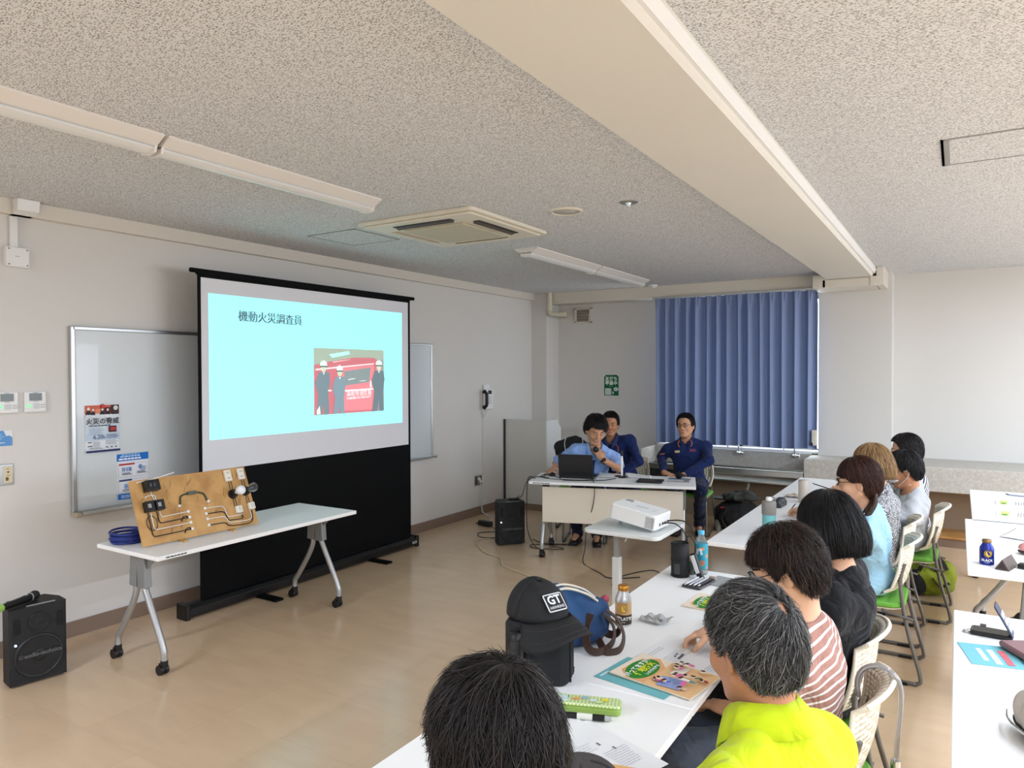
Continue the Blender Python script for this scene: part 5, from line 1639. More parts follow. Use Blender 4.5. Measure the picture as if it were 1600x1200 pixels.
    if pants:
        Pf = Field([-0.32, -0.22, 0.02], [0.32, 0.72, 0.68], h * 1.25)
        Pf.ell(Matrix.Translation(hip), (0, 0.01, -0.02), (0.160 * build, 0.118, 0.082), 0.05, off=0.0)
        for i, (kn, an) in enumerate(LG):
            s = 1 if i == 0 else -1
            Pf.cap(hip + Vector((s * 0.085, 0.03, -0.005)), kn, 0.088, 0.066, 0.03)
            Pf.cap(kn, an, 0.064, 0.056, 0.02)
        wrinkle(Pf, wr * 0.9, 1.1, seed + 3)
        x, y, z = Pf.all()
        Pf.D = np.maximum(Pf.D, (0.052 - z) + 0 * x + 0 * y)
        Pf.build('trousers', pants, t)
    if shoes:
        for i, (kn, an) in enumerate(LG):
            s = 1 if i == 0 else -1
            mb = MB(Matrix.Translation((an[0] + s * 0.008, an[1] + 0.05, 0)) @ Matrix.Rotation(-s * 0.12, 4, 'Z'))
            prof = [(-0.105, 0.034, 0.075), (-0.09, 0.040, 0.085), (-0.04, 0.042, 0.09), (0.03, 0.045, 0.075), (0.09, 0.047, 0.055), (0.135, 0.036, 0.045), (0.152, 0.012, 0.034)]
            mb.loft([[Vector((w_ * math.cos(a) if math.sin(a) > -0.3 else w_ * math.cos(a) * 1.02, yy, max(0.012, 0.02 + (zz - 0.02) * (math.sin(a) + 0.25) / 1.25) if math.sin(a) > -0.25 else 0.012)) for a in (2 * PI * j / 16 for j in range(16))] for yy, w_, zz in prof], 0, True)
            mb.box((0, 0.02, 0.008), (0.085, 0.25, 0.016), 1)
            mb.build('shoe', [mat('shoe_black', (22, 21, 21), 0.4), mat('shoe_sole', (40, 34, 30), 0.7)], t)
    # hair
    if hair:
        Hf = Field(npv(HC) - 0.21 * hs, npv(HC) + 0.19 * hs, 0.0042)
        hk = hair
        tk = hk.get('thick', 0.012)
        Hf.ell(MH, (0, -0.014, 0.030), (0.079, 0.097, 0.093), 0.02, off=tk * hs)
        Hf.ell(MH, (0, -0.040, -0.02), (0.070, 0.065, 0.075), 0.03, off=tk * hs)
        if hk['type'] == 'bob':
            low = hk.get('low', -0.12)
            fl = hk.get('flare', 0.0)
            Hf.ell(MH, (0, -0.028, -0.045), (0.083 + fl, 0.086, 0.095), 0.04, off=tk * hs)
            Hf.ell(MH, (0, -0.030, low + 0.07), (0.080 + fl, 0.080, 0.075), 0.04, off=tk * hs)
        X, Y, Z = Hf.local(MH)
        if hk['type'] == 'bob':
            hl = hk.get('fringe', 0.012)
            fx = hk.get('open', 0.052)
            cut_face = np.minimum(np.minimum(hl - Z, Y - 0.030), fx + 0.35 * np.clip(Y - 0.06, 0, 1) - np.abs(X))   # >0 inside face opening
            Hf.D = np.maximum(Hf.D, cut_face)
            Hf.D = np.maximum(Hf.D, hk.get('low', -0.12) - Z - 0.15 * np.clip(Y, -0.1, 0.1))
        else:
            zl = hk.get('line', [(-0.13, -0.085), (-0.055, -0.085), (-0.035, -0.03), (-0.02, 0.004), (0.003, -0.002), (0.016, -0.014), (0.027, 0.030), (0.045, 0.062), (0.060, 0.078), (0.13, 0.088)])
            zmin = smooth_pts(zl, Y) + (hk.get('widow', 0.0) * np.abs(X) + hk.get('sweep', 0.0) * X) / 0.07 * np.clip((Y - 0.02) / 0.03, 0, 1)
            Hf.D = np.maximum(Hf.D, (zmin - Z) * 0.8)
        if 'tufts' in hk:
            # soft clumps
            r = np.random.RandomState(seed)
            a = r.uniform(0, 6, 4)
            Hf.D = Hf.D + np.where(np.abs(Hf.D) < 0.03, hk['tufts'] * (np.sin(95 * X + 40 * Y + a[0] + 2 * np.sin(50 * Z)) + np.sin(80 * Y - 60 * X + 50 * Z + a[1])), 0).astype(np.float32)
        if 'bald' in hk:
            for c, r_ in hk['bald']:
                Hf.ell(MH, c, r_, 0.006, 's')
        p, q = Hf.mesh()
        V, fs, mi = strands(Hf, MH, hk.get('n', 2500), hk.get('len', 0.06) * hs, hk.get('lift', 0.006), hk.get('w', 0.0012), hk.get('crown', (0, -0.05, 0.13)), seed,
                            hk.get('down', 0.5), hk.get('curl', 0.15), part=hk.get('part'), tips=hk.get('tips', 0.006), zline=None if hk['type'] == 'bob' else zl)
        allv = np.concatenate([p, V])
        allq = np.concatenate([q, fs + len(p)])
        me = np_mesh('hair', allv, allq, np.concatenate([np.zeros(len(q), int), mi]))
        o = link_mesh('hair', me, hmat, t)
        me.polygons.foreach_set('material_index', np.concatenate([np.zeros(len(q), dtype=np.int32), mi.astype(np.int32)]))
    return t, MH, MT, hands

# ------------------------------------------------------------------ chairs
M_shell = mat('chair_shell', (226, 218, 198), 0.4)
M_tube = mat('chair_tube', (112, 110, 106), 0.35, 0.5)
M_seat = mat('seat_green', (104, 168, 62), 0.7, bump=(300, 0.2))
def back_mesh():
    """perforated, dished backrest with a rolled rim"""
    mb = MB()
    W2, Z0, Z1 = 0.205, 0.49, 0.785
    def S_(u, v):
        a = (u - 0.5) * 2
        z = Z0 + (Z1 - Z0) * v
        w = W2 * (0.90 + 0.10 * math.sin(PI * min(1, v * 1.1)))
        y = -0.190 - 0.055 * (v ** 1.3) + 0.055 * a * a - 0.02 * math.sin(PI * v)
        # top edge rolls back
        if v > 0.93:
            y -= (v - 0.93) * 0.5
        if v < 0.08:
            y += (0.08 - v) * 0.35
        return Vector((a * w, y, z - 0.02 * a * a * v))
    nu, nv = 14, 16
    for j in range(nv):
        for i in range(nu):
            c = lambda du, dv: S_((i + du) / nu, (j + dv) / nv)
            out = [c(0, 0), c(.5, 0), c(1, 0), c(1, .5), c(1, 1), c(.5, 1), c(0, 1), c(0, .5)]
            hole = 2 <= i <= nu - 3 and 2 <= j <= nv - 3 and (i + j) % 2 == 0
            if hole:
                inn = [c(.5 + .20 * math.cos(a), .5 + .22 * math.sin(a)) for a in (R(225), R(270), R(315), 0, R(45), R(90), R(135), R(180))]
                mb.add(out + inn, [(k, (k + 1) % 8, 8 + (k + 1) % 8, 8 + k) for k in range(8)], 0, True)
            else:
                mb.add([out[0], out[2], out[4], out[6]], [(0, 1, 2, 3)], 0, True)
    return mb, S_
def make_chair(label, loc, rotz):
    t = thing('stacking_chair', label, 'chair', loc, rotz, group='cream perforated stacking chairs')
    mb, S_ = back_mesh()
    o = mb.build('backrest', M_shell, t, solid=0.006)
    mb = MB()
    mb.tube([S_(u, 1.0) for u in [i / 16 for i in range(17)]], 0.0085, 8)
    mb.build('top_rim', M_shell, o)
    mb = MB()
    for u in (0.0, 1.0):
        mb.tube([S_(u, v) for v in [i / 12 for i in range(13)]], 0.008, 8)
    mb.tube([S_(u, 0.0) for u in [i / 16 for i in range(17)]], 0.008, 8)
    mb.build('side_rim', M_shell, o)
    MB().rslab((0, 0, 0.425), (0.43, 0.42, 0.03), 0.09, 0.008, smooth=False).build('seat', M_seat, t)
    MB().rslab((0, 0, 0.404), (0.40, 0.39, 0.012), 0.08, 0.003).build('seat_pan', M_shell, t)
    for s in (-1, 1):
        pts = [(s * 0.172, -0.205, 0.66), (s * 0.176, -0.185, 0.54), (s * 0.195, -0.222, 0.30), (s * 0.212, -0.285, 0.06), (s * 0.212, -0.270, 0.018), (s * 0.212, -0.22, 0.013), (s * 0.212, 0.15, 0.013), (s * 0.212, 0.20, 0.02), (s * 0.208, 0.215, 0.06), (s * 0.195, 0.19, 0.38), (s * 0.15, 0.15, 0.393)]
        lg = MB().tube(spline(pts, 5), 0.0105, 10).build('side_frame', M_tube, t)
        for y in (-0.19, 0.14):
            MB().box((s * 0.212, y, 0.009), (0.028, 0.07, 0.018)).build('glide', M_black, lg, bevel=0.003)
    mb = MB()
    mb.tube([(-0.2, -0.1, 0.392), (0.2, -0.1, 0.392)], 0.009, 8).tube([(-0.203, -0.25, 0.36), (-0.2, -0.1, 0.39)], 0.008, 8).tube([(0.203, -0.25, 0.36), (0.2, -0.1, 0.39)], 0.008, 8)
    mb.build('seat_support', M_tube, t)
    MB().tube([(-0.197, 0.13, 0.392), (0.197, 0.13, 0.392)], 0.009, 8).build('cross_bar', M_tube, t)
    return t
CH0 = make_chair('cream perforated chair with a clear umbrella hooked over its back', (-0.44, 2.43, 0), R(90))
def chair(label, x, y, rz):
    c = copy_tree(CH0)
    c['label'] = label
    c.location, c.rotation_euler = (x, y, 0), (0, 0, rz)
    return c
CX = {'grey': (-0.24, 1.46), 'bob': (-0.49, 2.95), 'blue': (-0.45, 4.66), 'tan': (-0.47, 5.28), 'mask': (-0.32, 5.86), 'sb': (-0.34, 6.40), 'fore': (-0.50, 0.72)}
chair('cream perforated chair of the person in the black shirt', *CX['bob'], R(90))
chair('cream perforated chair of the person in the light blue tee', *CX['blue'], R(90))
chair('cream perforated chair of the tan-haired person in the patterned top', *CX['tan'], R(90))
chair('cream perforated chair of the masked person in grey', *CX['mask'], R(90))
chair('cream perforated chair of the person in the neon yellow polo shirt', *CX['grey'], R(76))
chair('cream perforated chair of the person in light blue uniform shirt at the presenter table', -3.25, 6.62, R(198.3))
chair('cream perforated chair of the uniformed person behind the presenter', -3.05, 7.22, R(190))
chair('cream perforated chair of the uniformed person wearing glasses by the sink', -2.44, 7.52, R(186))
chair('cream perforated chair draped with black cloth behind the presenter', -3.62, 7.16, R(198))

# ------------------------------------------------------------------ people
def cloth(name, rgb, **k):
    new = name not in _mats
    m = mat(name, rgb, k.pop('rough', 0.85), spec=0.15, bump=k.pop('bump', (420, 0.12)), sheen=0.1, **k)
    if new:                                   # soft folds besides the weave
        nt, b, L = nodes_of(m)
        old = b.inputs['Normal'].links[0].from_node
        tc = nt.nodes.new('ShaderNodeTexCoord')
        n = nt.nodes.new('ShaderNodeTexNoise')
        n.inputs['Scale'].default_value, n.inputs['Detail'].default_value, n.inputs['Distortion'].default_value = 9.0, 2.5, 1.4
        bp = nt.nodes.new('ShaderNodeBump')
        bp.inputs['Strength'].default_value, bp.inputs['Distance'].default_value = 0.55, 0.05
        L(tc.outputs['Object'], n.inputs['Vector'])
        L(n.outputs['Fac'], bp.inputs['Height'])
        L(bp.outputs['Normal'], old.inputs['Normal'])
    return m
M_lblue = cloth('shirt_light_blue', (142, 172, 226))
M_navy = cloth('uniform_navy', (26, 40, 84))
M_jean = cloth('denim_dark', (78, 86, 100), two=((50, 56, 68), 9, 0.4, 0.7))
M_navyp = cloth('trousers_navy', (28, 36, 62))
M_blackp = cloth('trousers_black', (18, 18, 20))
M_yel = cloth('polo_neon', (190, 208, 30))
M_blk = cloth('blouse_black', (22, 22, 24))
M_aqua = cloth('tee_light_blue', (146, 186, 206))
M_greyt = cloth('sweater_grey', (164, 166, 168))
M_dkg = cloth('tee_dark_grey', (60, 60, 62))
def stripe_mat(name, a, b, period, duty, rot=(0, 0, 0), axis='Z', dist=1.2):
    m = cloth(name, a)
    nt, bs, L = nodes_of(m)
    tc = nt.nodes.new('ShaderNodeTexCoord')
    mp = nt.nodes.new('ShaderNodeMapping'); mp.inputs['Rotation'].default_value = rot
    L(tc.outputs['Object'], mp.inputs['Vector'])
    wv = nt.nodes.new('ShaderNodeTexWave'); wv.bands_direction = axis; wv.wave_profile = 'SIN'
    wv.inputs['Scale'].default_value = 2 * PI / period / 20.0
    wv.inputs['Distortion'].default_value = dist; wv.inputs['Detail'].default_value = 1.5; wv.inputs['Detail Scale'].default_value = 0.7
    L(mp.outputs['Vector'], wv.inputs['Vector'])
    r = nt.nodes.new('ShaderNodeValToRGB'); r.color_ramp.interpolation = 'LINEAR'
    r.color_ramp.elements[0].position, r.color_ramp.elements[1].position = duty - 0.02, duty + 0.02
    r.color_ramp.elements[0].color, r.color_ramp.elements[1].color = (*lin(a), 1), (*lin(b), 1)
    L(wv.outputs['Fac'], r.inputs['Fac'])
    L(r.outputs['Color'], bs.inputs['Base Color'])
    return m
M_strip = stripe_mat('tee_pink_white_stripe', (160, 118, 106), (226, 222, 218), 0.027, 0.82, (R(12), R(8), 0))
M_strib = stripe_mat('top_black_white_stripe', (24, 24, 28), (206, 208, 212), 0.026, 0.5, (R(10), R(35), 0))
def pattern_mat():
    m = cloth('top_black_white_print', (60, 60, 62))
    nt, b, L = nodes_of(m)
    tc = nt.nodes.new('ShaderNodeTexCoord')
    n = nt.nodes.new('ShaderNodeTexNoise'); n.inputs['Scale'].default_value = 190; n.inputs['Detail'].default_value = 2
    L(tc.outputs['Object'], n.inputs['Vector'])
    r = nt.nodes.new('ShaderNodeValToRGB'); r.color_ramp.interpolation = 'CONSTANT'
    r.color_ramp.elements[1].position = 0.53
    r.color_ramp.elements[0].color, r.color_ramp.elements[1].color = (*lin((56, 56, 60)), 1), (*lin((206, 206, 206)), 1)
    L(n.outputs['Fac'], r.inputs['Fac']); L(r.outputs['Color'], b.inputs['Base Color'])
    return m
M_patt = pattern_mat()

def wl(x, y, a, wx, wy, wz):
    """world point -> local of a figure at (x,y) turned by a"""
    dx, dy = wx - x, wy - y
    c, s = math.cos(-a), math.sin(-a)
    return Vector((c * dx - s * dy, s * dx + c * dy, wz))
def wd_(a, v):
    c, s = math.cos(-a), math.sin(-a)
    return Vector((c * v[0] - s * v[1], s * v[0] + c * v[1], v[2]))

SHORT = dict(type='short', n=3000, len=0.05, lift=0.004, w=0.0014)
A90 = R(90)
def aud(label, x, y, hc, yaw, pitch, body_rot=A90, armW=None, **k):
    """figure of the audience: hips at world (x,y), head centre hc, face turned to world yaw angle, arms by world points"""
    H = wl(x, y, body_rot, *hc)
    arms = []
    for a in armW or [None, None]:
        arms.append(None if a is None else (wl(x, y, body_rot, *a[0]), wl(x, y, body_rot, *a[1]), wd_(body_rot, a[2]), wd_(body_rot, a[3]), a[4]))
    return person(label, (x, y, 0), body_rot, H, hyaw=yaw - body_rot, hpitch=pitch, arms=arms, **k)
TB = 0.735
# 1 foreground head
def hands_on_table(x, y, z=0.745, w=0.17, fx=-0.40):
    """resting forearms: (right = +y side, left = -y side) for a figure facing -x at (x, y)"""
    return [((x - 0.16, y + 0.27, 0.76), (x + fx + 0.10, y + 0.12, z + 0.02), (-0.8, -0.55, -0.1), (0.1, 0.1, -1), 0.35),
            ((x - 0.16, y - 0.27, 0.76), (x + fx + 0.10, y - 0.12, z + 0.02), (-0.8, 0.55, -0.1), (0.1, -0.1, -1), 0.35)]
aud('person with thick messy black hair at the bottom edge, head seen from behind', -0.50, 0.76, (-0.585, 0.872, 1.168), R(66), R(8), hs=1.02, sk=M_sk2, face=False,
    armW=hands_on_table(-0.50, 0.76), shirt=('shirt', M_dkg), sleeve=0.32, pants=M_blackp, seed=11, h=0.007,
    hair=dict(type='short', n=11000, len=0.075, lift=0.008, w=0.0008, thick=0.009, tufts=0.0012, curl=0.24, crown=(0.012, -0.050, 0.128), down=0.25, tips=0.009,
              line=[(-0.13, -0.105), (-0.055, -0.10), (-0.035, -0.05), (-0.02, -0.015), (0.012, -0.02), (0.028, 0.0), (0.050, 0.03), (0.075, 0.04), (0.13, 0.05)]), hmat=H_softblack)
# 2 grey-haired, neon polo
aud('person with thinning grey hair wearing a neon yellow polo shirt', -0.255, 1.47, (-0.368, 1.545, 1.152), R(58), R(14), R(76), sk=M_sk2, hs=1.0, face=True, shw=0.225, build=1.22,
    armW=[((-0.40, 1.80, 0.78), (-0.54, 1.62, 0.66), (-0.8, -0.5, -0.2), (0, 0, -1), 0.4), ((-0.27, 1.17, 0.78), (-0.46, 1.30, 0.65), (-0.8, 0.5, -0.2), (0, 0, -1), 0.4)],
    shirt=('polo_shirt', M_yel), sleeve=0.36, collar=M_yel, pants=M_jean, seed=5, neck=0.006, wr=0.0034, polo=True, cup=0.022,
    legs=[((0.11, 0.44, 0.555), (0.11, 0.42, 0.09)), ((-0.13, 0.43, 0.555), (-0.12, 0.40, 0.09))],
    hair=dict(type='short', n=10000, len=0.055, lift=0.006, w=0.0008, thick=0.007, crown=(0.014, -0.106, 0.076), down=0.16, curl=0.22, tips=0.008,
              bald=[((0.010, -0.098, 0.084), (0.012, 0.028, 0.028))], line=[(-0.13, -0.085), (-0.055, -0.085), (-0.035, -0.03), (-0.02, 0.004), (0.012, -0.012), (0.028, 0.012), (0.050, 0.04), (0.075, 0.05), (0.13, 0.058)]), hmat=H_grey)
# 3 striped tee
t3, MH3, _, _ = aud('person with short dark brown hair and glasses wearing a pink-and-white striped tee', -0.40, 2.40, (-0.462, 2.362, 1.108), R(94), R(20), R(90), sk=M_sk3, hs=1.0, shw=0.165, build=1.02,
    armW=[((-0.52, 2.66, 0.80), (-0.725, 2.545, 0.795), (-0.95, 0.05, -0.30), (-0.25, -0.05, -1), 0.75), ((-0.47, 2.14, 0.78), (-0.60, 2.28, 0.645), (-0.85, 0.45, -0.1), (0, 0, -1), 0.4)],
    shirt=('striped_tee', M_strip), sleeve=0.40, pants=M_jean, legs=[((-0.03, 0.37, 0.525), (-0.02, 0.40, 0.09)), ((-0.22, 0.35, 0.525), (-0.20, 0.38, 0.09))], seed=8, neck=0.016, wr=0.0042,
    hair=dict(type='short', n=7500, len=0.065, lift=0.010, w=0.0010, thick=0.015, tufts=0.0014, curl=0.22, crown=(0, -0.02, 0.13), down=0.6, tips=0.012,
              line=[(-0.13, -0.09), (-0.055, -0.09), (-0.040, -0.055), (-0.022, 0.006), (0.008, -0.008), (0.020, -0.022), (0.030, 0.004), (0.044, 0.026), (0.075, 0.036), (0.13, 0.04)]), hmat=H_brown)
# 4 black bob
aud('person with a black bob wearing a black shirt, seen from behind', -0.40, 2.93, (-0.408, 2.865, 1.148), R(52), R(14), R(84), sk=M_sk3, hs=1.0, shw=0.175, build=1.05,
    armW=[((-0.52, 3.20, 0.80), (-0.72, 3.08, 0.765), (-0.9, -0.3, -0.1), (0, 0, -1), 0.4), ((-0.50, 2.66, 0.80), (-0.70, 2.78, 0.765), (-0.9, 0.3, -0.1), (0, 0, -1), 0.4)],
    shirt=('black_shirt', M_blk), sleeve=0.75, collar=M_blk, pants=M_blackp, seed=21, wr=0.0048,
    hair=dict(type='bob', n=7500, len=0.10, lift=0.005, w=0.0012, thick=0.017, low=-0.115, flare=0.006, crown=(0, -0.03, 0.14), down=1.1, curl=0.07, tips=0.008), hmat=H_black)
# 5 light blue tee with braid
t5, MH5, _, _ = aud('person with red-brown braided hair and glasses wearing a light blue tee', -0.42, 4.60, (-0.484, 4.50, 1.102), R(96), R(4), R(90), sk=M_sk3, hs=1.02, shw=0.165, build=1.02,
    armW=[((-0.56, 4.86, 0.80), (-0.80, 4.74, 0.765), (-0.9, -0.2, -0.1), (0, 0, -1), 0.4), ((-0.56, 4.36, 0.80), (-0.78, 4.46, 0.765), (-0.9, 0.3, -0.1), (0, 0, -1), 0.4)],
    shirt=('light_blue_tee', M_aqua), sleeve=0.42, pants=M_jean, seed=33, neck=0.010, wr=0.0048,
    hair=dict(type='short', n=4500, len=0.09, lift=0.004, w=0.0014, thick=0.016, crown=(0, 0.02, 0.135), down=0.6, curl=0.08,
              line=[(-0.13, -0.095), (-0.055, -0.105), (-0.040, -0.075), (-0.024, 0.004), (0.010, 0.002), (0.026, 0.0), (0.042, 0.010), (0.060, 0.024), (0.13, 0.036)]), hmat=H_redbrown)
# 6 tan bob, patterned top
aud('person with tan chin-length hair wearing a black-and-white patterned top', -0.42, 5.20, (-0.470, 5.10, 1.130), R(66), R(6), R(90), sk=M_sk3, hs=1.0, shw=0.17, build=1.05,
    armW=[((-0.66, 5.32, 0.775), (-0.640, 5.13, 0.875), (-0.55, -0.35, 0.55), (0.3, -0.8, -0.1), 0.8), ((-0.68, 5.00, 0.79), (-0.885, 5.16, 0.785), (-0.75, 0.62, -0.18), (-0.1, -0.1, -1), 0.7)],
    shirt=('patterned_top', M_patt), sleeve=0.85, pants=M_blackp, seed=41, wr=0.0042,
    hair=dict(type='bob', n=5000, len=0.10, lift=0.004, w=0.0014, thick=0.017, low=-0.10, crown=(0, -0.02, 0.14), down=1.1, curl=0.06), hmat=H_tan)
# 7 masked, grey sweater
t7, MH7, _, _ = aud('person with short black hair and a white face mask wearing grey', -0.30, 5.84, (-0.318, 5.66, 1.045), R(94), R(14), R(92), sk=M_sk2, hs=1.0, shw=0.19, build=1.05,
    armW=[((-0.50, 6.02, 0.79), (-0.72, 5.86, 0.765), (-0.6, -0.75, -0.05), (0, 0, -1), 0.4), ((-0.48, 5.46, 0.79), (-0.70, 5.62, 0.765), (-0.6, 0.75, -0.05), (0, 0, -1), 0.4)],
    shirt=('grey_sweater', M_greyt), sleeve=0.95, pants=M_blackp, seed=52, wr=0.0048,
    hair=dict(SHORT, thick=0.013, len=0.06, n=3500, crown=(0, -0.04, 0.13)), hmat=H_black)
# 8 striped, far side
aud('person with black hair in a black-and-white striped top, half hidden behind the masked person', -0.30, 6.42, (-0.345, 6.30, 1.112), R(88), R(6), R(90), sk=M_sk3, hs=1.0, shw=0.175,
    armW=hands_on_table(-0.30, 6.42), shirt=('striped_top', M_strib), sleeve=0.95, pants=M_blackp, seed=61,
    hair=dict(SHORT, thick=0.016, len=0.07, n=3000, crown=(0, 0.0, 0.13)), hmat=H_softblack)
# 9 presenter
PR = R(198.3)
hx, hy = -3.215, 6.60
def pw(*p):
    return wl(hx, hy, PR, *p)
MICP = Vector((-2.985, 6.235, 1.005))
t9, MH9, MT9, hd9 = person('person in a light blue uniform shirt speaking into a microphone', (hx, hy, 0), PR, pw(-3.005, 6.335, 1.165), hyaw=R(222) - PR, hpitch=R(24), hroll=R(-4), hs=1.09, sk=M_sk1, shw=0.20, build=1.02,
    arms=[(pw(-3.46, 6.36, 0.80), pw(-3.41, 6.24, 0.775), wd_(PR, (0.03, -0.9, -0.12)), wd_(PR, (0, 0, -1)), 0.5),
          (pw(-2.80, 6.42, 0.79), pw(-2.905, 6.275, 0.885), wd_(PR, (-0.5, -0.05, 0.75)), wd_(PR, (-0.5, 0.7, -0.35)), 1.15)],
    shirt=('uniform_shirt', M_lblue), sleeve=0.46, collar=M_lblue, pants=M_navyp, seed=71, neck=0.004, wr=0.0042, eyes_open=0.35,
    legs=[((0.11, 0.34, 0.52), (0.10, 0.10, 0.09)), ((-0.11, 0.34, 0.52), (-0.10, 0.12, 0.09))],
    hair=dict(type='short', n=4500, len=0.06, lift=0.010, w=0.0014, thick=0.016, tufts=0.0018, curl=0.24, crown=(0.01, -0.04, 0.13), down=0.5, tips=0.010,
              line=[(-0.13, -0.08), (-0.055, -0.08), (-0.035, -0.03), (-0.02, 0.0), (0.012, -0.006), (0.030, 0.012), (0.045, 0.048), (0.075, 0.058), (0.13, 0.06)], widow=-0.010, sweep=0.018), hmat=H_black)
# 10 uniform behind
FA = R(194)
hx, hy = -3.05, 7.20
t10, MH10, MT10, _ = person('person in navy uniform with orange collar piping seated right behind the speaking presenter', (hx, hy, 0), FA, pw(-3.125, 6.98, 1.178), hyaw=R(200) - FA, hpitch=R(6), hs=1.0, sk=M_sk2, shw=0.20, build=1.05,
    arms=[(pw(-3.36, 7.05, 0.80), pw(-3.16, 6.88, 0.66), wd_(FA, (0.6, -0.5, -0.2)), wd_(FA, (0, 0, -1)), 0.4), (pw(-2.81, 7.00, 0.80), pw(-2.96, 6.84, 0.66), wd_(FA, (-0.6, -0.5, -0.2)), wd_(FA, (0, 0, -1)), 0.4)],
    shirt=('uniform_jacket', M_navy), sleeve=0.95, collar=mat('collar_navy', (30, 42, 86), 0.8), pants=M_navyp, seed=81, wr=0.0042,
    legs=[((0.12, 0.36, 0.52), (0.11, 0.15, 0.09)), ((-0.12, 0.36, 0.52), (-0.11, 0.15, 0.09))],
    hair=dict(SHORT, thick=0.012), hmat=H_black)
# 11 uniform with glasses
GA = R(190)
hx, hy = -2.44, 7.50
t11, MH11, MT11, _ = person('person in navy uniform wearing glasses seated before the sink', (hx, hy, 0), GA, pw(-2.462, 7.43, 1.155), hyaw=R(178) - GA, hpitch=R(-4), hroll=R(5), hs=1.03, sk=M_sk1, shw=0.205, build=1.08,
    arms=[(pw(-2.74, 7.42, 0.80), pw(-2.57, 7.16, 0.665), wd_(GA, (0.75, -0.3, -0.1)), wd_(GA, (0, 0.2, -1)), 0.5), (pw(-2.17, 7.38, 0.80), pw(-2.33, 7.14, 0.665), wd_(GA, (-0.75, -0.3, -0.1)), wd_(GA, (0, 0.2, -1)), 0.5)],
    shirt=('uniform_jacket', M_navy), sleeve=0.95, collar=M_navy, pants=M_navyp, seed=91, wr=0.0045,
    legs=[((0.13, 0.40, 0.52), (0.10, 0.10, 0.09)), ((-0.16, 0.40, 0.52), (-0.10, 0.02, 0.09))],
    hair=dict(SHORT, thick=0.011), hmat=H_black)

# ------------------------------------------------------------------ what the people wear and hold
def glasses(owner, MH, m, round_=False, name='glasses'):
    mb = MB(MH.copy())
    for s in (-1, 1):
        a, b = (0.021, 0.019) if round_ else (0.023, 0.0155)
        pts = [(s * 0.032 + a * math.copysign(abs(math.cos(q)) ** 0.7, math.cos(q)), 0.109 - 0.012 * abs(math.cos(q)), -0.004 + b * math.copysign(abs(math.sin(q)) ** 0.7, math.sin(q))) for q in (2 * PI * i / 20 for i in range(20))]
        mb.tube(pts, 0.0024, 6, closed=True)
        mb.tube([(s * 0.054, 0.098, 0.0), (s * 0.074, 0.07, 0.002), (s * 0.082, 0.0, 0.004), (s * 0.081, -0.02, -0.008)], 0.0016, 6)
    mb.tube([(-0.011, 0.110, 0.0), (0, 0.112, 0.003), (0.011, 0.110, 0.0)], 0.0016, 6)
    return mb.build(name, m, owner)
glasses(t3, MH3, mat('frame_dark', (30, 26, 26), 0.3), True)
glasses(t5, MH5, mat('frame_black', (18, 17, 18), 0.3))
glasses(t11, MH11, mat('frame_brown', (44, 32, 30), 0.3))
# braid over the shoulder
mb = MB()
bp = spline([MH5 @ Vector(p) for p in ((-0.045, -0.075, -0.075), (-0.070, -0.070, -0.115), (-0.085, -0.045, -0.155), (-0.088, -0.010, -0.20), (-0.085, 0.02, -0.25))], 8)
for i, p in enumerate(bp[:-1]):
    for s in (-1, 1):
        d = (bp[i + 1] - p).normalized()
        if (i + (s > 0)) % 2 == 0:
            mb.ell(p + d.orthogonal() * 0.008 * s, (0.016, 0.016, 0.020), 8, 6)
mb.build('braid', H_redbrown[0], t5)
# mask
mb = MB(MH7.copy())
def msk(u, v):
    a = (u - 0.5) * 2
    z = -0.016 - 0.096 * v
    x = a * (0.062 - 0.012 * v)
    y = 0.118 - 0.06 * a * a - 0.035 * (v - 0.25) ** 2 * 4 * (1 if v > 0.25 else 0.6) - 0.012 * math.sin(PI * 3 * v) * 0.3
    return (x, y, z)
mb.grid(msk, 12, 10)
mk = mb.build('face_mask', mat('mask_white', (226, 228, 230), 0.8), t7, solid=0.002)
mb = MB(MH7.copy())
for s in (-1, 1):
    mb.tube(spline([(s * 0.061, 0.058, -0.022), (s * 0.078, 0.01, -0.008), (s * 0.087, -0.022, -0.008), (s * 0.086, -0.026, -0.028), (s * 0.078, 0.0, -0.06), (s * 0.052, 0.06, -0.105)], 5), 0.0016, 5)
mb.build('ear_loop', mat('mask_white', (226, 228, 230)), t7)
# presenter details
mb = MB(MT9.copy())
tk = mb.build
def on_chest(MT, u, v, w_, h_, y=0.128):
    """little plate on the chest in torso frame"""
    b_ = MB(MT.copy()); b_.box((u, y, v), (w_, 0.008, h_)); return b_
# tie
TLn = 0.47
mb = MB(MT9.copy())
mb.loft([[Vector((s * w_, y, z)) for s in (-1, 1)] + [Vector((s * w_ * 0.8, y - 0.012, z)) for s in (1, -1)] for w_, y, z in ((0.018, 0.098, 0.455), (0.015, 0.112, 0.43), (0.022, 0.134, 0.37), (0.032, 0.142, 0.25), (0.034, 0.140, 0.12))], 0, True)
mb.build('necktie', mat('tie_navy', (34, 46, 84), 0.7), t9)
on_chest(MT9, 0.085, 0.335, 0.052, 0.018, 0.112).build('name_badge', mat('badge_gold', (206, 186, 130), 0.4), t9, bevel=0.002)
mb = MB(MT9.copy()); mb.ell((-0.085, 0.112, 0.315), (0.026, 0.006, 0.017)); mb.build('round_badge', mat('badge_white', (222, 226, 230), 0.4), t9)
on_chest(MT11, 0.085, 0.355, 0.050, 0.024, 0.128).build('name_badge', mat('badge_gold', (206, 186, 130)), t11, bevel=0.002)
c = Card(MT11 @ frame((-0.085, 0.139, 0.36), (-1, 0, 0), (0, 0, 1)))
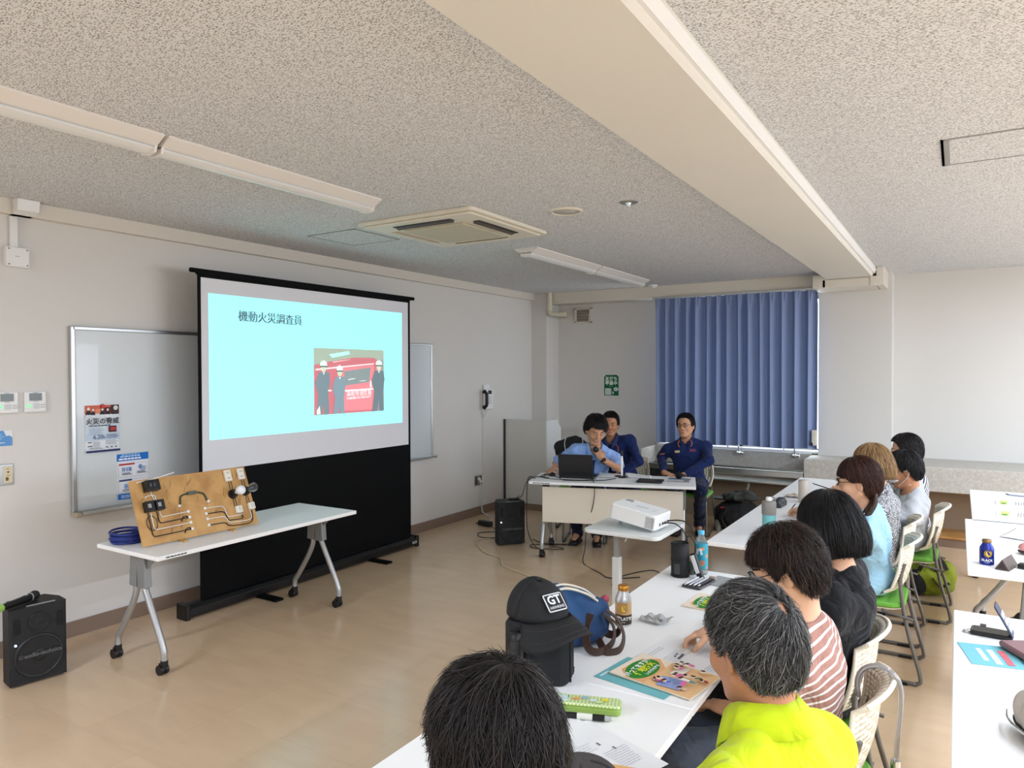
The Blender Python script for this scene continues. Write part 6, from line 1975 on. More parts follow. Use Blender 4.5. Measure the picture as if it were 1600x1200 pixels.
c.lines(-0.035, 0.008, 0.07, 2, 0.016, (190, 96, 96), 0.007)
c.build('chest_lettering', t11)
mb = MB(MT11.copy()); mb.M = MT11 @ Matrix.Translation((0.262, 0.045, 0.33)) @ Matrix.Rotation(R(-62), 4, 'Z') @ Matrix.Rotation(R(-8), 4, 'X')
mb.prism([(-0.024, -0.03), (0.024, -0.03), (0.028, 0.02), (0, 0.034), (-0.028, 0.02)], -0.004, 0.004)
mb.v = [Vector(p) for p in mb.v]
sp_ = mb.build('arm_patch', mat('patch_orange', (176, 104, 58), 0.8), t11)
for _t, _M in ((t10, MT10), (t11, MT11)):
    for s in (-1, 1):
        MB(_M.copy()).tube([(s * 0.058, 0.085, TLn + 0.0), (s * 0.075, 0.098, TLn - 0.035), (s * 0.060, 0.112, TLn - 0.070)], 0.004, 6).build('collar_piping', mat('collar_orange', (196, 96, 66), 0.7), _t)
# hand-held microphone
mt = thing('handheld_microphone', 'black microphone held up to the mouth of the presenter', 'microphone', (0, 0, 0))
tip = t9.matrix_basis @ (MH9 @ Vector((0.020, 0.140, -0.118)))
hw = t9.matrix_basis @ (hd9[1] @ Vector((-0.0, 0.085, 0.024)))
d = (hw - tip).normalized()
mb = MB(); mb.tube([tip + d * 0.04, tip + d * 0.10, tip + d * 0.25], [0.021, 0.018, 0.013], 14); mb.build('handle', M_black, mt)
mb = MB(); mb.tube([tip - d * 0.018, tip - d * 0.012, tip + d * 0.005, tip + d * 0.03, tip + d * 0.042], [0.008, 0.021, 0.027, 0.026, 0.022], 16); mb.build('grille_head', mat('mic_mesh', (28, 28, 30)), mt)
mb = MB(); mb.tube([tip + d * 0.041, tip + d * 0.049], 0.0225, 14); mb.build('ring', M_grey, mt)
# watch on the raised wrist
w0 = hd9[1].translation
mb = MB(); ex = (hd9[1] @ Vector((0, 1, 0)) - w0).normalized()
mb.tube([w0 - ex * 0.022, w0 - ex * 0.004], 0.031, 16); mb.build('watch_strap', M_black, t9)
mb = MB(hd9[1].copy()); mb.box((0, -0.013, -0.031), (0.032, 0.034, 0.010)); mb.build('watch_face', mat('watch_dark', (40, 42, 40), 0.2, 0.4), t9, bevel=0.004)

# ------------------------------------------------------------------ clear umbrella hooked on the nearest visible chair
um = thing('umbrella', 'clear plastic umbrella hanging by its curved handle from a chair back', 'umbrella', (-0.172, 2.44, 0))
M_clear = mat('clear_plastic', (226, 228, 232), 0.12, trans=0.55, alpha=0.75, ior=1.3)
M_gh = mat('handle_clear_grey', (206, 204, 206), 0.08, trans=0.7, ior=1.35)
mb = MB()
hp = [(-0.085, 0.0, 0.715), (-0.088, 0.0, 0.765), (-0.070, 0, 0.805), (-0.030, 0, 0.822), (0.012, 0, 0.805), (0.030, 0.0, 0.765), (0.030, 0.0, 0.70), (0.022, 0.0, 0.60), (0.018, 0, 0.52)]
mb.tube(spline(hp, 6), 0.0082, 12); mb.build('handle', M_gh, um)
MB().tube([(0.019, 0, 0.545), (0.014, 0, 0.44)], 0.014, 12).build('ferrule', M_chrome, um)
MB().tube([(0.014, 0, 0.44), (-0.02, 0, 0.02)], 0.005, 8).build('shaft', M_chrome, um)
mb = MB()
loops = []
for i in range(9):
    f = i / 8
    z = 0.46 - 0.42 * f
    r_ = 0.036 + 0.03 * math.sin(PI * min(1, f * 1.15)) * (1 - 0.35 * f) - 0.026 * f
    loops.append([Vector((0.014 - 0.034 * f + r_ * (1 + 0.22 * math.sin(8 * a + f)) * math.cos(a), r_ * (1 + 0.22 * math.sin(8 * a + f)) * math.sin(a), z + (0.018 * (j % 4 == 0) if i == 0 else 0))) for j, a in enumerate(2 * PI * k / 32 for k in range(32))])
mb.loft(loops, 0, True, False, True); mb.build('canopy', M_clear, um)
mb = MB()
for k in range(8):
    a = 2 * PI * k / 8
    mb.cyl((0.014 + 0.036 * math.cos(a), 0.036 * math.sin(a), 0.455), (0.014 + 0.036 * math.cos(a), 0.036 * math.sin(a), 0.485), 0.004, n=8)
mb.build('rib_tips', M_white, um)

# ------------------------------------------------------------------ near tables
# black soft bag with a cap on it
bg_ = thing('soft_bag', 'black upright soft bag on the table edge under a black cap', 'bag', (-1.165, 2.020, TZ), R(20))
M_bag = mat('bag_black', (18, 20, 24), 0.7, bump=(350, 0.2))
MB().rslab((0, 0, 0.10), (0.215, 0.125, 0.20), 0.04, 0.012, smooth=False).build('body', M_bag, bg_)
mb = MB()
mb.tube([(0.108, -0.03, 0.01), (0.108, -0.03, 0.19)], 0.0035, 6).tube([(0.108, 0.03, 0.01), (0.108, 0.03, 0.19)], 0.0035, 6)
mb.build('piping', M_black, bg_)
MB().box((0.108, 0.0, 0.10), (0.004, 0.012, 0.17)).build('zipper', mat('zip_dark', (34, 36, 42), 0.4), bg_)
mb = MB(); mb.rslab((-0.055, -0.065, 0.07), (0.075, 0.02, 0.13), 0.009, 0.004); mb.build('side_pocket', mat('pocket_mesh', (30, 31, 33), 0.8, bump=(700, 0.5)), bg_)
MB().box((0.109, 0.045, 0.02), (0.006, 0.014, 0.012)).build('zip_pull', M_chrome, bg_)
bt = thing('drink_bottle', 'small dark bottle standing in the side pocket of the black bag', 'bottle', (-1.195, 1.930, TZ + 0.02))
MB().lathe([(0.028, 0), (0.029, 0.10), (0.022, 0.13)], n=20).build('body', mat('bottle_dark', (28, 29, 31), 0.25), bt)
MB().lathe([(0.022, 0.13), (0.022, 0.155), (0.001, 0.157)], n=20).build('cap', M_black, bt)
cp = thing('baseball_cap', 'black cap with a white-bordered GT patch lying on the black bag', 'cap', (-1.185, 2.045, TZ + 0.190), R(-106))
M_capm = mat('cap_black', (20, 21, 23), 0.75, bump=(260, 0.2))
mb = MB()
def dome(u, v):
    a, b = 2 * PI * u, (PI / 2) * v
    r_ = math.cos(b) ** 0.92
    seam = 1 - 0.012 * abs(math.cos(3 * a)) ** 20
    return (0.098 * r_ * math.cos(a) * seam, 0.108 * r_ * math.sin(a) * seam, 0.016 + 0.112 * math.sin(b) * (1 - 0.06 * math.sin(a)))
mb.grid(dome, 36, 12); mb.build('crown', M_capm, cp, solid=0.003)
mb = MB()
def brim(u, v):
    a = PI * (0.06 + 0.88 * u)
    r0, r1 = 0.098, 0.098 + 0.085 * math.sin(a) ** 0.75
    r_ = r0 + (r1 - r0) * v
    x = r_ * math.cos(a); y = 0.010 + (0.108 + (r_ - r0) * 1.0) * math.sin(a)
    return (x, y, 0.024 - 0.030 * (v * math.sin(a)) - 4.2 * x * x * (0.35 + 0.65 * v))
mb.grid(brim, 28, 8); mb.build('brim', M_capm, cp, solid=0.004)
mb = MB()
for vv in (0.35, 0.75):
    mb.tube([Vector(brim(u / 20, vv)) + Vector((0, 0, 0.0028)) for u in range(1, 20)], 0.0009, 5)
mb.build('stitching', M_dark, cp)
mb = MB(); mb.ell((0, 0, 0.129), (0.008, 0.008, 0.005)); mb.build('button', M_capm, cp)
PO = Vector((0.012, 0.090, 0.074))
c = Card(frame(PO, Vector((-1, 0.1, 0)).normalized(), Vector((0, -0.62, 0.78))) @ T(0, 0, 0.004))
c.slab(0.074, 0.060, (200, 202, 204), 0.002, 0.006).rect(0, 0, 0.066, 0.052, (16, 17, 19))
c.text('GT', 0.040, 0, 0.007, (226, 228, 230), bold=0.001).text('HAWKINS', 0.0125, 0, -0.017, (196, 198, 200), bold=0.0003)
c.build('patch', cp)
# blue tote bag with brown straps
tt = thing('tote_bag', 'blue soft tote bag with brown straps on the table behind the black cap', 'bag', (-1.215, 2.315, TZ), R(60))
M_bb = mat('bag_blue', (30, 70, 114), 0.75, two=((22, 52, 92), 6, 0.4, 0.65), bump=(200, 0.2))
F_ = Field((-0.24, -0.14, -0.01), (0.24, 0.14, 0.30), 0.006)
I4 = Matrix.Identity(4)
F_.ell(I4, (0.02, 0, 0.075), (0.165, 0.085, 0.085), 0.04); F_.ell(I4, (-0.06, 0.0, 0.15), (0.10, 0.060, 0.09), 0.05); F_.ell(I4, (0.07, 0, 0.12), (0.09, 0.065, 0.07), 0.04)
wrinkle(F_, 0.0045, 1.6, 4)
x, y, z = F_.all(); F_.D = np.maximum(F_.D, (0.002 - z) + 0 * x + 0 * y)
F_.build('body', M_bb, tt)
STR = lambda pts: [(0.10 + (x - 0.10) * 0.72, -0.085 + (y + 0.085) * 0.62, z) for x, y, z in pts]
mb = MB(); mb.tube(spline([(0.10, -0.05, 0.165), (0.04, -0.058, 0.205), (-0.05, -0.058, 0.235), (-0.13, -0.04, 0.21)], 6), 0.005, 6); mb.tube(spline([(0.10, -0.035, 0.175), (0.04, -0.040, 0.217), (-0.05, -0.040, 0.245), (-0.13, -0.025, 0.22)], 6), 0.004, 6)
mb.build('zipper', mat('zip_cream', (206, 200, 186), 0.5), tt)
M_br = mat('strap_brown', (66, 46, 36), 0.5)
for o_, pts in enumerate(([(0.10, -0.085, 0.13), (0.14, -0.125, 0.085), (0.11, -0.165, 0.04), (0.03, -0.175, 0.018), (-0.02, -0.14, 0.03), (-0.01, -0.095, 0.09), (0.03, -0.08, 0.135)],
                          [(0.155, -0.02, 0.10), (0.19, -0.04, 0.085), (0.225, -0.05, 0.05), (0.21, -0.02, 0.025), (0.18, 0.02, 0.03), (0.16, 0.03, 0.07)],
                          [(0.12, -0.09, 0.14), (0.16, -0.13, 0.11), (0.175, -0.17, 0.06), (0.13, -0.205, 0.02), (0.06, -0.185, 0.016), (0.05, -0.12, 0.05)])):
    mb = MB(); mb.tube(spline(STR(pts), 6), 0.01, flat=(0.030, 0.004)); mb.build('strap', M_br, tt)
MB().ell((0.155, -0.02, 0.155), (0.018, 0.014, 0.016)).build('charm', mat('charm_red', (150, 52, 74), 0.6), tt)
def coffee_can(label, loc, h, r, body, band, band2, cap_c, txt, txt2, rot=0.0):
    t = thing('coffee_bottle_can', label, 'drink can', loc, rot)
    MB().lathe([(r * 0.94, 0), (r, 0.004), (r, h * 0.62), (r * 0.96, h * 0.68), (r * 0.62, h * 0.84), (r * 0.60, h * 0.88)], n=32).build('body', body, t)
    MB().lathe([(r * 1.006, h * 0.05), (r * 1.006, h * 0.30)], n=32).build('lower_label', band, t)
    MB().lathe([(r * 1.006, h * 0.30), (r * 1.006, h * 0.60)], n=32).build('upper_label', band2, t)
    MB().lathe([(r * 0.64, h * 0.875), (r * 0.66, h * 0.89), (r * 0.66, h * 0.99), (r * 0.6, h), (0.001, h)], n=28).build('cap', cap_c, t)
    mb, mats_ = MB(), [pm((224, 184, 70)), pm((40, 26, 18)), pm((226, 226, 222))]
    def wrap(pts, m, rr):
        mb.poly([(rr * math.sin(x / r), -rr * math.cos(x / r), z) for x, z in pts], m)
    zc = h * 0.46
    for rad, m, k in ((0.0175, 0, 1.012), (0.0150, 1, 1.018), (0.0125, 0, 1.024)):
        wrap([(0.004 + rad * math.cos(a), zc + rad * 1.15 * math.sin(a)) for a in (2 * PI * i / 20 for i in range(20))], m, r * k)
    for dz in (-0.006, 0.0, 0.006):
        wrap([(-0.006, zc + dz - 0.001), (0.014, zc + dz - 0.001), (0.014, zc + dz + 0.001), (-0.006, zc + dz + 0.001)], 1, r * 1.03)
    m2 = MB(); text_mesh(txt, 0.017, None, m2, 0, bold=0.0006); 
    mb.add([(r * 1.02 * math.sin((v.x) / r), -r * 1.02 * math.cos((v.x) / r), h * 0.20 + v.y) for v in m2.v], m2.f, 2)
    m2 = MB(); text_mesh(txt2, 0.006, None, m2, 0)
    mb.add([(r * 1.02 * math.sin((v.x) / r), -r * 1.02 * math.cos((v.x) / r), h * 0.115 + v.y) for v in m2.v], m2.f, 2)
    mb.build('label_print', mats_, t)
    return t
coffee_can('silver coffee bottle can with gold cap and brown label beside the blue bag', (-1.128, 2.632, TZ), 0.158, 0.033, mat('can_silver', (206, 206, 204), 0.25, 0.6), mat('can_brown', (46, 28, 20), 0.35),
           mat('can_tan', (176, 132, 84), 0.35, two=((206, 186, 150), 12, 0.4, 0.65)), mat('cap_gold', (190, 130, 50), 0.3, 0.6), '無糖LATTE', 'COFFEE', R(18))
coffee_can('dark blue coffee bottle can standing on the right-hand table', (0.133, 4.452, TZ), 0.130, 0.033, mat('can_blue', (30, 44, 132), 0.28, 0.3), mat('can_blue', (30, 44, 132)), mat('can_blue2', (24, 36, 116), 0.3, 0.3), mat('cap_bronze', (130, 100, 60), 0.3, 0.6), 'BLACK', 'COFFEE', R(2))
# clear wrapper
mb = MB(Matrix.Translation((-1.035, 2.715, TZ)) @ Matrix.Rotation(R(-8), 4, 'Z'))
mb.grid(lambda u, v: ((u - 0.5) * 0.10, (v - 0.5) * 0.055, 0.010 + 0.010 * abs(math.sin(9 * u + 4 * v)) * (1 - abs(2 * v - 1) ** 2)), 16, 8)
mb.grid(lambda u, v: (-0.03 + u * 0.10, 0.02 + (v - 0.5) * 0.05, 0.020 + 0.006 * math.sin(12 * u + 3 * v)), 16, 6)
tag(mb.build('wrapper', mat('wrapper_clear', (216, 216, 216), 0.2, trans=0.35, alpha=0.7), None, solid=0.0008), 'crumpled clear plastic wrapper behind the silver coffee can', 'wrapper')
# booklet, open leaflet, teal flyer under it
def cover(o, rot, w=0.21, h=0.297, th=0.004):
    c = Card(Matrix.Translation(o) @ Matrix.Rotation(rot, 4, 'Z') @ F_SEAT)
    c.M0 = c.M0 @ T(0, 0, 0.001)
    c.slab(w, h, (232, 216, 192), th)
    c.rect(0, -0.06, w, h * 0.58, (226, 186, 138)).rect(0, h * 0.36, w, h * 0.28, (236, 222, 200))
    c.poly([(-0.10, 0.02), (0.04, 0.02), (0.10, 0.075), (0.06, 0.125), (-0.06, 0.13), (-0.10, 0.09)], (224, 168, 118))
    c.ell(-0.01, 0.078, 0.088, 0.050, (44, 130, 48), 0.12)
    c.text('知ってますか?', 0.026, -0.012, 0.098, (240, 244, 236), rot=0.10, bold=0.0008).text('住宅防火', 0.030, -0.006, 0.072, (226, 226, 56), rot=0.10, bold=0.0012).text('いのちを守る', 0.016, 0.004, 0.047, (236, 240, 232), rot=0.10, bold=0.0005)
    rnd = random.Random(5)
    c.poly([(-0.09, -0.02), (-0.02, 0.0), (0.0, -0.07), (-0.08, -0.10)], (150, 168, 216)).poly([(0.01, -0.01), (0.085, -0.01), (0.085, -0.05), (0.02, -0.05)], (232, 226, 214))
    for i in range(16):
        x, y = rnd.uniform(-0.085, 0.085), rnd.uniform(-0.125, 0.0)
        col = rnd.choice([(206, 108, 150), (112, 70, 96), (96, 150, 150), (226, 200, 170), (80, 104, 176), (150, 62, 58), (232, 228, 220), (92, 116, 96)])
        c.ell(x, y, rnd.uniform(0.007, 0.014), rnd.uniform(0.006, 0.012), (234, 206, 180), rnd.uniform(0, 3), 14)
        c.ell(x + 0.006, y + 0.006, rnd.uniform(0.006, 0.012), 0.006, (60, 40, 40), rnd.uniform(0, 3), 14)
        c.ell(x, y - 0.014, rnd.uniform(0.008, 0.016), rnd.uniform(0.006, 0.011), col, rnd.uniform(0, 3), 14)
    c.poly([(-0.085, -0.10), (-0.05, -0.092), (-0.05, -0.108), (-0.085, -0.116)], (208, 104, 160))
    return c
tag(cover((-0.815, 2.245, TZ + 0.004), R(-10)).build('booklet'), 'illustrated booklet with a green title oval in front of the brown straps', 'booklet')
tag(cover((-0.845, 3.060, TZ), R(-4)).build('booklet'), 'illustrated booklet with a green title oval, half hidden behind the grey-haired head', 'booklet')
c = Card(Matrix.Translation((-0.872, 2.210, TZ)) @ Matrix.Rotation(R(-9), 4, 'Z') @ F_SEAT)
c.M0 = c.M0 @ T(0, 0, 0.001); c.slab(0.21, 0.26, (112, 178, 184), 0.0012).lines(-0.09, 0.11, 0.06, 1, 0.01, (222, 236, 238), 0.008)
tag(c.build('flyer'), 'teal flyer peeking out under the illustrated booklet', 'flyer')
def printed(o, rot, w, h, label, seed, figs=(), name='leaflet', z=0.001):
    c = Card(Matrix.Translation(o) @ Matrix.Rotation(rot, 4, 'Z') @ F_SEAT)
    c.M0 = c.M0 @ T(0, 0, z); c.slab(w, h, (228, 229, 230), 0.0012)
    c.lines(-w * 0.40, h * 0.40, w * 0.45, 2, 0.012, (170, 172, 176), 0.003, seed=seed).lines(-w * 0.38, h * 0.20, w * 0.5, 5, 0.011, (176, 178, 184), 0.0022, seed=seed + 1)
    c.lines(w * 0.02, -h * 0.05, w * 0.40, 9, 0.0095, (178, 180, 188), 0.0022, seed=seed + 2).lines(-w * 0.38, -h * 0.30, w * 0.34, 5, 0.011, (170, 174, 190), 0.0022, seed=seed + 3)
    for x, y, a, b in figs:
        c.rect(x, y, a, b, (70, 72, 76))
    return tag(c.build(name), label, 'leaflet')
printed((-0.795, 2.470, TZ), R(-8), 0.26, 0.30, 'open printed leaflet on the table beyond the illustrated booklet', 3, ((-0.06, 0.02, 0.012, 0.010), (-0.043, 0.022, 0.012, 0.010), (-0.026, 0.024, 0.012, 0.010), (-0.055, 0.038, 0.008, 0.008), (-0.035, 0.042, 0.008, 0.008)))
printed((-0.800, 1.700, TZ), R(-20), 0.21, 0.297, 'printed sheet on the nearest table below the green pencil case', 13, ((0.03, 0.03, 0.004, 0.016), (0.05, -0.01, 0.004, 0.014)))
c = Card(Matrix.Translation((-0.965, 1.765, TZ)) @ Matrix.Rotation(R(-28), 4, 'Z') @ F_SEAT)
c.M0 = c.M0 @ T(0, 0, 0.003); c.slab(0.16, 0.24, (226, 228, 228), 0.0012)
c.rect(0.03, 0.108, 0.05, 0.02, (40, 140, 136)).rect(0.06, 0.09, 0.05, 0.016, (210, 92, 84)).lines(-0.07, 0.06, 0.08, 6, 0.014, (90, 92, 96), 0.006)
tag(c.build('handout'), 'white sheet with teal and red tabs beside the black pen', 'handout')
c = Card(Matrix.Translation((-0.720, 1.620, TZ)) @ Matrix.Rotation(R(14), 4, 'Z') @ F_SEAT)
c.M0 = c.M0 @ T(0, 0, 0.003); c.slab(0.10, 0.10, (226, 178, 112), 0.002).rect(-0.02, -0.02, 0.02, 0.05, (120, 60, 50)); 
tag(c.build('card'), 'small orange-tan card at the table edge near the grey cap', 'card')
# pencil case and pen
pc = thing('pencil_case', 'pale green patterned tin pencil case on the nearest table', 'pencil case', (-0.935, 1.905, TZ), R(20))
M_pc = mat('tin_green', (172, 196, 122), 0.3)
nt, b_, L_ = nodes_of(M_pc)
tc = nt.nodes.new('ShaderNodeTexCoord'); ck = nt.nodes.new('ShaderNodeTexChecker'); ck.inputs['Scale'].default_value = 130
ck.inputs['Color1'].default_value = (*lin((160, 190, 96)), 1); ck.inputs['Color2'].default_value = (*lin((214, 224, 186)), 1)
mp = nt.nodes.new('ShaderNodeMapping'); mp.inputs['Rotation'].default_value = (0, 0, R(45)); mp.inputs['Location'].default_value = (0.001, 0.001, 0.0008)
L_(tc.outputs['Object'], mp.inputs['Vector']); L_(mp.outputs['Vector'], ck.inputs['Vector']); L_(ck.outputs['Color'], b_.inputs['Base Color'])
MB().rslab((0, 0, 0.011), (0.205, 0.062, 0.022), 0.014, 0.005, smooth=False).build('tray', mat('tin_green_plain', (150, 180, 90), 0.35), pc)
lid_ = MB().rslab((0, 0, 0.025), (0.207, 0.064, 0.010), 0.014, 0.005, smooth=False).build('lid', M_pc, pc)
c = Card(frame((0, 0, 0.0304), (1, 0, 0), (0, 1, 0)), lift=0.0002)
c.ell(-0.072, 0.006, 0.018, 0.011, (196, 214, 220)).ell(-0.065, -0.014, 0.014, 0.008, (206, 222, 226)).ell(-0.088, 0.004, 0.0045, 0.0045, (34, 44, 70)).ell(-0.055, 0.010, 0.003, 0.003, (60, 90, 96))
for x, y, col in ((-0.03, 0.0, (214, 156, 96)), (-0.005, 0.01, (150, 176, 190)), (0.02, -0.004, (196, 214, 206)), (0.055, 0.004, (214, 206, 70)), (0.04, -0.012, (190, 214, 150))):
    c.ell(x, y, 0.012, 0.009, col, 0.3)
c.build('lid_decor', lid_)
pn = thing('pen', 'thick black pen with a white label lying against the green pencil case', 'pen', (-0.900, 1.850, TZ + 0.010), R(21))
mb = MB(); mb.tube([(-0.09, 0, 0), (0.045, 0, 0)], 0.009, 12); mb.build('barrel', M_black, pn)
MB().tube([(-0.035, 0, 0), (0.01, 0, 0)], 0.0095, 12).build('label_band', mat('pen_label', (216, 218, 206), 0.4), pn)
MB().tube([(0.045, 0, 0), (0.065, 0, 0)], [0.008, 0.006], 12).build('tip', mat('pen_tip', (170, 176, 172), 0.2), pn)
# grey cap at the bottom edge
cg = thing('grey_cap', 'dark grey cloth cap at the bottom edge beside the foreground head', 'cap', (-0.755, 1.515, TZ), R(-70))
mb = MB()
mb.grid(lambda u, v: (lambda a, b: (0.092 * math.cos(b) ** 0.8 * math.cos(a), 0.100 * math.cos(b) ** 0.8 * math.sin(a), 0.004 + 0.078 * math.sin(b) ** 0.9))(2 * PI * u, PI / 2 * v), 36, 12)
mb.build('crown', mat('cap_grey', (72, 68, 68), 0.85, bump=(300, 0.2)), cg, solid=0.003)
mb = MB(); mb.tube([(0, 0.100 * math.cos(b) ** 0.8 + 0.001, 0.006 + 0.078 * math.sin(b) ** 0.9) for b in (PI / 2 * i / 12 for i in range(12))], 0.003, 6); mb.tube([(0.0915 * math.cos(b) ** 0.8, 0, 0.006 + 0.078 * math.sin(b) ** 0.9) for b in (PI / 2 * i / 12 for i in range(12))], 0.0015, 6)
mb.build('seam', mat('cap_seam', (56, 53, 53), 0.85), cg)

# ------------------------------------------------------------------ cluster at the far end of the middle table
mh = thing('mesh_holder', 'black mesh cylinder holder with a cord on the table below the projector', 'holder', (-1.158, 3.405, TZ))
M_mesh = mat('mesh_black', (20, 20, 21), 0.55, bump=(500, 0.6))
MB().lathe([(0.040, 0), (0.044, 0.004), (0.044, 0.080), (0.0425, 0.084), (0.044, 0.090), (0.044, 0.165), (0.040, 0.168), (0.038, 0.150), (0.001, 0.150)], n=32).build('cylinder', M_mesh, mh)
mb = MB()
for z in (0.006, 0.086, 0.162): mb.tube([(0.0446 * math.cos(a), 0.0446 * math.sin(a), z) for a in (2 * PI * i / 32 for i in range(32))], 0.0022, 6, closed=True)
mb.build('trim_ring', M_black, mh)
MB().tube(spline([(0.03, -0.02, 0.16), (0.05, -0.03, 0.21), (0.08, -0.02, 0.18), (0.075, 0.0, 0.11), (0.085, 0.01, 0.05)], 6), 0.003, 6).build('strap', M_black, mh)
mb = MB(); mb.rslab((0.0, -0.0445, 0.045), (0.03, 0.004, 0.05), 0.0015, 0.0005); mb.build('front_label', mat('label_grey', (52, 54, 56), 0.4), mh)
pb = thing('drink_bottle', 'clear plastic bottle with a light blue cap and teal-and-orange label', 'bottle', (-1.082, 3.500, TZ))
M_pet = mat('pet_clear', (214, 228, 230), 0.06, trans=0.8, alpha=0.55, ior=1.2)
MB().lathe([(0.028, 0), (0.033, 0.008), (0.033, 0.13), (0.031, 0.155), (0.018, 0.185), (0.0135, 0.195), (0.0135, 0.20)], n=28).build('bottle_wall', M_pet, pb)
M_lab = mat('label_teal', (44, 150, 170), 0.4, two=((226, 130, 60), 26, 0.56, 0.62))
MB().lathe([(0.0336, 0.03), (0.0336, 0.14), (0.0325, 0.155)], n=28).build('label', M_lab, pb)
mb = MB(); text_mesh('桃', 0.034, None, mb, 0, bold=0.001)
mb2 = MB(); mb2.add([(0.0342 * math.sin(v.x / 0.0336), -0.0342 * math.cos(v.x / 0.0336), 0.115 + v.y) for v in mb.v], mb.f, 0); mb2.build('label_print', mat('print_white', (236, 240, 240), 0.4), pb)
mb = MB()
for x, z, r_ in ((0.014, 0.062, 0.014), (-0.004, 0.048, 0.010)):
    mb.poly([(0.0345 * math.sin((x + r_ * math.cos(a)) / 0.0336), -0.0345 * math.cos((x + r_ * math.cos(a)) / 0.0336), z + r_ * math.sin(a)) for a in (2 * PI * i / 18 for i in range(18))])
mb.build('fruit_print', mat('print_orange', (226, 110, 44), 0.4), pb)
MB().lathe([(0.015, 0.198), (0.0155, 0.20), (0.0155, 0.214), (0.014, 0.217), (0.001, 0.217)], n=24).build('cap', mat('cap_blue', (86, 178, 216), 0.4), pb)
hf = thing('handheld_fan', 'small black handheld gadget with a white label and grey disc leaning by the mesh holder', 'handheld fan', (-1.075, 3.425, TZ), R(-20))
mb = MB(); mb.M = Matrix.Translation((0.01, -0.02, 0.062)) @ Matrix.Rotation(R(-24), 4, 'Y'); mb.rslab((0, 0, 0), (0.034, 0.022, 0.125), 0.008, 0.004); mb.build('handle', M_black, hf)
mb = MB(); mb.M = Matrix.Translation((0.01, -0.02, 0.062)) @ Matrix.Rotation(R(-24), 4, 'Y'); mb.box((0, -0.0115, 0.01), (0.024, 0.001, 0.088)); mb.build('label', mat('label_white', (226, 230, 234), 0.3), hf)
mb = MB(); mb.M = Matrix.Translation((-0.035, 0.0, 0.040)) @ Matrix.Rotation(R(70), 4, 'X'); mb.lathe([(0.001, -0.004), (0.034, -0.006), (0.036, 0), (0.034, 0.006), (0.001, 0.004)], n=28); mb.build('disc', mat('disc_grey', (120, 122, 124), 0.35), hf)
MB().tube([(-0.01, -0.01, 0.03), (0.02, -0.01, 0.012), (0.045, -0.02, 0.006)], 0.009, 8).build('stand', M_black, hf)
pp = thing('pen_pouch', 'clear-topped dark pen pouch at the far end of the middle table', 'pouch', (-1.035, 3.315, TZ), R(-8))
MB().rslab((0, 0, 0.006), (0.095, 0.18, 0.010), 0.01, 0.003).build('pouch', mat('pouch_dark', (58, 56, 58), 0.3), pp)
for i, col in enumerate(((206, 208, 212), (176, 178, 182), (196, 196, 200), (40, 40, 44))):
    p_ = thing('pen', ('pale grey pen, leftmost on the pen pouch', 'silver pen second from the left on the pen pouch', 'light pen second from the right on the pen pouch', 'black pen on the right of the pen pouch')[i], 'pen', (-1.063 + i * 0.02, 3.31 + 0.004 * i, TZ + 0.017), R(-8), group='pens on the pen pouch')
    MB().tube([(0, -0.07, 0), (0, 0.06, 0)], 0.005, 8).build('barrel', mat('pen_%d' % i, col, 0.3), p_)
    MB().tube([(0, -0.085, 0), (0, -0.07, 0)], [0.0015, 0.0045], 8).build('tip', M_chrome, p_)
MB_ = MB(); MB_.rslab((0, 0, 0.009), (0.035, 0.025, 0.016), 0.008, 0.004); tag(MB_.build('eraser', mat('eraser_taupe', (150, 138, 126), 0.6), None, (-1.000, 3.415, TZ + 0.001)), 'small taupe eraser beside the pen pouch', 'eraser')
c = Card(Matrix.Translation((-0.885, 3.400, TZ)) @ Matrix.Rotation(R(-6), 4, 'Z') @ F_SEAT); c.M0 = c.M0 @ T(0, 0, 0.001); c.slab(0.16, 0.24, (150, 154, 154), 0.004).rect(0.02, -0.06, 0.10, 0.06, (226, 228, 228))
tag(c.build('folder'), 'grey folder with white sheet at the far end of the middle table', 'folder')

# ------------------------------------------------------------------ far left table
wb_ = thing('water_bottle', 'teal water bottle with a grey lid on the third table', 'bottle', (-0.985, 4.555, TZ))
MB().lathe([(0.037, 0), (0.040, 0.004), (0.040, 0.125), (0.038, 0.135)], n=32).build('body', mat('bottle_teal', (110, 178, 180), 0.35), wb_)
MB().lathe([(0.042, 0.128), (0.043, 0.135), (0.043, 0.200), (0.040, 0.208), (0.018, 0.213)], n=32).build('collar', mat('bottle_grey', (130, 126, 122), 0.45), wb_)
MB().lathe([(0.019, 0.208), (0.019, 0.228), (0.016, 0.234), (0.001, 0.235)], n=20).build('spout_cap', M_white, wb_)
mb = MB(); mb.tube(spline([(0.03, 0, 0.205), (0.038, 0, 0.225), (0.02, 0, 0.235)], 4), 0.004, 6); mb.build('loop', mat('bottle_grey', (130, 126, 122)), wb_)
gc = thing('glasses_case', 'dark faceted glasses case on the far left table', 'case', (-1.130, 5.560, TZ), R(-4))
mb = MB(); mb.loft([[Vector((x * k, y, z * k2)) for x, z in ((-0.035, 0), (0.035, 0), (0.04, 0.03), (0.022, 0.058), (-0.022, 0.058), (-0.04, 0.03))] for y, k, k2 in ((-0.085, 0.8, 0.85), (-0.075, 1, 1), (0.075, 1, 1), (0.085, 0.8, 0.85))], 0, False)
mb.build('shell', mat('case_dark', (36, 44, 50), 0.4), gc, bevel=0.003)
Card(frame((0.0315, -0.0, 0.046), Vector((0, 1, 0)), Vector((-0.54, 0, 0.84)))).lines(-0.02, 0, 0.04, 1, 0.01, (150, 156, 160), 0.006).build('marking', gc)
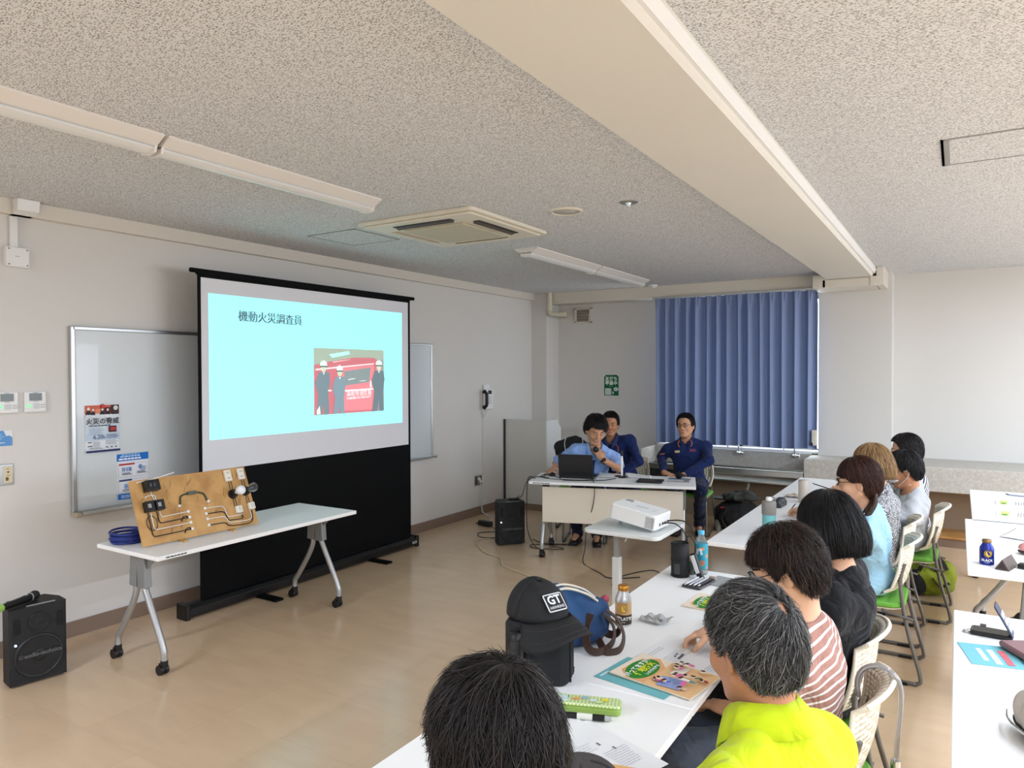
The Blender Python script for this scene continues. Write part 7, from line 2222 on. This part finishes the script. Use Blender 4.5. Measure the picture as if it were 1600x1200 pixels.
tb_ = thing('tumbler', 'beige cylindrical tumbler on the far left table', 'tumbler', (-1.005, 5.825, TZ))
MB().lathe([(0.034, 0), (0.036, 0.004), (0.036, 0.165), (0.034, 0.168)], n=32).build('body', mat('tumbler_beige', (196, 186, 174), 0.45), tb_)
MB().lathe([(0.034, 0.166), (0.035, 0.172), (0.001, 0.174)], n=32).build('lid', mat('tumbler_lid', (180, 170, 158), 0.4), tb_)
mb = MB(Matrix.Translation((-1.105, 6.02, TZ)))
mb.grid(lambda u, v: ((u - 0.5) * 0.14, (v - 0.5) * 0.12, 0.010 + 0.016 * abs(math.sin(8 * u + 5 * v)) * math.sin(PI * u)), 14, 10)
tag(mb.build('wrapper', mat('wrapper_white', (226, 220, 206), 0.5, two=((206, 170, 130), 18, 0.5, 0.6)), solid=0.001), 'crumpled white and orange snack wrapper left of the beige tumbler', 'wrapper')
printed((-0.890, 5.14, TZ), R(-6), 0.17, 0.22, 'sheet of notes on the far left table behind the black bob', 23, name='note_sheet')
printed((-0.840, 5.62, TZ), R(4), 0.21, 0.28, 'printed sheet on the far left table before the tan-haired person', 29, name='note_sheet')
pe = thing('pen', 'slim dark pen held in the raised hand of the tan-haired person', 'pen', (-0.715, 5.085, 0.935))
mb = MB(); a_, b2_ = Vector((0.075, 0.01, -0.005)), Vector((-0.105, 0.02, 0.042)); mb.tube([a_, b2_], 0.0035, 8); mb.build('barrel', M_black, pe)
MB().tube([b2_, b2_ + (b2_ - a_).normalized() * 0.012], [0.003, 0.001], 8).build('tip', M_chrome, pe)
pe = thing('pen', 'black pen in the writing hand on the far left table', 'pen', (-0.985, 5.245, 0.765))
MB().tube([(-0.03, 0.045, -0.038), (0.03, -0.01, 0.04)], 0.0035, 8).build('barrel', M_black, pe)
MB().tube([(0.03, -0.01, 0.04), (0.034, -0.014, 0.046)], 0.004, 8).build('end_cap', M_chrome, pe)
mb = MB(); mb.tube([(-0.893, 5.165, 0.785), (-0.905, 5.176, 0.783)], 0.030, 14)

# ------------------------------------------------------------------ right tables
sp = thing('phone_case', 'black phone lying in an open flip case standing on the lower right table', 'phone case', (0.105, 3.262, TZ), R(-4))
MB().rslab((0.01, 0, 0.008), (0.135, 0.085, 0.014), 0.012, 0.003).build('shell', M_black, sp)
MB().rslab((0.008, 0, 0.0155), (0.122, 0.072, 0.003), 0.010, 0.001).build('screen', mat('screen_off', (38, 38, 36), 0.08), sp)
mb = MB(); mb.M = Matrix.Translation((0.078, 0, 0.012)) @ Matrix.Rotation(R(62), 4, 'Y') @ Matrix.Rotation(PI, 4, 'Z'); mb.rslab((0.062, 0, 0), (0.125, 0.085, 0.006), 0.010, 0.002)
mb.v = [Vector(p) for p in mb.v]; fl = mb.build('flip_cover', mat('cover_navy', (44, 52, 76), 0.5), sp)
mb = MB(); mb.M = Matrix.Translation((0.078, 0, 0.012)) @ Matrix.Rotation(R(62), 4, 'Y') @ Matrix.Rotation(PI, 4, 'Z')
for x in (0.03, 0.055, 0.08): mb.box((x, 0, 0.0045), (0.020, 0.070, 0.003))
mb.build('card_pocket', mat('cards_light', (186, 192, 204), 0.5), fl)
MB().box((-0.02, 0.062, 0.012), (0.02, 0.03, 0.006)).build('clasp', mat('clasp_brown', (62, 46, 44), 0.5), sp)
MB().tube(spline([(-0.056, -0.02, 0.008), (-0.073, -0.03, 0.006), (-0.078, -0.01, 0.005), (-0.063, 0.0, 0.008)], 5), 0.004, 6).build('strap_ring', M_chrome, sp)
wl_ = thing('wallet', 'dusty pink leather wallet on the lower right table', 'wallet', (0.215, 3.080, TZ + 0.003), R(-60))
MB().rslab((0, 0, 0.014), (0.17, 0.10, 0.024), 0.012, 0.006).build('body', mat('wallet_pink', (132, 98, 100), 0.35, bump=(90, 0.15)), wl_)
MB().rslab((0.06, 0, 0.0268), (0.03, 0.098, 0.003), 0.008, 0.001).build('flap_band', mat('wallet_tan', (176, 142, 120), 0.3), wl_)
MB().cyl((0.0, 0.012, 0.026), (0.0, 0.012, 0.029), 0.006, n=16).build('snap', M_chrome, wl_)
MB().tube([(-0.084, -0.045, 0.014), (-0.084, 0.045, 0.014), (-0.03, 0.0505, 0.014)], 0.003, 6).build('zip_edge', mat('wallet_zip', (92, 70, 70), 0.4), wl_)
c = Card(Matrix.Translation((0.170, 3.035, TZ)) @ Matrix.Rotation(R(12), 4, 'Z') @ F_SEAT)
c.M0 = c.M0 @ T(0, 0, 0.001); c.slab(0.21, 0.297, (116, 184, 194), 0.0012)
c.lines(-0.06, 0.085, 0.12, 1, 0.01, (226, 238, 240), 0.016, seed=2).lines(-0.085, 0.050, 0.17, 1, 0.01, (230, 240, 242), 0.020, seed=3).lines(-0.085, 0.014, 0.17, 1, 0.01, (226, 110, 120), 0.022, seed=4).lines(-0.085, -0.02, 0.17, 7, 0.014, (60, 120, 132), 0.005, seed=5)
tag(c.build('flyer'), 'teal flyer with white and pink lettering on the lower right table', 'flyer')
po = thing('pouch', 'light grey zip pouch with dark base at the lower right corner', 'pouch', (0.215, 2.360, TZ), R(-62))
F_ = Field((-0.16, -0.09, -0.01), (0.16, 0.09, 0.16), 0.005)
F_.ell(I4, (0, 0, 0.055), (0.125, 0.055, 0.055), 0.03); F_.ell(I4, (0, 0, 0.09), (0.11, 0.030, 0.05), 0.03); wrinkle(F_, 0.003, 1.6, 9)
x, y, z = F_.all(); F_.D = np.maximum(F_.D, (0.030 - z) + 0 * x + 0 * y); F_.build('upper', mat('pouch_grey', (188, 182, 176), 0.8, bump=(200, 0.2)), po)
F_ = Field((-0.16, -0.09, -0.01), (0.16, 0.09, 0.10), 0.005)
F_.ell(I4, (0, 0, 0.042), (0.130, 0.060, 0.045), 0.03); x, y, z = F_.all(); F_.D = np.maximum(F_.D, np.maximum(z - 0.036, 0.001 - z) + 0 * x + 0 * y); F_.build('base', mat('pouch_dark2', (52, 52, 54), 0.7), po)
MB().tube(spline([(-0.135, -0.03, 0.038), (-0.06, -0.066, 0.040), (0.06, -0.066, 0.040), (0.135, -0.03, 0.038)], 6), 0.004, 6).build('zipper', M_chrome, po)
tc_ = thing('triangular_case', 'brown leather triangular case lying on the right-hand table', 'case', (0.218, 4.430, TZ), R(-16))
mb = MB(); mb.loft([[Vector((x * k, y, z * k)) for x, z in ((-0.034, 0), (0.034, 0), (0.0, 0.056))] for y, k in ((-0.085, 0.96), (-0.08, 1), (0.08, 1), (0.085, 0.96))], 0, False)
mb.build('shell', mat('leather_brown', (74, 60, 54), 0.4, bump=(140, 0.15)), tc_, bevel=0.004)
mb = MB(); mb.loft([[Vector((x, y, z)) for x, z in ((-0.020, 0.008), (0.020, 0.008), (0.0, 0.041))] for y in (-0.0862, -0.084)], 0, False); mb.build('end_flap', mat('leather_inner', (52, 40, 36), 0.5), tc_)
MB().rslab((0.085, 0.035, 0.013), (0.085, 0.05, 0.024), 0.008, 0.003).build('strap', M_black, tc_)
def slim(o, rot, label, seed):
    c = Card(Matrix.Translation(o) @ Matrix.Rotation(rot, 4, 'Z') @ F_SEAT); c.M0 = c.M0 @ T(0, 0, 0.001); c.slab(0.21, 0.297, (226, 226, 220), 0.006)
    c.rect(0, 0.10, 0.20, 0.05, (190, 206, 130)).ell(-0.05, 0.10, 0.03, 0.018, (90, 140, 70)).ell(0.03, 0.095, 0.035, 0.015, (220, 214, 120)).lines(-0.09, 0.02, 0.18, 8, 0.016, (150, 152, 150), 0.006, seed=seed)
    return tag(c.build('booklet'), label, 'booklet', 'green-banded booklets on the far right table')
slim((0.400, 6.56, TZ), R(-3), 'booklet with a green banner on the far right table, the farther of two', 3)
slim((0.385, 6.05, TZ), R(-4), 'booklet with a green banner on the far right table, the nearer of two', 4)
pe = thing('pen', 'grey pen lying on the far right table beyond the booklets', 'pen', (0.42, 6.965, TZ + 0.008), R(-14))
MB().tube([(-0.07, 0, 0), (0.08, 0, 0)], 0.006, 8).build('barrel', mat('pen_grey', (150, 150, 170), 0.3), pe)
MB().tube([(-0.09, 0.012, 0.004), (-0.07, 0, 0)], 0.005, 8).build('clip_end', M_dark, pe)
wavy('paper', 'white sheet with a raised corner on the right-hand table behind the blue can', (0.365, 5.30, TZ), 0.21, 0.28, R(-20), 0.014, 7)
pk = thing('coin_purse', 'pink and white pouch at the right edge of the photo on the right-hand table', 'purse', (0.335, 4.80, TZ), R(20))
mb = MB(); mb.ell((0, 0, 0.035), (0.05, 0.04, 0.032)); mb.build('upper', mat('purse_pink', (206, 140, 136), 0.6), pk)
mb = MB(); mb.ell((0, 0, 0.018), (0.052, 0.043, 0.018)); mb.build('lower', mat('purse_dark', (60, 40, 42), 0.6), pk)
MB().tube(spline([(-0.05, 0, 0.030), (0, -0.044, 0.030), (0.05, 0, 0.030)], 8), 0.004, 6).build('trim', M_white, pk)

# ------------------------------------------------------------------ bags on the floor
yb = thing('tote_bag', 'yellow-green and black bag on the floor by the chairs', 'bag', (-0.175, 6.36, 0), R(10))
F_ = Field((-0.22, -0.17, -0.01), (0.22, 0.17, 0.34), 0.007)
F_.ell(I4, (0, 0, 0.12), (0.175, 0.12, 0.13), 0.04); F_.ell(I4, (0.06, 0, 0.19), (0.11, 0.09, 0.09), 0.04); wrinkle(F_, 0.005, 1.2, 2)
x, y, z = F_.all(); F_.D = np.maximum(F_.D, (0.004 - z) + 0 * x + 0 * y)
F_.build('body', mat('bag_lime', (142, 160, 36), 0.7, two=((112, 130, 24), 7, 0.4, 0.6)), yb)
mb = MB(); mb.ell((-0.10, -0.055, 0.10), (0.085, 0.075, 0.10)); mb.build('black_pocket', M_blackcloth, yb)
mb = MB(); mb.tube(spline([(-0.09, -0.10, 0.20), (-0.04, -0.11, 0.29), (0.05, -0.09, 0.30), (0.10, -0.09, 0.22)], 6), 0.01, flat=(0.028, 0.004)); mb.tube(spline([(0.0, -0.13, 0.16), (0.05, -0.14, 0.10), (0.11, -0.115, 0.13)], 6), 0.01, flat=(0.022, 0.004))
mb.build('strap', M_black, yb)
mb = MB()
for k in range(4): mb.tube([(-0.03 + 0.02 * k, -0.085, 0.25 - 0.012 * k), (0.0 + 0.02 * k, -0.10, 0.215 - 0.012 * k)], 0.004, 6)
mb.build('lacing', M_black, yb)
gb = thing('floor_bag', 'pale grey bag on the floor behind the lime bag', 'bag', (-0.365, 6.10, 0))
F_ = Field((-0.12, -0.12, -0.01), (0.12, 0.12, 0.30), 0.008)
F_.ell(I4, (0, 0, 0.12), (0.075, 0.08, 0.13), 0.03); wrinkle(F_, 0.005, 1.4, 6); x, y, z = F_.all(); F_.D = np.maximum(F_.D, (0.004 - z) + 0 * x + 0 * y); F_.build('body', mat('bag_pale', (170, 160, 146), 0.8), gb)
MB().tube(spline([(-0.04, -0.03, 0.22), (0, -0.05, 0.28), (0.04, -0.03, 0.22)], 6), 0.006, 6).build('handle', M_dark, gb)
kb = thing('backpack', 'black backpack on the floor below the sink, piled with dark bags', 'bag', (-2.02, 7.86, 0), R(8))
F_ = Field((-0.34, -0.24, -0.01), (0.34, 0.24, 0.42), 0.009)
F_.ell(I4, (0, 0, 0.16), (0.25, 0.16, 0.18), 0.05); F_.ell(I4, (-0.06, -0.04, 0.15), (0.18, 0.17, 0.14), 0.05); wrinkle(F_, 0.006, 0.9, 3); x, y, z = F_.all(); F_.D = np.maximum(F_.D, (0.004 - z) + 0 * x + 0 * y); F_.build('body', M_blackcloth, kb)
mb = MB(); mb.tube(spline([(-0.12, -0.16, 0.25), (-0.16, -0.21, 0.16), (-0.12, -0.19, 0.06)], 6), 0.01, flat=(0.05, 0.008)); mb.build('strap', M_black, kb)
MB().box((-0.15, -0.165, 0.265), (0.04, 0.004, 0.012)).build('tag', mat('tag_red', (170, 40, 48), 0.6), kb)
kd = thing('folded_bag', 'grey-green folded bag lying on top of the black backpack', 'bag', (-2.00, 7.86, 0.335), R(-6))
F_ = Field((-0.26, -0.18, -0.04), (0.26, 0.18, 0.14), 0.008)
F_.ell(I4, (0, 0, 0.03), (0.19, 0.13, 0.05), 0.03); F_.ell(I4, (0.05, 0.02, 0.06), (0.10, 0.08, 0.04), 0.03); wrinkle(F_, 0.007, 1.8, 8); F_.build('body', mat('bag_greygreen', (66, 70, 64), 0.8, two=((44, 47, 44), 8, 0.4, 0.6)), kd)
mb = MB(); mb.rslab((-0.10, -0.02, 0.005), (0.36, 0.22, 0.012), 0.02, 0.003); mb.build('flap', M_black, kd)
fb = thing('drink_bottle', 'small clear bottle on the floor left of the black backpack', 'bottle', (-2.20, 7.72, 0))
MB().lathe([(0.028, 0), (0.031, 0.01), (0.031, 0.10), (0.014, 0.14), (0.013, 0.15)], n=20).build('bottle_wall', mat('pet_grey', (150, 150, 146), 0.2), fb)
MB().lathe([(0.0145, 0.148), (0.0145, 0.165), (0.001, 0.167)], n=16).build('cap', M_dark, fb)
bx = thing('floor_bag', 'black bag on the floor below the right-hand table', 'bag', (0.30, 4.62, 0), R(-10))
F_ = Field((-0.2, -0.2, -0.01), (0.2, 0.2, 0.46), 0.009)
F_.ell(I4, (0, 0, 0.18), (0.13, 0.12, 0.20), 0.04); F_.ell(I4, (0, 0, 0.28), (0.10, 0.09, 0.14), 0.04); wrinkle(F_, 0.006, 1.0, 5); x, y, z = F_.all(); F_.D = np.maximum(F_.D, (0.004 - z) + 0 * x + 0 * y); F_.build('body', M_blackcloth, bx)
MB().tube(spline([(-0.05, -0.06, 0.38), (0, -0.08, 0.46), (0.05, -0.06, 0.38)], 6), 0.009, 8).build('handle', M_black, bx)
# black jacket draped over the chair behind the presenter
jk = thing('jacket', 'black jacket with white piping draped over a chair back behind the presenter', 'jacket', (-3.575, 7.00, 0.09), R(198))
F_ = Field((-0.30, -0.22, 0.50), (0.30, 0.22, 0.98), 0.008)
F_.cap((-0.16, 0, 0.80), (0.16, 0, 0.80), 0.075, None, 0.04); F_.ell(I4, (0.02, 0.0, 0.86), (0.14, 0.085, 0.07), 0.04); F_.ell(I4, (0, 0.02, 0.70), (0.20, 0.09, 0.13), 0.05); wrinkle(F_, 0.006, 1.2, 12); F_.build('cloth', M_blackcloth, jk)
for s_ in (-1, 1):
    MB().tube(spline([(s_ * 0.09, 0.05, 0.925), (s_ * 0.10, 0.085, 0.86), (s_ * 0.085, 0.11, 0.78)], 5), 0.004, 6).build('piping', mat('piping_white', (206, 206, 206), 0.6), jk)
